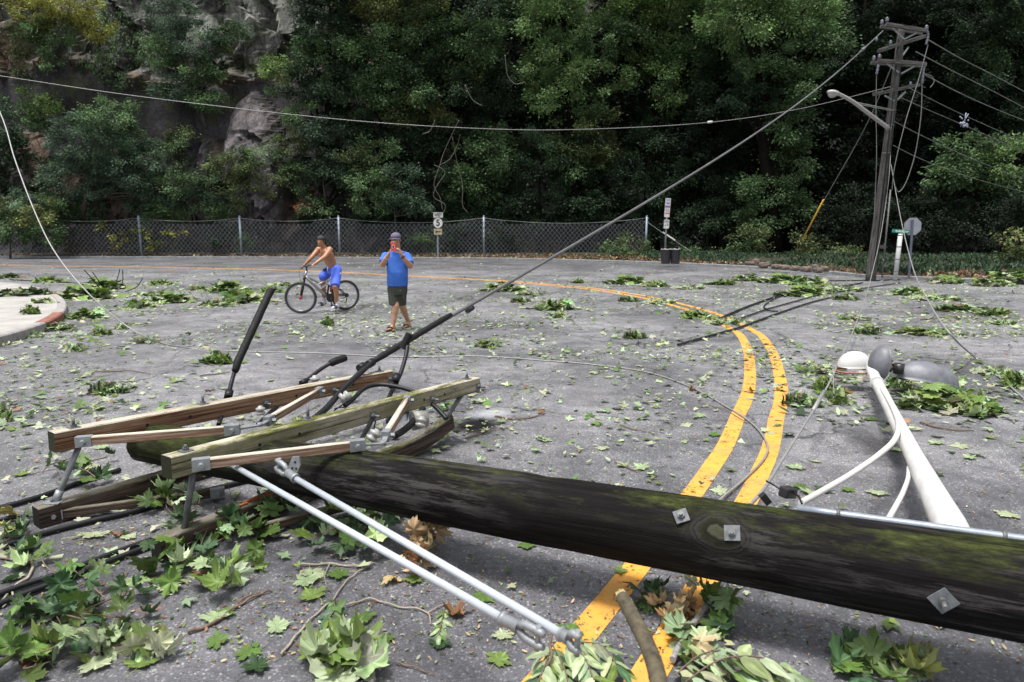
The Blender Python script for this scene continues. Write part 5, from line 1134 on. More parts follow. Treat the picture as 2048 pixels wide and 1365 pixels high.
# ---- man with the phone
mo = Vector((G(797, 660).x, G(797, 660).y, 0)); S_ = (Vector(mo) - Vector((0, 0, CAMH))).dot(_f) / F
YM = mo.y
def M_(px, py, dy=0.0): return WY(px, py, YM + dy)
man = empty('person', mo, 'person in a blue t-shirt, dark shorts and purple cap holding up a phone', 'person')
mb = MB(); hc2 = M_(791.5, 481.5, -.06); hf2 = head_frame(hc2, (-0.10, -1, -0.05), (-0.02, 0, 1)); HS2 = 1.0; add_head(mb, hf2, HS2)
mb.cap(M_(794, 505, 0.0), hc2 + Vector((0.01, .03, -.05)), .066, .060, 14)
SL, SR = M_(771.5, 512, .02), M_(813.5, 512, .02); EL, ER = M_(766, 529, -.10), M_(820, 532, -.10); WL, WR = M_(776.5, 511, -.30), M_(803, 511.5, -.30)
mb.loft([(M_(794, 571), (.165, 0, 0), (0, .125, 0)), (M_(794, 550), (.17, 0, 0), (0, .14, 0)), (M_(794, 530), (.17, 0, 0), (0, .13, 0)), (M_(794, 512), (.185, 0, 0), (0, .12, 0)), (M_(794, 503), (.12, 0, 0), (0, .09, 0))], 22)
for a_, b_, c_ in ((SL, EL, WL), (SR, ER, WR)):
    mb.cap(a_, b_, .066, .052, 14); mb.cap(b_, b_.lerp(c_, .4), .053, .050, 14); mb.cap(b_.lerp(c_, .4), c_, .050, .031, 14)
add_hand(mb, WL, (M_(783, 494, -.36) - WL), (.55, -.1, 0.1), .98, .34, -1, 0.05); add_hand(mb, WR, (M_(797.5, 495, -.36) - WR), (-.6, -.1, .1), .98, .38, 1, 0.05)
HL_, HRr = M_(787, 580, 0), M_(802, 580, 0.02); KL, KR = M_(791.5, 613, -.10), M_(803, 610, .12); AL_, AR_ = M_(786, 649.5, -.12), M_(816, 643, .36)
for a_, b_, c_ in ((HL_, KL, AL_), (HRr, KR, AR_)):
    mb.cap(a_, b_, .092, .062, 14); mb.cap(b_, b_.lerp(c_, .32) + Vector((0, .012, 0)), .060, .064, 14); mb.cap(b_.lerp(c_, .32) + Vector((0, .012, 0)), c_, .062, .036, 14)
for an_, heel, toe in ((AL_, M_(788, 656.2, -.10), M_(772, 659.0, -.26)), (AR_, M_(819, 650.2, .40), M_(804.5, 655.0, .16))):
    mb.cap(an_, heel, .037, .036, 12); mb.cap(heel, heel.lerp(toe, .55), .036, .034, 12); mb.cap(an_ - Vector((0, 0, .02)), heel.lerp(toe, .5), .034, .030, 12)
    dt = (toe - heel).normalized(); sd_ = dt.cross(Vector((0, 0, 1))).normalized()
    for k in range(5): b0 = heel.lerp(toe, .6) + sd_ * (.016 * (k - 2)); mb.cap(b0, toe + sd_ * (.017 * (k - 2)) - dt * .012 * abs(k - 1) - Vector((0, 0, .004)), .016, .0105, 8)
mbody = organic('body', mb, SK2, man, 0.0080, 3); add_features(hf2, mbody, HS2)
T = lambda x, y, z: hf2 @ Vector((x, y, z)); r3 = hf2.to_3x3()
mb = MB(); mb.ell(T(0, .014, .064), (.089, .104, .076), r3, 22, 14)
vs = []; fs = []; k = 16
for j, (ra, zz) in enumerate(((.095, .040), (.145, .036), (.158, .030))):
    for i in range(k + 1): t = math.pi * (1.20 + .60 * i / k); vs.append(T(ra * .86 * math.cos(t), ra * 1.02 * math.sin(t) + .012, zz - .014 * abs(math.cos(t)) ** 2))
for j in range(2):
    for i in range(k): a_ = j * (k + 1) + i; fs.append((a_, a_ + 1, a_ + k + 2, a_ + k + 1))
CAPP = plain('purple_cap', (0.105, 0.092, 0.145), 0.8, 0, 0.25, 40)
organic('cap', mb, CAPP, mbody, .006, 2); mb = MB(); mb.add(vs, fs, 0, True); o = mb.build('cap_visor', CAPP, mbody); so_ = o.modifiers.new('s', 'SOLIDIFY'); so_.thickness = 0.006
mb = MB()
for sx in (-1, 1): mb.ell(T(sx * .074, .02, .010), (.009, .04, .03), r3)
mb.build('hair', HAIR, mbody)
# t-shirt
TS = plain('blue_tshirt', (0.04, 0.135, 0.50), 0.9, 0, 0.3, 5, 0.9)
mb = MB(); mb.loft([(M_(795, 572.5, 0), (.183, 0, 0), (0, .155, 0)), (M_(795, 560), (.182, 0, 0), (0, .165, 0)), (M_(795, 545, -.01), (.183, 0, 0), (0, .170, 0)), (M_(794.5, 528, 0), (.182, 0, 0), (0, .158, 0)), (M_(794, 514, .01), (.192, 0, 0), (0, .145, 0)), (M_(793.5, 504.5, .015), (.15, 0, 0), (0, .11, 0)), (M_(793.5, 499.5, .015), (.078, 0, 0), (0, .078, 0))], 26)
for a_, b_ in ((SL, EL), (SR, ER)):
    e_ = a_.lerp(b_, .80); d_ = (e_ - a_).normalized(); s1 = d_.orthogonal().normalized(); s2 = d_.cross(s1); mb.ell(a_ + Vector((0, 0, -.008)), .076); mb.loft([(a_, s1 * .076, s2 * .076), (e_, s1 * .082, s2 * .082)], 18)
ts = organic('tshirt', mb, TS, mbody, .0095, 4)
# cargo shorts
mb = MB(); CS = plain('dark_olive_shorts', (0.035, 0.038, 0.03), 0.85, 0, 0.2, 10, 0.5)
mb.loft([(M_(795, 568), (.172, 0, 0), (0, .14, 0)), (M_(795, 580), (.178, 0, 0), (0, .15, 0)), (M_(795, 590), (.165, 0, 0), (0, .145, 0))], 22)
for a_, xo, ex in ((HL_, 789.5, .098), (HRr, 801.0, .102)):
    e_ = M_(xo, 611, -.05 if a_ is HL_ else .05); mb.loft([(a_, (.10, 0, 0), (0, .12, 0)), (a_.lerp(e_, .5), (.104, 0, 0), (0, .118, 0)), (e_, (ex, 0, 0), (0, .112, 0))], 20)
mb.box(M_(808, 590, -.03), (.03, .14, .17)); organic('shorts', mb, CS, mbody, .0095, 3)
mb = MB(); mb.box(M_(799, 582, -.135), (.035, .006, .008)); mb.build('pocket_tag', plain('pale_tag', (0.4, 0.4, 0.4), 0.7), mbody)
# sandals
for heel, toe in ((M_(788, 656.2, -.10), M_(772, 659.0, -.26)), (M_(819, 650.2, .40), M_(804.5, 655.0, .16))):
    d_ = (toe - heel); d_.z *= .5; dn = d_.normalized(); c0 = heel - dn * .05 - Vector((0, 0, .036)); c1 = toe + dn * .03 - Vector((0, 0, .020)); mb = MB(); mb.tube([c0, c0.lerp(c1, .15), c0.lerp(c1, .5), c0.lerp(c1, .8), c1], [.024, .036, .036, .050, .030], 14, flat=0.26)
    SB = plain('brown_sandal', (0.045, 0.028, 0.022), 0.7); so = mb.build('sandal_sole', SB, mbody); sd_ = dn.cross(Vector((0, 0, 1))); f0 = toe - dn * .02 + Vector((0, 0, .014)); mb = MB()
    for s_ in (-1, 1): mb.tube(spline([f0, heel.lerp(toe, .55) + sd_ * .026 * s_ + Vector((0, 0, .034)), heel.lerp(toe, .3) + sd_ * .040 * s_ - Vector((0, 0, .012))], 6), .009, 6)
    mb.build('sandal_strap', SB, so)
def ringband(name, wr, el, t, r, mat, wdt=.012):
    q = wr.lerp(el, t); d_ = (el - wr).normalized(); mb = MB(); mb.tube([q - d_ * wdt, q + d_ * wdt], r, 16); return mb.build(name, mat, mbody)
ringband('wristband', WL, EL, .14, .037, plain('orange_band', (0.6, 0.14, 0.05), 0.6)); ringband('wristband', WL, EL, .26, .039, plain('white_band', (0.55, 0.58, 0.62), 0.6), .008)
wt = ringband('watch', WR, ER, .12, .038, BBLK, .011); mb = MB(); q = WR.lerp(ER, .12); mb.tube([q + Vector((.0, -.034, .012)), q + Vector((.0, -.046, .014))], .022, 14); mb.build('watch_face', BBLK, wt)
# phone
ph = empty('smartphone', M_(787.5, 494, -.385), 'phone in a bright red case with a grey ring, held before a face', 'phone')
pc = M_(786.8, 493.0, -.40); fr = face_frame(pc, 0.03); mb = MB(); mb.prism(rrect(.082, .160, .012), (0, 0, 1), .012); mb.build('phone_case', plain('red_case', (0.62, 0.06, 0.035), 0.4, 0, 0.08), ph, fr)
mb = MB(); mb.prism([(.026 * math.cos(t), .030 * math.sin(t) - .008, .0125) for t in np.linspace(0, 2 * math.pi, 20)[:-1]], (0, 0, 1), .003); mb.prism([(-.008, .02, .0125), (.008, .02, .0125), (.0, .042, .0125)], (0, 0, 1), .003); mb.build('phone_ring', plain('pale_ring', (0.42, 0.44, 0.42), 0.4), ph, fr)
mb = MB(); mb.prism([(.015 * math.cos(t), .019 * math.sin(t) - .008, .0158) for t in np.linspace(0, 2 * math.pi, 20)[:-1]], (0, 0, 1), .003); mb.build('phone_ring_centre', BBLK, ph, fr)
mb = MB(); mb.prism([(x, y, .0125) for x, y in ((-.036, .068), (.036, .068), (.036, .077), (-.036, .077))], (0, 0, 1), .002); mb.build('phone_top_band', WHITEPAINT, ph, fr)
# ================================================================== CLIFF AND WOODED HILL
def cliff():
    us = np.arange(-80, 12, 0.26); zs = np.concatenate([np.arange(-0.2, 20, 0.24), np.arange(20, 40, 0.8)])
    U, Z = np.meshgrid(us, zs, indexing='ij'); Y = np.full_like(U, 49.6)
    n_ = 620; su = rng.uniform(-80, 12, n_); sz = rng.uniform(-1, 26, n_) ; off = rng.uniform(-0.75, 0.75, n_); gu = rng.normal(0, 0.38, n_); gz = rng.normal(-0.05, 0.32, n_); tint = rng.uniform(0, 1, n_)
    n2 = 2600; su2 = rng.uniform(-80, 12, n2); sz2 = rng.uniform(-1, 26, n2); off2 = rng.uniform(-0.2, 0.2, n2); gu2 = rng.normal(0, 0.35, n2)
    wu = U + 0.5 * np.sin(Z * 1.1 + U * 0.4); P = np.stack([wu.ravel(), Z.ravel()], 1)
    def near(a, b, sq=1.0):
        out = np.empty(len(P), int)
        for i in range(0, len(P), 4000):
            q = P[i:i + 4000]; out[i:i + 4000] = np.argmin((q[:, :1] - a[None]) ** 2 + ((q[:, 1:] - b[None]) * sq) ** 2, 1)
        return out
    k = near(su, sz, 0.6); k2 = near(su2, sz2, 0.8); Uf = U.ravel(); Zf = Z.ravel()
    blocky = off[k] + gu[k] * (Uf - su[k]) + gz[k] * (Zf - sz[k]) + off2[k2] + gu2[k2] * (Uf - su2[k2])
    smo = np.array([mnoise.noise(Vector((u * 0.22, z * 0.3, 3))) * 0.9 + mnoise.noise(Vector((u * 0.9, z * 0.9, 7))) * 0.18 for u, z in zip(Uf, Zf)])
    wob = np.array([mnoise.noise(Vector((u * 0.12, 0.5, 9))) for u in Uf]) * 1.6
    zz = Zf + wob
    band = np.clip((zz - 8.3) / 0.9, 0, 1) * np.clip((13.0 - zz) / 0.6, 0, 1)       # smooth sprayed-concrete band
    top = np.clip((zz - 13.2) / 0.6, 0, 1)
    y = 49.4 + 0.10 * Zf + np.clip((zz - 7.4) / 1.2, 0, 1) * 0.9 + top * 0.6
    y += np.where(band > 0.5, smo * 0.55, 0) + (1 - band) * blocky * np.where(top > 0.5, 0.8, 0.75)
    col_ = np.sin(Uf * 1.9 + 0.6 * np.sin(Uf * 0.7)) ; y += top * 0.5 * np.sign(col_) * np.minimum(1, np.abs(col_) * 3) * -0.6
    rq = ((Uf + 18.2 + .12 * (Zf - 8)) / 2.15) ** 2 + ((Zf - 6.4) / 5.3) ** 2; bd = np.clip((1 - rq) * 5, 0, 1); y -= bd * (0.5 + 2.1 * np.sqrt(np.clip(1 - rq, 0, 1))) ; band = band * (1 - bd)
    b2 = np.exp(-(((Uf + 36.6) / 1.5) ** 4)) * np.clip((16.8 - Zf) / 0.5, 0, 1) * np.clip((Zf - 13) / 1.0, 0, 1); y -= b2 * 1.2
    far = np.clip((Zf - 24) / 10, 0, 1); y += far * 20
    C = np.zeros((len(y), 3)); br = np.array([0.125, 0.098, 0.082]); gy = np.array([0.15, 0.138, 0.15]); lt = np.array([0.19, 0.197, 0.18]); rd_ = np.array([0.16, 0.108, 0.08]); sc = np.array([0.042, 0.038, 0.045])
    t = tint[k][:, None]; C[:] = np.where(t < 0.4, br, np.where(t < 0.8, gy, rd_)) * (0.5 + 0.65 * rng.random(n2)[k2][:, None])
    tl = lt * (0.35 + 0.95 * tint[k2 % n_][:, None]); C = C * (1 - top[:, None]) + tl * top[:, None]
    C = C * (1 - band[:, None]) + sc * (0.75 + 0.6 * np.clip(smo, -0.3, 1))[:, None] * band[:, None]
    C = C * (1 - bd[:, None]) + np.array([0.15, 0.135, 0.145]) * (0.55 + 0.6 * rng.random(n2)[k2])[:, None] * bd[:, None]
    C = C * (1 - b2[:, None]) + np.array([0.26, 0.18, 0.13]) * b2[:, None]
    V = np.stack([Uf, y, Zf], 1); nz_ = len(zs); i, j = np.meshgrid(np.arange(len(us) - 1), np.arange(nz_ - 1), indexing='ij'); q = i * nz_ + j
    I = np.stack([q, q + nz_, q + nz_ + 1, q + 1], -1).reshape(-1, 4)
    m, tt, b = nodes('cliff_rock'); at = tt.nodes.new('ShaderNodeAttribute'); at.attribute_name = 'Col'
    n = noisetex(tt, 1.6, 9, 0.72, vec=(1, 1, 0.55)); r = ramp(tt, n.outputs[0], [(0.25, (0.35, 0.35, 0.36)), (0.5, (0.95, 0.95, 0.95)), (0.75, (1.7, 1.62, 1.5))])
    st = noisetex(tt, 0.9, 6, 0.7, vec=(2.2, 1, 0.25)); sr = ramp(tt, st.outputs[0], [(0.35, (0.55, 0.55, 0.55)), (0.65, (1.25, 1.25, 1.25))])
    c = mix(tt, 1.0, at.outputs['Color'], r.outputs[0], 'MULTIPLY'); c = mix(tt, 1.0, c, sr.outputs[0], 'MULTIPLY')
    wn = noisetex(tt, 0.8, 4, 0.6); tcc = tt.nodes.new('ShaderNodeTexCoord'); wv = tt.nodes.new('ShaderNodeVectorMath'); wv.operation = 'MULTIPLY_ADD'; tt.links.new(wn.outputs['Color'], wv.inputs[0]); wv.inputs[1].default_value = (1.2, 1.2, 0.7); tt.links.new(tcc.outputs['Object'], wv.inputs[2])
    mpp = tt.nodes.new('ShaderNodeMapping'); mpp.inputs['Scale'].default_value = (1.0, 0.5, 0.6); tt.links.new(wv.outputs[0], mpp.inputs[0])
    cv = tt.nodes.new('ShaderNodeTexVoronoi'); cv.feature = 'DISTANCE_TO_EDGE'; cv.inputs['Scale'].default_value = 0.75; tt.links.new(mpp.outputs[0], cv.inputs['Vector'])
    crk = ramp(tt, cv.outputs['Distance'], [(0.0, (0.22, 0.2, 0.19)), (0.035, (1, 1, 1))]); c = mix(tt, 1.0, c, crk.outputs[0], 'MULTIPLY')
    fn = noisetex(tt, 7, 6, 0.8); fnr = ramp(tt, fn.outputs[0], [(0.36, (0.55, 0.55, 0.55)), (0.64, (1.4, 1.4, 1.4))]); c = mix(tt, 1.0, c, fnr.outputs[0], 'MULTIPLY')
    mg = noisetex(tt, 0.55, 6, 0.7); mr = ramp(tt, mg.outputs[0], [(0.52, (0, 0, 0)), (0.62, (1, 1, 1))]); c = mix(tt, mr.outputs[0], c, (0.035, 0.042, 0.016))
    tt.links.new(c, b.inputs['Base Color']); b.inputs['Roughness'].default_value = 0.88; bump(tt, b, n.outputs[0], 0.9, 0.25)
    o = npmesh('cliff', V, 4, I, m, col=C, own=False); o['kind'] = 'structure'
    return V, band
CLV, CLB = cliff()
# hill under the wood on the right
xs = np.arange(-6, 95, 1.0); vs_ = np.linspace(0, 1, 40); X, T_ = np.meshgrid(xs, vs_, indexing='ij')
edge = 50 - np.clip(X - 18, 0, 60) * 0.12
Yh = edge + T_ * 42; Zh = np.where(T_ > 0, (T_ * 42) * 0.95, -0.2)
nz = np.array([mnoise.noise(Vector((x * 0.2, y * 0.2, 1))) for x, y in zip(X.ravel(), Yh.ravel())]).reshape(X.shape); Zh = Zh + nz * 1.2 - 0.8
V = np.stack([X, Yh, Zh], -1).reshape(-1, 3); i, j = np.meshgrid(np.arange(len(xs) - 1), np.arange(39), indexing='ij'); q = i * 40 + j
o = npmesh('hill', V, 4, np.stack([q, q + 40, q + 41, q + 1], -1).reshape(-1, 4), plain('leaf_mould', (0.010, 0.008, 0.006), 0.95, 0, 0.6, 1.2, 0.5), smooth=True, own=False); o['kind'] = 'structure'

# ================================================================== FOLIAGE
FOL = leafmat('foliage', rough=0.55, trans=0.22, spec=0.25); GLEAF = leafmat('maple_leaf_surface', rough=0.5, trans=0.15, spec=0.35)
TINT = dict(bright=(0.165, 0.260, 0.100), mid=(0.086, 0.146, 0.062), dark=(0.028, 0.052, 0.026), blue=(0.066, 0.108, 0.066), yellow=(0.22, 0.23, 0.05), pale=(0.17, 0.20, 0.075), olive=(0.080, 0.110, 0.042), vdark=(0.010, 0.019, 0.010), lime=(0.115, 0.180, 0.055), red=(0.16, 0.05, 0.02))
def leaf_quads(P, L, tips, nrm, wr=0.6):
    """P base points (N,3), L lengths, tip dirs, normals -> verts, quads"""
    side = np.cross(tips, nrm); side /= np.linalg.norm(side, axis=1, keepdims=True) + 1e-9
    L = L[:, None]; a_ = P; b_ = P + tips * L * 0.45 + side * L * wr * 0.5 + nrm * L * 0.08; c_ = P + tips * L - nrm * L * 0.10; d_ = P + tips * L * 0.45 - side * L * wr * 0.5 + nrm * L * 0.08
    V = np.stack([a_, b_, c_, d_], 1).reshape(-1, 3); I = np.arange(len(V)).reshape(-1, 4); return V, I
def crown_data(blobs, leaf, tint, dens=3.2, clump=0.55, droop=0.35, seed=0):
    """blobs: (center, rx, ry, rz, tint or None)"""
    g = np.random.default_rng(seed + 11); Ps, Ls, Cs, Ts, Ns = [], [], [], [], []
    for c, rx, ry, rz, tn in blobs:
        tc = np.array(TINT[tn or tint]); area = math.pi * rx * rz; nl = int(area * dens / (0.30 * leaf * leaf)); nc = max(5, int(area / (clump * clump) * 0.75))
        u = g.normal(size=(nc, 3)); u /= np.linalg.norm(u, axis=1, keepdims=True); rr = g.uniform(0.35, 1.0, nc) ** 0.6
        wb = 1 + 0.18 * np.sin(u[:, 0] * 5 + seed) * np.cos(u[:, 2] * 4)
        cc = np.array(c) + u * (rr * wb)[:, None] * np.array([rx, ry, rz]); cs = clump * g.uniform(0.5, 1.25, nc); cb = np.exp(g.normal(0, 0.33, nc)); wgt = cs ** 2; wgt /= wgt.sum()
        k = g.choice(nc, nl, p=wgt); off = g.normal(size=(nl, 3)) * np.array([0.55, 0.55, 0.40]); P = cc[k] + off * cs[k][:, None]
        out = (P - cc[k]); out[:, 2] *= 0.3; out += (cc[k] - np.array(c)) * 0.25 + g.normal(size=(nl, 3)) * 0.25 * cs[k][:, None]; out[:, 2] -= droop * cs[k] * g.uniform(0, 1.6, nl); out /= np.linalg.norm(out, axis=1, keepdims=True) + 1e-9
        nn = np.tile([0, 0, 1.0], (nl, 1)) + g.normal(size=(nl, 3)) * 0.62; nn -= out * (nn * out).sum(1, keepdims=True); nn /= np.linalg.norm(nn, axis=1, keepdims=True) + 1e-9
        col = tc * (cb[k] * np.exp(g.normal(0, 0.22, nl)))[:, None] * (1 + g.normal(0, 0.07, (nl, 3)))
        Ps.append(P); Ls.append(leaf * g.uniform(0.6, 1.3, nl)); Cs.append(col); Ts.append(out); Ns.append(nn)
    P = np.concatenate(Ps); V, I = leaf_quads(P, np.concatenate(Ls), np.concatenate(Ts), np.concatenate(Ns)); return V, I, np.repeat(np.clip(np.concatenate(Cs), 0.002, 0.8), 4, axis=0)
def wblob(px, py, rpx, rpy, Y, tn=None, dY=0.8):
    c = WY(px, py, Y); s_ = Y / math.cos(PITCH) / F; return (tuple(c), rpx * s_, max(rpx, rpy) * s_ * dY, rpy * s_, tn)
def ivy():
    g = np.random.default_rng(5); msk = np.array([mnoise.noise(Vector((v[0] * .30, v[2] * .42, 4))) + .45 * mnoise.noise(Vector((v[0] * 1.1, v[2] * 1.1, 14))) for v in CLV])
    msk -= 0.45 * (CLB > .5); sel = np.where((msk > 0.12) & (CLV[:, 2] < 21) & (CLV[:, 0] > -48) & (CLV[:, 2] > .2) & (np.abs(CLV[:, 0] + 18.3) > 2.0))[0]
    k = g.choice(sel, 42000); P = CLV[k] + g.normal(size=(len(k), 3)) * np.array([.16, .12, .16]); P[:, 1] -= .12 + .28 * g.random(len(k)) * np.clip(msk[k] * 3, .2, 1)
    n = len(k); t = np.stack([g.normal(0, .6, n), g.normal(-.3, .3, n), -np.ones(n)], 1); t /= np.linalg.norm(t, axis=1, keepdims=True); nn = np.stack([g.normal(0, .5, n), -np.ones(n), g.normal(.7, .4, n)], 1); nn -= t * (nn * t).sum(1, keepdims=True); nn /= np.linalg.norm(nn, axis=1, keepdims=True)
    V, I = leaf_quads(P, g.uniform(.10, .2, n), t, nn, .7); cc = np.where((msk[k] > .25)[:, None], np.array(TINT['mid']), np.array(TINT['dark']) * 1.2) * np.exp(g.normal(0, .35, (n, 1))) * (1 + g.normal(0, .1, (n, 3)))
    o = npmesh('ivy', V, 4, I, FOL, col=np.clip(np.repeat(cc, 4, 0), .003, .6), own=False); tag(o, kind='stuff', label='ivy and creepers covering parts of the cliff', cat='ivy')
ivy()
tree_i = 0
def plant(name, label, cat, Y, blobs, tint, base_px=None, trunk=0.0, leaf=0.20, dens=3.2, clump=0.6, group=None, bark=BARK, base_z=None, limbs=True, crown_name='crown', base=None, lean=0):
    """blobs: (px, py, rpx, rpy, tint, dY)"""
    global tree_i; tree_i += 1
    B_ = [wblob(b_[0], b_[1], b_[2], b_[3], Y + (b_[5] if len(b_) > 5 else 0), b_[4] if len(b_) > 4 else None) for b_ in blobs]
    cs = [Vector(b_[0]) for b_ in B_]
    if base is None:
        if base_px: q = WY(base_px[0], base_px[1], Y); base = Vector((q.x, Y, q.z if base_z is None else base_z))
        else: low = min(cs, key=lambda c: c.z); base = Vector((low.x, Y, low.z - [b_ for b_ in B_ if Vector(b_[0]) == low][0][3] * 0.9))
    root = empty(name, base, label, cat, group)
    V, I, C = crown_data(B_, leaf, tint, dens, clump, seed=tree_i); npmesh(crown_name, V, 4, I, FOL, parent=root, col=C)
    if trunk > 0:
        mb = MB(); g = random.Random(tree_i); top = max(cs, key=lambda c: c.z); P = []
        for i in range(9):
            t = i / 8; p = base.lerp(top, t); p += Vector((g.uniform(-1, 1), g.uniform(-1, 1), 0)) * 0.12 * math.sin(math.pi * t) * (top - base).length * 0.12; P.append(p)
        P[0].z -= 0.3; mb.tube(P, [trunk * (1.25 if i == 0 else 1 - 0.085 * i) for i in range(9)], 9)
        if limbs:
            for c in cs:
                t = max(0.15, min(0.9, (c.z - base.z) / max(0.1, top.z - base.z) - 0.22)); s0 = base.lerp(top, t); 
                for _ in range(3):
                    e_ = c + Vector((g.uniform(-1, 1), g.uniform(-.5, .5), g.uniform(-.6, .6))) * 0.9; m_ = s0.lerp(e_, .5) + Vector((0, 0, g.uniform(-.2, .5))); mb.tube(spline([s0, m_, e_], 4), [trunk * f for f in (.38, .36, .33, .3, .27, .22, .18, .12, .06)], 5)
        mb.build('trunk', bark, root)
    return root
# --- shrubs on the cliff
shr = 'shrubs growing on the cliff'
SH = [
 ('shrub', 'largest shrub on the cliff at left, a broad blue-green dome above the fence', 47.6, [(215, 235, 60, 42, 'mid'), (200, 290, 90, 55, 'blue'), (255, 330, 85, 60, 'blue'), (150, 360, 75, 40, 'blue'), (300, 380, 55, 30, 'blue')], 'blue', (165, 425), .14),
 ('shrub', 'small bright green shrub just above and left of the largest cliff shrub', 49.0, [(80, 205, 38, 22, 'lime'), (70, 235, 28, 25, 'mid')], 'mid', (90, 262), .05),
 ('shrub', 'yellow flowering bush at the top left corner of the cliff', 49.6, [(60, 22, 52, 30, 'yellow'), (140, 15, 55, 32, 'yellow'), (185, 52, 38, 26, 'yellow'), (110, 62, 50, 26, 'mid'), (60, 75, 30, 25, 'olive')], 'olive', (95, 105), .07),
 ('shrub', 'tall straggling shrub hanging down the middle of the dark cliff band', 49.2, [(340, 30, 50, 38, 'blue'), (390, 85, 50, 36, 'blue'), (310, 105, 45, 30, 'mid'), (400, 145, 45, 26, 'mid'), (345, 180, 50, 28, 'blue'), (420, 200, 40, 22, 'mid')], 'blue', (410, 245), .06),
 ('shrub', 'lone light green sprout with a thin bare stem beside the tall grey outcrop', 48.6, [(545, 122, 32, 14, 'lime'), (530, 145, 24, 12, 'lime'), (570, 150, 20, 12, 'lime'), (560, 182, 20, 14, 'mid')], 'lime', (580, 210), .025),
 ('shrub', 'light green layered shrub directly above the second fence bay', 47.5, [(470, 330, 55, 28, 'olive'), (530, 350, 60, 30, 'olive'), (500, 385, 60, 25, 'olive'), (520, 310, 45, 22, 'mid')], 'olive', (500, 425), .06),
 ('shrub', 'drooping shrub leaning over the left end of the fence', 45.4, [(25, 400, 50, 25, 'blue'), (60, 425, 50, 28, 'pale'), (25, 450, 45, 30, 'mid'), (100, 465, 28, 30, 'mid')], 'mid', (20, 510), .06),
 ('shrub', 'dark shrub cut off by the left edge above the leaning wire', 48.2, [(0, 240, 38, 40, 'blue'), (20, 300, 40, 40, 'dark'), (-40, 330, 60, 60, 'dark')], 'blue', (0, 380), .06),
 ('shrub', 'grey-green shrub right of the tall grey outcrop', 47.8, [(640, 265, 42, 30, 'blue'), (670, 300, 45, 32, 'blue'), (625, 330, 40, 26, 'dark'), (680, 345, 40, 28, 'blue')], 'blue', (650, 400), .06),
 ('shrub', 'small shrub with a reddish sprig above the third fence post', 47.2, [(605, 415, 14, 12, 'red'), (635, 420, 32, 16, 'mid')], 'mid', (615, 440), .02),
 ('shrub', 'dark low shrub between the two largest cliff shrubs', 47.4, [(370, 370, 50, 25, 'mid'), (400, 400, 55, 24, 'dark'), (430, 420, 40, 16, 'mid')], 'dark', (390, 440), .04),
 ('shrub', 'small shrub on the bare rock left of the grey outcrop', 48.2, [(350, 262, 26, 12, 'olive'), (355, 285, 22, 14, 'mid')], 'olive', (362, 305), .03),
 ('shrub', 'fern-leaved shrub just left of the WEST 5 sign, above the fence', 46.9, [(745, 360, 45, 26, 'mid'), (790, 350, 45, 24, 'blue'), (740, 405, 50, 24, 'mid'), (800, 400, 42, 26, 'blue'), (835, 415, 30, 20, 'blue')], 'mid', (790, 450), .05),
 ('shrub', 'bushy green shrub hanging over the third fence bay', 47.2, [(715, 320, 36, 24, 'olive'), (760, 300, 40, 22, 'mid'), (700, 350, 30, 20, 'dark')], 'mid', (740, 380), .05),
 ('shrub', 'small shrub at the top of the cliff between the pale rock faces', 50.0, [(470, 65, 26, 16, 'mid'), (455, 90, 24, 14, 'olive')], 'mid', (470, 110), .02),
 ('shrub', 'hanging creeper below the yellow flowering bush', 49.0, [(45, 105, 14, 20, 'olive'), (50, 145, 12, 22, 'olive'), (105, 125, 8, 40, 'mid')], 'olive', (60, 90), .02),
 ('shrub', 'low dark shrub behind the first fence bay at left', 47.9, [(150, 450, 60, 22, 'dark'), (250, 455, 50, 18, 'vdark')], 'dark', (190, 490), .03),
 ('shrub', 'leafy shrub behind the second fence bay', 47.7, [(440, 465, 50, 25, 'dark'), (500, 485, 35, 18, 'mid')], 'dark', (450, 505), .03),
 ('shrub', 'green shrub over the rocks between the first two cliff shrubs and the fence', 47.6, [(330, 430, 50, 20, 'mid'), (290, 405, 40, 18, 'blue'), (120, 415, 50, 22, 'mid')], 'mid', (300, 470), .03),
 ('shrub', 'green shrub rooted just right of the grey outcrop, above the third bay', 47.9, [(600, 230, 34, 24, 'mid'), (590, 280, 34, 26, 'olive'), (600, 350, 36, 30, 'mid')], 'mid', (600, 420), .04),
 ('shrub', 'dark green shrub behind the fence right of the person with the phone', 47.6, [(930, 470, 55, 30, 'dark'), (1010, 470, 50, 26, 'dark'), (850, 475, 40, 22, 'mid')], 'dark', (940, 505), .03),
]
for nm, lab, Y, bl, tn, bpx, tr in SH: plant(nm, lab, 'shrub', Y, bl, tn, bpx, tr, leaf=0.155, dens=3.6, clump=0.40, group=shr, crown_name='foliage')
# yellowing sprigs caught in the fence
yw = empty('creeper', WY(300, 500, FY - .2), 'thin creeper with yellow leaf sprigs climbing the fence around the first full post', 'creeper')
V, I, C = crown_data([wblob(px, py, 10, 7, FY - 0.25, 'yellow') for px, py in ((203, 451), (222, 474), (226, 492), (248, 473), (278, 462), (294, 468), (332, 461), (300, 492), (312, 488), (360, 468))], 0.17, 'yellow', 1.6, 0.2, seed=5); npmesh('foliage', V, 4, I, FOL, parent=yw, col=C * 0.85)
mb = MB()
for a_, b_ in (((203, 451), (230, 512)), ((222, 474), (238, 514)), ((248, 473), (255, 514)), ((294, 468), (286, 514)), ((332, 461), (320, 514)), ((360, 468), (330, 514)), ((312, 488), (300, 514))): mb = MB(); mb.tube(spline([WY(a_[0], a_[1], FY - .25), WY((a_[0] + b_[0]) / 2 + 6, (a_[1] + b_[1]) / 2, FY - .2), WY(b_[0], b_[1], FY - .2)], 4), .012, 5); mb.build('stem', TWIG, yw)
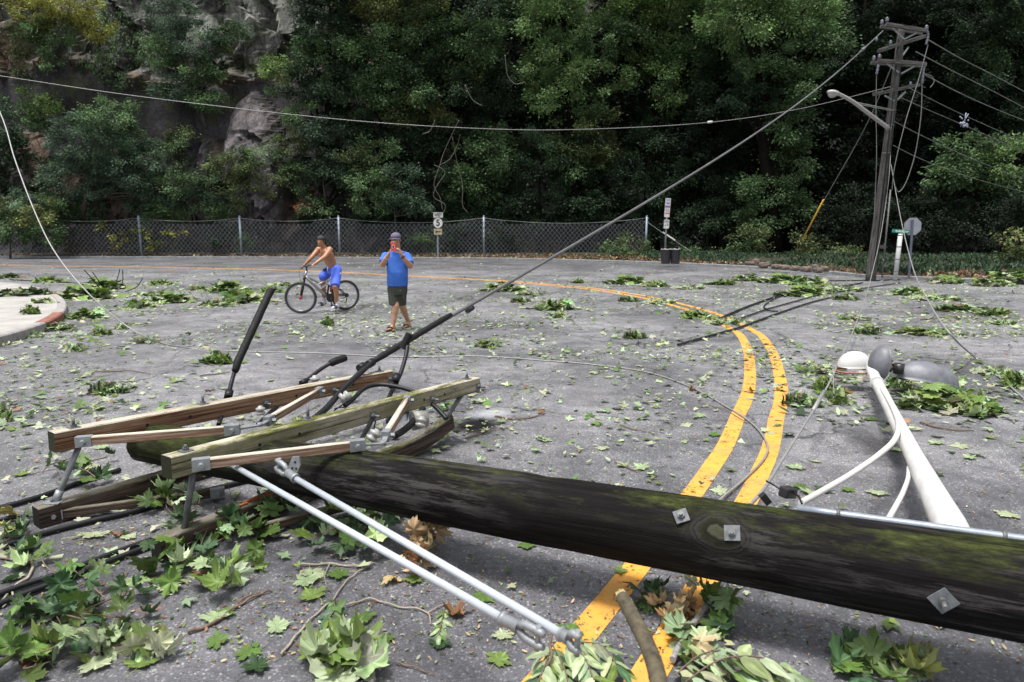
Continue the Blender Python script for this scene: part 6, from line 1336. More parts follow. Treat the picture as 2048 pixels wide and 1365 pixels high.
# --- trees of the wood
wd = 'trees of the wood behind the fence'
TR = [
 ('tree', 'dark tree at the left edge of the wood, beside the pale rock face', 47.5, [(660, -30, 70, 70, 'dark'), (655, 55, 56, 56, 'dark'), (675, 125, 66, 50, 'mid'), (620, 175, 40, 36, 'dark'), (690, 200, 60, 45, 'dark')], 'dark', (640, 440), .22),
 ('tree', 'tree with a pale yellow-green top left of centre', 45.6, [(760, -40, 90, 60, 'pale'), (810, 22, 80, 30, 'pale'), (750, 15, 45, 30, 'pale'), (860, 60, 60, 40, 'mid')], 'pale', (800, 440), .2),
 ('tree', 'mid green tree above the person with the phone', 46.6, [(780, 130, 72, 50, 'mid'), (745, 195, 52, 38, 'mid'), (825, 190, 50, 36, 'mid'), (700, 160, 40, 36, 'blue')], 'mid', (775, 440), .18),
 ('tree', 'dark tree rising above the WEST 5 sign', 48.6, [(930, 20, 85, 60, 'dark'), (940, 100, 80, 60, 'mid'), (900, 170, 60, 45, 'dark'), (985, 180, 55, 50, 'dark')], 'dark', (925, 440), .22),
 ('tree', 'small tree with pale drooping leaves and bare curling twigs', 45.9, [(850, 208, 38, 18, 'pale'), (820, 240, 36, 18, 'olive'), (935, 165, 28, 13, 'pale'), (930, 135, 20, 10, 'olive'), (880, 245, 26, 12, 'olive')], 'olive', (915, 450), .08),
 ('tree', 'shaded tree over the fourth fence bay', 46.8, [(965, 290, 52, 36, 'mid'), (1000, 330, 48, 34, 'mid'), (950, 370, 50, 34, 'mid'), (1010, 400, 40, 26, 'dark')], 'mid', (980, 470), .12),
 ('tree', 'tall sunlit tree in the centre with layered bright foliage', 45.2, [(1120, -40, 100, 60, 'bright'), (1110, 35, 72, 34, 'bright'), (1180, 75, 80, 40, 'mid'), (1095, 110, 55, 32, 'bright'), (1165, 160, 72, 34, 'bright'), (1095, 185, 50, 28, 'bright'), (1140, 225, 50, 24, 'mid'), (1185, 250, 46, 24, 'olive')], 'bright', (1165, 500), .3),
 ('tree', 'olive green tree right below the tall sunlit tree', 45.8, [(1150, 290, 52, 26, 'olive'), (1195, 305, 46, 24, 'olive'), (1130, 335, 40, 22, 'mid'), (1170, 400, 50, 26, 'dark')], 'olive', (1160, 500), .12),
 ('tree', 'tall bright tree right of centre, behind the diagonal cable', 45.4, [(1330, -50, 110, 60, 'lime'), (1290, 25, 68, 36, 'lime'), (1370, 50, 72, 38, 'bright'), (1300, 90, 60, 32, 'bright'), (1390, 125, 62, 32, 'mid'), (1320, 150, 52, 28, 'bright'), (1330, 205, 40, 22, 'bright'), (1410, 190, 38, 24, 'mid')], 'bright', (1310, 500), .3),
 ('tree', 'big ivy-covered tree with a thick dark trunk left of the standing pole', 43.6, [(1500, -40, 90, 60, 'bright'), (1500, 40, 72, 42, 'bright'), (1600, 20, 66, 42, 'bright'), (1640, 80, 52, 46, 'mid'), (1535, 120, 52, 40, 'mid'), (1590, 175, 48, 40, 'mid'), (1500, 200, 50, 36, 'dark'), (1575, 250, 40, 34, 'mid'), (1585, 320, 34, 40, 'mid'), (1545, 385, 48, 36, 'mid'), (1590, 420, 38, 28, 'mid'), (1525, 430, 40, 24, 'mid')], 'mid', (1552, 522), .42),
 ('tree', 'dark tree between the bright tree and the ivy-covered trunk', 48.5, [(1450, 60, 80, 70, 'mid'), (1430, 180, 70, 60, 'dark'), (1440, 290, 80, 55, 'vdark'), (1400, 390, 80, 50, 'dark')], 'dark', (1430, 500), .25),
 ('tree', 'dark tree directly behind the top of the standing pole', 49.5, [(1730, 0, 90, 70, 'dark'), (1700, 110, 60, 60, 'dark'), (1760, 200, 80, 60, 'vdark'), (1700, 300, 70, 60, 'vdark')], 'vdark', (1720, 510), .3),
 ('tree', 'tree with lit foliage under the line wires at right', 41.5, [(1930, 300, 52, 34, 'mid'), (1985, 330, 50, 36, 'bright'), (2020, 380, 48, 34, 'mid'), (1900, 350, 46, 34, 'mid'), (1960, 410, 50, 30, 'dark')], 'mid', (1985, 530), .2),
 ('tree', 'dim tall tree above the insulator cluster at the right edge', 46.5, [(1960, 20, 80, 60, 'dark'), (2040, 100, 70, 60, 'mid'), (1960, 130, 60, 50, 'dark'), (2050, 0, 80, 60, 'mid'), (2060, 210, 60, 50, 'dark')], 'dark', (2010, 520), .3),
 ('tree', 'very dark tree between the standing pole and the right edge', 50.0, [(1860, 10, 80, 70, 'vdark'), (1860, 120, 70, 60, 'vdark'), (1850, 230, 70, 60, 'vdark'), (1830, 350, 80, 60, 'vdark')], 'vdark', (1850, 520), .3),
 ('tree', 'low dark tree behind the bus stop sign', 47.4, [(1290, 300, 60, 50, 'dark'), (1300, 390, 70, 45, 'dark'), (1230, 430, 60, 30, 'dark')], 'dark', (1290, 510), .16),
 ('tree', 'low shaded tree behind the last fence bay', 47.9, [(1080, 330, 55, 60, 'dark'), (1070, 420, 60, 36, 'dark')], 'dark', (1080, 510), .14),
 ('tree', 'very dark undergrowth tree left of the ivy-covered trunk', 46.5, [(1420, 440, 60, 40, 'dark'), (1360, 470, 40, 26, 'vdark'), (1450, 400, 50, 30, 'dark')], 'dark', (1410, 520), .1),
]
for nm, lab, Y, bl, tn, bpx, tr in TR:
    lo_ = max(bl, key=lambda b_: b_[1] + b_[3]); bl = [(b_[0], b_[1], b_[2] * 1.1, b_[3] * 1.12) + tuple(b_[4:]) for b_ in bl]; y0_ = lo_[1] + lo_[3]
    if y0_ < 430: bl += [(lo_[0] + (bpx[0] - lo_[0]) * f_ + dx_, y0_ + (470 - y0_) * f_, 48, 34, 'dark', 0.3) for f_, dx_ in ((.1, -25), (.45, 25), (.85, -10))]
    if bpx[0] <= 1320: Y = max(Y, 48.4 if bpx[0] < 1285 else 49.3)
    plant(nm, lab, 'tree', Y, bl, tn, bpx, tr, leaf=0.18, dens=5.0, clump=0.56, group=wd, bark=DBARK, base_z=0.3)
# rows of trees higher on the hill, closing the view (copies of three)
proto = []
for k in range(3):
    g = np.random.default_rng(50 + k); bl = []
    for i in range(11): z = 3.5 + 16 * (i / 10) ** 0.9; r_ = 2.0 + 1.5 * math.sin(math.pi * min(1, (z - 2) / 17)); bl.append(((g.uniform(-1.6, 1.6), g.uniform(-1, 1), z), r_, r_, r_ * 0.62, None))
    proto.append(crown_data(bl, 0.34, ('vdark', 'dark', 'vdark')[k], 2.2, 0.95, seed=80 + k))
mes = []
hill_labels = []
def hill_tree(i, x, y, z, s_, rz, k, label):
    o = empty('tree', Vector((x, y, z)), label, 'tree', 'dark trees on the slope behind the wood')
    for nm, me_, mt in (('crown', mes[k][0], FOL), ('trunk', mes[k][1], DBARK)):
        c = bpy.data.objects.new(nm, me_); COL.objects.link(c); c.parent = o
    o.rotation_euler = (0, 0, rz); o.scale = (s_, s_, s_); return o
for k in range(3):
    V, I, C = proto[k]; t = npmesh('crown', V, 4, I, FOL, frame=Matrix.Identity(4), col=C); me1 = t.data; bpy.data.objects.remove(t)
    mb = MB(); mb.tube([(0, 0, -1.5), (.1, 0, 4), (-.1, .1, 10), (0, 0, 17)], [.42, .33, .24, .08], 8)
    for j in range(9): a_ = j * 2.4; z = 5 + j * 1.3; mb.tube([(0, 0, z), (1.2 * math.cos(a_), 1.2 * math.sin(a_), z + .9), (2.4 * math.cos(a_), 2.4 * math.sin(a_), z + 1.3)], [.12, .08, .03], 5)
    t = mb.build('trunk', DBARK); me2 = t.data; bpy.data.objects.remove(t); mes.append((me1, me2))
rows = [(52.5, -15, 44, 4.6, 1.0, 0.0), (57.5, -20, 50, 5.2, 1.15, 3.0), (64, -22, 58, 6.2, 1.2, 10.0)]
i = 0
for r_, (y, x0, x1, st, s_, z) in enumerate(rows):
    x = x0
    while x < x1:
        zz = z + (7.5 if x < -8 and r_ > 0 else 0) + (13 if x < -8 and r_ == 0 else 0); 
        if not (x < -8 and r_ == 0):
            where = ('left of centre', 'above the fence end', 'behind the standing pole', 'at the right')[0 if x < 0 else 1 if x < 14 else 2 if x < 30 else 3]
            hill_tree(i, x, y + random.uniform(-1, 1), zz, s_ * random.uniform(.9, 1.15), random.uniform(0, 6.28), i % 3, 'dim tree in the %s row on the dark slope %s' % (('front', 'middle', 'rear')[r_], where))
        x += st * random.uniform(.85, 1.15); i += 1
# bushes on the verge
bsh = 'bushes along the verge at right'
for lab, Y, bl, tn, bpx in (
    ('black undergrowth behind the stop sign', 41.0, [(1830, 440, 60, 60, 'vdark'), (1900, 450, 60, 56, 'vdark'), (1970, 470, 50, 44, 'vdark')], 'vdark', (1880, 530)),
    ('black undergrowth right behind the foot of the standing pole', 42.0, [(1700, 430, 55, 60, 'vdark'), (1760, 450, 50, 50, 'vdark'), (1650, 450, 40, 40, 'vdark')], 'vdark', (1720, 530)),
    ('black undergrowth at the right edge, behind the light green bush', 38.0, [(2020, 450, 50, 50, 'vdark'), (2080, 430, 60, 70, 'vdark')], 'vdark', (2030, 530)),
    ('low leafy bush lying against the end of the fence, left of the litter bins', 43.6, [(1225, 505, 34, 16, 'mid'), (1265, 495, 36, 22, 'olive'), (1302, 506, 26, 16, 'mid')], 'mid', (1260, 525)),
    ('yellowish bush immediately left of the thick ivy-covered trunk', 41.5, [(1500, 478, 34, 28, 'olive'), (1480, 502, 40, 20, 'mid'), (1525, 500, 26, 20, 'olive')], 'olive', (1500, 525)),
    ('sprawling yellow-green bush immediately right of the thick ivy-covered trunk', 40.0, [(1605, 492, 34, 22, 'olive'), (1650, 500, 36, 20, 'olive'), (1690, 508, 34, 18, 'olive'), (1720, 520, 26, 14, 'mid')], 'olive', (1640, 528)),
    ('light green bush at the right edge above the fallen foliage', 28.0, [(2030, 480, 26, 22, 'pale'), (2055, 505, 36, 26, 'olive'), (2030, 520, 24, 16, 'olive')], 'olive', (2040, 550)),
    ('small bush of dim leaves at the low stone wall behind the litter bins', 42.5, [(1390, 500, 30, 12, 'mid'), (1425, 508, 22, 10, 'olive')], 'mid', (1400, 520)),
    ('low bush of pale leaves beside the stop sign post', 30.5, [(1890, 548, 26, 10, 'olive'), (1955, 545, 22, 12, 'olive')], 'olive', (1900, 560))):
    plant('bush', lab, 'bush', Y, bl, tn, bpx, 0.03, leaf=0.15, dens=2.6, clump=0.35, group=bsh, crown_name='foliage')
# bare twining stems on the rock by the route sign
DEADVINE = plain('dead_vine', (0.15, 0.13, 0.11), 0.8, 0, 0.3, 10)
bv = empty('bare_vine', WY(880, 420, 46.9), 'pale bare vine stems twisting down the rock above the WEST 5 sign', 'vine')
mb = MB(); g = random.Random(4)
for pts in (((918, 240), (890, 300), (880, 330), (868, 370), (880, 395), (885, 420)), ((905, 275), (915, 330), (925, 370), (925, 410), (935, 425)), ((868, 330), (890, 345), (872, 375), (868, 395), (890, 410), (885, 430)), ((870, 240), (860, 262), (845, 268)), ((930, 170), (945, 200), (965, 212)), ((880, 330), (900, 318), (915, 290), (920, 270)), ((1010, 110), (1015, 150), (1030, 168), (1048, 165))):
    mb = MB(); mb.tube(spline([WY(px, py, 46.0 - (0.9 if py < 280 else 0)) for px, py in pts], 6), 0.017, 5); mb.build('stem', DEADVINE, bv)
# low dry-stone wall by the big trunk
lw = empty('low_stone_wall', G(1580, 538, .14), 'low tumbled wall of brown stones on the verge below the thick trunk', 'stone wall')
g = random.Random(9); YS = 30.6
for (px, py, w_, h_) in ((1500, 527, 16, 8), (1512, 524, 14, 12), (1527, 531, 18, 12), (1541, 528, 14, 10), (1552, 534, 17, 10), (1560, 524, 20, 7), (1568, 535, 20, 10), (1583, 528, 18, 8), (1590, 537, 18, 10), (1607, 531, 20, 7), (1612, 539, 22, 11), (1630, 534, 12, 9), (1636, 541, 16, 11), (1648, 538, 14, 11)):
    Yq = G(px, py + h_ * .5, .14).y; Yq = min(Yq, 36); c = WY(px, py, Yq); s_ = Yq / F; bm = bmesh.new(); bmesh.ops.create_icosphere(bm, subdivisions=3, radius=1)
    sd_ = g.uniform(0, 99)
    for v in bm.verts:
        d_ = v.co.copy(); m_ = max(abs(d_.x), abs(d_.y), abs(d_.z)); d_ = d_ * (0.55 + 0.42 / m_) ; d_ *= 1 + 0.12 * mnoise.noise(d_ * 1.5 + Vector((sd_, 0, 0))); v.co = Vector((d_.x * w_ * s_ * .5, d_.y * .25, d_.z * h_ * s_ * .55)) + c
    me_ = bpy.data.meshes.new('stone'); bm.transform(WM[lw].inverted()); bm.to_mesh(me_); bm.free(); link('stone', me_, lw, None, [plain('wall_stone', (0.12, 0.095, 0.08), 0.9, 0, 0.5, 5, 0.6)])

# ================================================================== LEAVES ON THE ROAD
half = [(0.0, 0.0), (0.10, -0.10), (0.22, -0.13), (0.40, -0.20), (0.37, -0.06), (0.56, -0.03), (0.46, 0.07), (0.42, 0.15), (0.54, 0.20), (0.62, 0.16), (0.66, 0.27), (0.86, 0.33), (0.70, 0.40), (0.66, 0.53), (0.54, 0.50), (0.46, 0.52), (0.35, 0.50), (0.36, 0.60), (0.44, 0.68), (0.30, 0.73), (0.20, 0.86), (0.10, 0.84), (0.0, 1.08)]
MAPLE = np.array(half + [(-x, y) for x, y in half[-2:0:-1]])
MSIMP = np.array([(0, 0), (.38, -.16), (.34, .12), (.82, .33), (.5, .45), (.28, .44), (.3, .64), (0, 1.05), (-.3, .64), (-.28, .44), (-.5, .45), (-.82, .33), (-.34, .12), (-.38, -.16)])
OVAL = np.array([(0, 0), (.13, .12), (.2, .35), (.19, .6), (.11, .85), (0, 1.05), (-.11, .85), (-.19, .6), (-.2, .35), (-.13, .12)])
def leaf_template(out, rings=(0.35, 0.7, 1.0), ctr=(0, 0.28)):
    n = len(out); ctr = np.array(ctr); V = [ctr]; 
    for r_ in rings: V += list(ctr + (out - ctr) * r_)
    F_ = [(0, 1 + i, 1 + (i + 1) % n) for i in range(n)]
    Q = []
    for k in range(len(rings) - 1):
        for i in range(n): a_ = 1 + k * n + i; b_ = 1 + k * n + (i + 1) % n; F_ += [(a_, a_ + n, b_ + n), (a_, b_ + n, b_)]
    V = np.array(V); return np.c_[V, np.zeros(len(V))], np.array(F_)
TM_HI = leaf_template(MAPLE); TM_LO = leaf_template(MSIMP, (1.0,)); TO = leaf_template(OVAL, (0.5, 1.0), (0, 0.5)); TM_MID = leaf_template(MAPLE, (1.0,))
def rot_batch(yaw, tx, ty):
    cy, sy = np.cos(yaw), np.sin(yaw); cx, sx = np.cos(tx), np.sin(tx); c2, s2 = np.cos(ty), np.sin(ty); Z0 = np.zeros_like(yaw); O = Z0 + 1
    Rz = np.stack([cy, -sy, Z0, sy, cy, Z0, Z0, Z0, O], -1).reshape(-1, 3, 3); Rx = np.stack([O, Z0, Z0, Z0, cx, -sx, Z0, sx, cx], -1).reshape(-1, 3, 3); Ry = np.stack([c2, Z0, s2, Z0, O, Z0, -s2, Z0, c2], -1).reshape(-1, 3, 3)
    return Rz @ Rx @ Ry
def leaves(T, P, S, yaw, tx, ty, col, curl, g, veins=True):
    """many leaves: T template, P positions, S sizes -> V, I, C"""
    tv, tf = T; n = len(P); L = np.tile(tv[None], (n, 1, 1)).copy(); x, y = tv[:, 0], tv[:, 1] - 0.3; r2 = x * x + y * y; ang = np.arctan2(x, y + 1e-6)
    ph = g.uniform(0, 6.28, (n, 1)); L[:, :, 2] = curl[:, None] * r2[None] + 0.30 * np.abs(curl)[:, None] * np.sin(ang[None] * 5 + ph) * np.sqrt(r2)[None] + 0.18 * curl[:, None] * np.abs(x)[None] * np.sin(ph)
    V = np.einsum('nij,nkj->nki', rot_batch(yaw, tx, ty), L * S[:, None, None]) + P[:, None, :]
    C = np.repeat(col[:, None, :], len(tv), 1)
    if veins:
        v_ = np.exp(-(np.sin(ang * 3.6) / 0.20) ** 2) * (np.sqrt(r2) > 0.05); C = C * (1 + 0.55 * v_[None, :, None]); C = C * (1 + 0.12 * g.normal(size=(n, len(tv), 1)))
    I = (tf[None] + (np.arange(n) * len(tv))[:, None, None]).reshape(-1, 3)
    return V.reshape(-1, 3), I, np.clip(C.reshape(-1, 3), 0.003, 0.9)
LC = dict(pale=(0.30, 0.345, 0.215), under=(0.24, 0.31, 0.17), green=(0.080, 0.140, 0.032), dark=(0.026, 0.055, 0.019), lime=(0.125, 0.185, 0.045), brown=(0.18, 0.09, 0.045), tan=(0.42, 0.31, 0.17), yell=(0.22, 0.24, 0.07), deep=(0.05, 0.10, 0.045))
def pick(g, n, w_):
    ks = list(w_); p = np.array([w_[k] for k in ks], float); p /= p.sum(); c = np.array([LC[k] for k in ks])[g.choice(len(ks), n, p=p)]; return c * np.exp(g.normal(0, 0.22, (n, 1))) * (1 + g.normal(0, .06, (n, 3)))
MIX = dict(pale=8, under=4, green=2.0, dark=.6, lime=1.6, brown=0.5)
# litter over the whole road: nobody could count it
g = np.random.default_rng(21)
def dens_noise(x, y): return np.array([mnoise.noise(Vector((a_ * 0.28, b_ * 0.28, 2.0))) + 0.6 * mnoise.noise(Vector((a_ * 0.9, b_ * 0.9, 8.0))) for a_, b_ in zip(x, y)])
n = 120000; py = 465 + 900 * g.uniform(0.045, 1, n) ** 2.1; Yd = 1.7 * F / (py - 465); px = g.uniform(-250, 2300, n); X = (px - CX) / F * Yd
dn = dens_noise(X, Yd); prob = np.clip(0.40 + dn * 2.0, 0.05, 1) * np.clip((Yd - 4.5) / 8, 0.045, 1) * np.clip((44 - Yd) / 5, 0.15, 1)
prob *= np.where(Yd > 9, 1.25, 1.0)
for (hx, hy, sx_, sy_, am) in ((150, 600, 130, 3.2, 3.0), (420, 590, 190, 3.0, 2.5), (1050, 600, 140, 2.6, 2.0), (1330, 575, 160, 3.5, 2.2), (1620, 580, 170, 4, 2.8), (1900, 610, 170, 2.4, 2.6), (1980, 572, 150, 4, 3), (60, 660, 80, 1.5, 2)):
    q_ = G(hx, hy); prob *= 1 + am * np.exp(-(((X - q_.x) / (sx_ * q_.y / F)) ** 2 + ((Yd - q_.y) / sy_) ** 2))
keep = (g.uniform(0, 1, n) < prob) & (Yd < 45) & (X < 70)
kl = np.array([(p.x, p.y) for p in kerb]); keep &= Yd < np.interp(X, kl[:, 0], kl[:, 1]) - 0.1
P = np.stack([X, Yd, 0.012 + 0.02 * g.random(n)], 1)[keep]; m_ = len(P); far_ = P[:, 1] > 0
S = (0.018 + 0.085 * g.uniform(0, 1, m_) ** 2.2) * np.where(P[:, 1] < 6, 0.8, 1.0)
torn = [leaf_template(np.array([(r_ * math.cos(t_), 0.45 + r_ * 1.0 * math.sin(t_)) for t_, r_ in zip(np.linspace(0, 6.28, 10)[:-1], np.random.default_rng(s_).uniform(.12, .62, 9))]), (1.0,), (0, .45)) for s_ in (1, 2, 3)]
kk = g.choice(5, m_, p=[.26, .20, .18, .18, .18]); Vs, Is, Cs, base_i = [], [], [], 0
for k_, T_k in enumerate([TM_LO, TO] + torn):
    s_ = kk == k_; q_ = int(s_.sum()); V, I, C = leaves(T_k, P[s_], S[s_] * (1.0 if k_ < 2 else 1.15), g.uniform(0, 6.28, q_), g.normal(0, .24, q_), g.normal(0, .24, q_), pick(g, q_, MIX), g.uniform(-.3, .4, q_), g, False); Vs.append(V); Is.append(I + base_i); Cs.append(C); base_i += len(V)
o = npmesh('leaf_litter', np.concatenate(Vs), 3, np.concatenate(Is), GLEAF, col=np.concatenate(Cs), own=False); tag(o, kind='stuff', label='scattered small torn leaves covering the road', cat='leaf litter')
# crumbs and chips close to the camera
n = 5200; py = g.uniform(700, 1400, n); Yd = 1.7 * F / (py - 465); px = g.uniform(-100, 2150, n); X = (px - CX) / F * Yd; P = np.stack([X, Yd, np.full(n, 0.008)], 1)
V, I, C = leaves(TO, P, g.uniform(0.008, 0.028, n), g.uniform(0, 6.28, n), g.normal(0, .25, n), g.normal(0, .25, n), pick(g, n, dict(pale=2, lime=2, brown=3.0, tan=2, green=1, dark=1)), g.uniform(-.3, .5, n), g, False)
o = npmesh('leaf_crumbs', V, 3, I, GLEAF, col=C, own=False); tag(o, kind='stuff', label='tiny leaf and bark crumbs strewn over the near asphalt', cat='leaf litter')
# brown leaf drift at the foot of the fence, ivy and grass on the verge
n = 9500; X = g.uniform(-45, 22, n); Yk = np.interp(X, kl[:, 0], kl[:, 1]); Yd = Yk + .25 + g.uniform(0, 1, n) ** 1.3 * 4.2; P = np.stack([X, Yd, 0.16 + 0.03 * (Yd - Yk)], 1)
V, I, C = leaves(TM_LO, P, g.uniform(0.08, 0.15, n), g.uniform(0, 6.28, n), g.normal(0, .6, n), g.normal(0, .6, n), pick(g, n, dict(brown=5, tan=1.2, dark=1.0, under=.6)) * 0.75, g.uniform(-.4, .5, n), g, False)
o = npmesh('brown_leaf_drift', V, 3, I, GLEAF, col=C, own=False); tag(o, kind='stuff', label='drift of brown dead leaves at the foot of the fence', cat='leaf litter')
n = 26000; X = g.uniform(8, 40, n); Yk = np.interp(X, kl[:, 0], kl[:, 1]); Yd = Yk + 0.3 + (43 - Yk) * g.uniform(0, 1, n) ** 1.6; d_ = Yd - Yk; keep = dens_noise(X, Yd) > -0.05; X, Yd, d_ = X[keep], Yd[keep], d_[keep]; n = len(X)
P = np.stack([X, Yd, 0.13 + np.minimum(d_, 6) * 0.03 + 0.05 + 0.10 * g.random(n)], 1); tips = np.stack([g.normal(0, .5, n), g.normal(0, .5, n), np.ones(n)], 1); tips /= np.linalg.norm(tips, axis=1, keepdims=True); nn = np.stack([g.normal(0, .4, n), -np.ones(n), g.normal(0.6, .3, n)], 1); nn -= tips * (nn * tips).sum(1, keepdims=True); nn /= np.linalg.norm(nn, axis=1, keepdims=True)
V, I = leaf_quads(P, g.uniform(0.10, 0.24, n), tips, nn, 0.55); C = np.repeat(np.array(TINT['dark']) * 1.1 * np.exp(g.normal(0, .4, (n, 1))) * (1 + g.normal(0, .1, (n, 3))), 4, 0)
o = npmesh('ground_cover', V, 4, I, FOL, col=np.clip(C, .003, .6), own=False); tag(o, kind='stuff', label='low green ground cover on the verge at right', cat='ground cover')
#HEAPSTART
# --- broken leafy branches lying on the road (six built, copied)
def heap_mesh(g, nl, rad, hgt, T, w_, size=(0.09, 0.15)):
    a_ = g.uniform(0, 6.28, nl); r_ = rad * g.uniform(0, 1, nl) ** 0.7; X = r_ * np.cos(a_) ; Yp = r_ * np.sin(a_) * 0.62; z = hgt * np.clip(1 - (r_ / rad) ** 1.6, .05, 1) * g.uniform(0.1, 1, nl) * (1 + .4 * np.sin(a_ * 3)) + .015
    P = np.stack([X, Yp, z], 1); S = g.uniform(*size, nl); col = pick(g, nl, w_); col *= (0.8 + 0.35 * (z / (hgt + .01)))[:, None] * 0 + 1
    return leaves(T, P, S, g.uniform(0, 6.28, nl), g.normal(0, .55, nl), g.normal(0, .55, nl), col, g.uniform(-.5, .7, nl), g)
def twig_mb(g, rad, n_=5, r0=0.008):
    mb = MB()
    for i in range(n_):
        a_ = g.uniform(0, 6.28); p0 = Vector((g.uniform(-.2, .2) * rad, g.uniform(-.1, .1) * rad, .02)); p2 = Vector((math.cos(a_) * rad * g.uniform(.6, 1.15), math.sin(a_) * rad * .7, g.uniform(.015, .22) * min(1, rad * 2))); mb.tube(spline([p0, p0.lerp(p2, .5) + Vector((g.uniform(-.05, .05), g.uniform(-.05, .05), g.uniform(0, .07))), p2], 4), [r0 * f for f in (1, .95, .9, .85, .75, .65, .55, .45, .3)], 5)
    return mb
hp = []
for k, (w_, nl, hg) in enumerate(((dict(green=4, lime=5, dark=1, under=2), 46, .14), (dict(pale=6, under=3, green=2, lime=1), 42, .08), (dict(green=3, pale=4, lime=3, dark=1, under=2), 64, .20), (dict(dark=3, green=4, brown=.8, under=2, lime=2), 48, .13), (dict(lime=5, green=2, pale=2), 32, .10), (dict(green=4, lime=4, dark=1, pale=5), 95, .24))):
    g = np.random.default_rng(300 + k); V, I, C = heap_mesh(g, nl, 0.34, hg, TM_MID, w_); t = npmesh('leaves', V, 3, I, GLEAF, frame=Matrix.Identity(4), col=C); m1 = t.data; bpy.data.objects.remove(t)
    t = twig_mb(random.Random(k), 0.34).build('twig', TWIG); m2 = t.data; bpy.data.objects.remove(t); hp.append((m1, m2))
gl_ = 'broken leafy branches lying on the road'
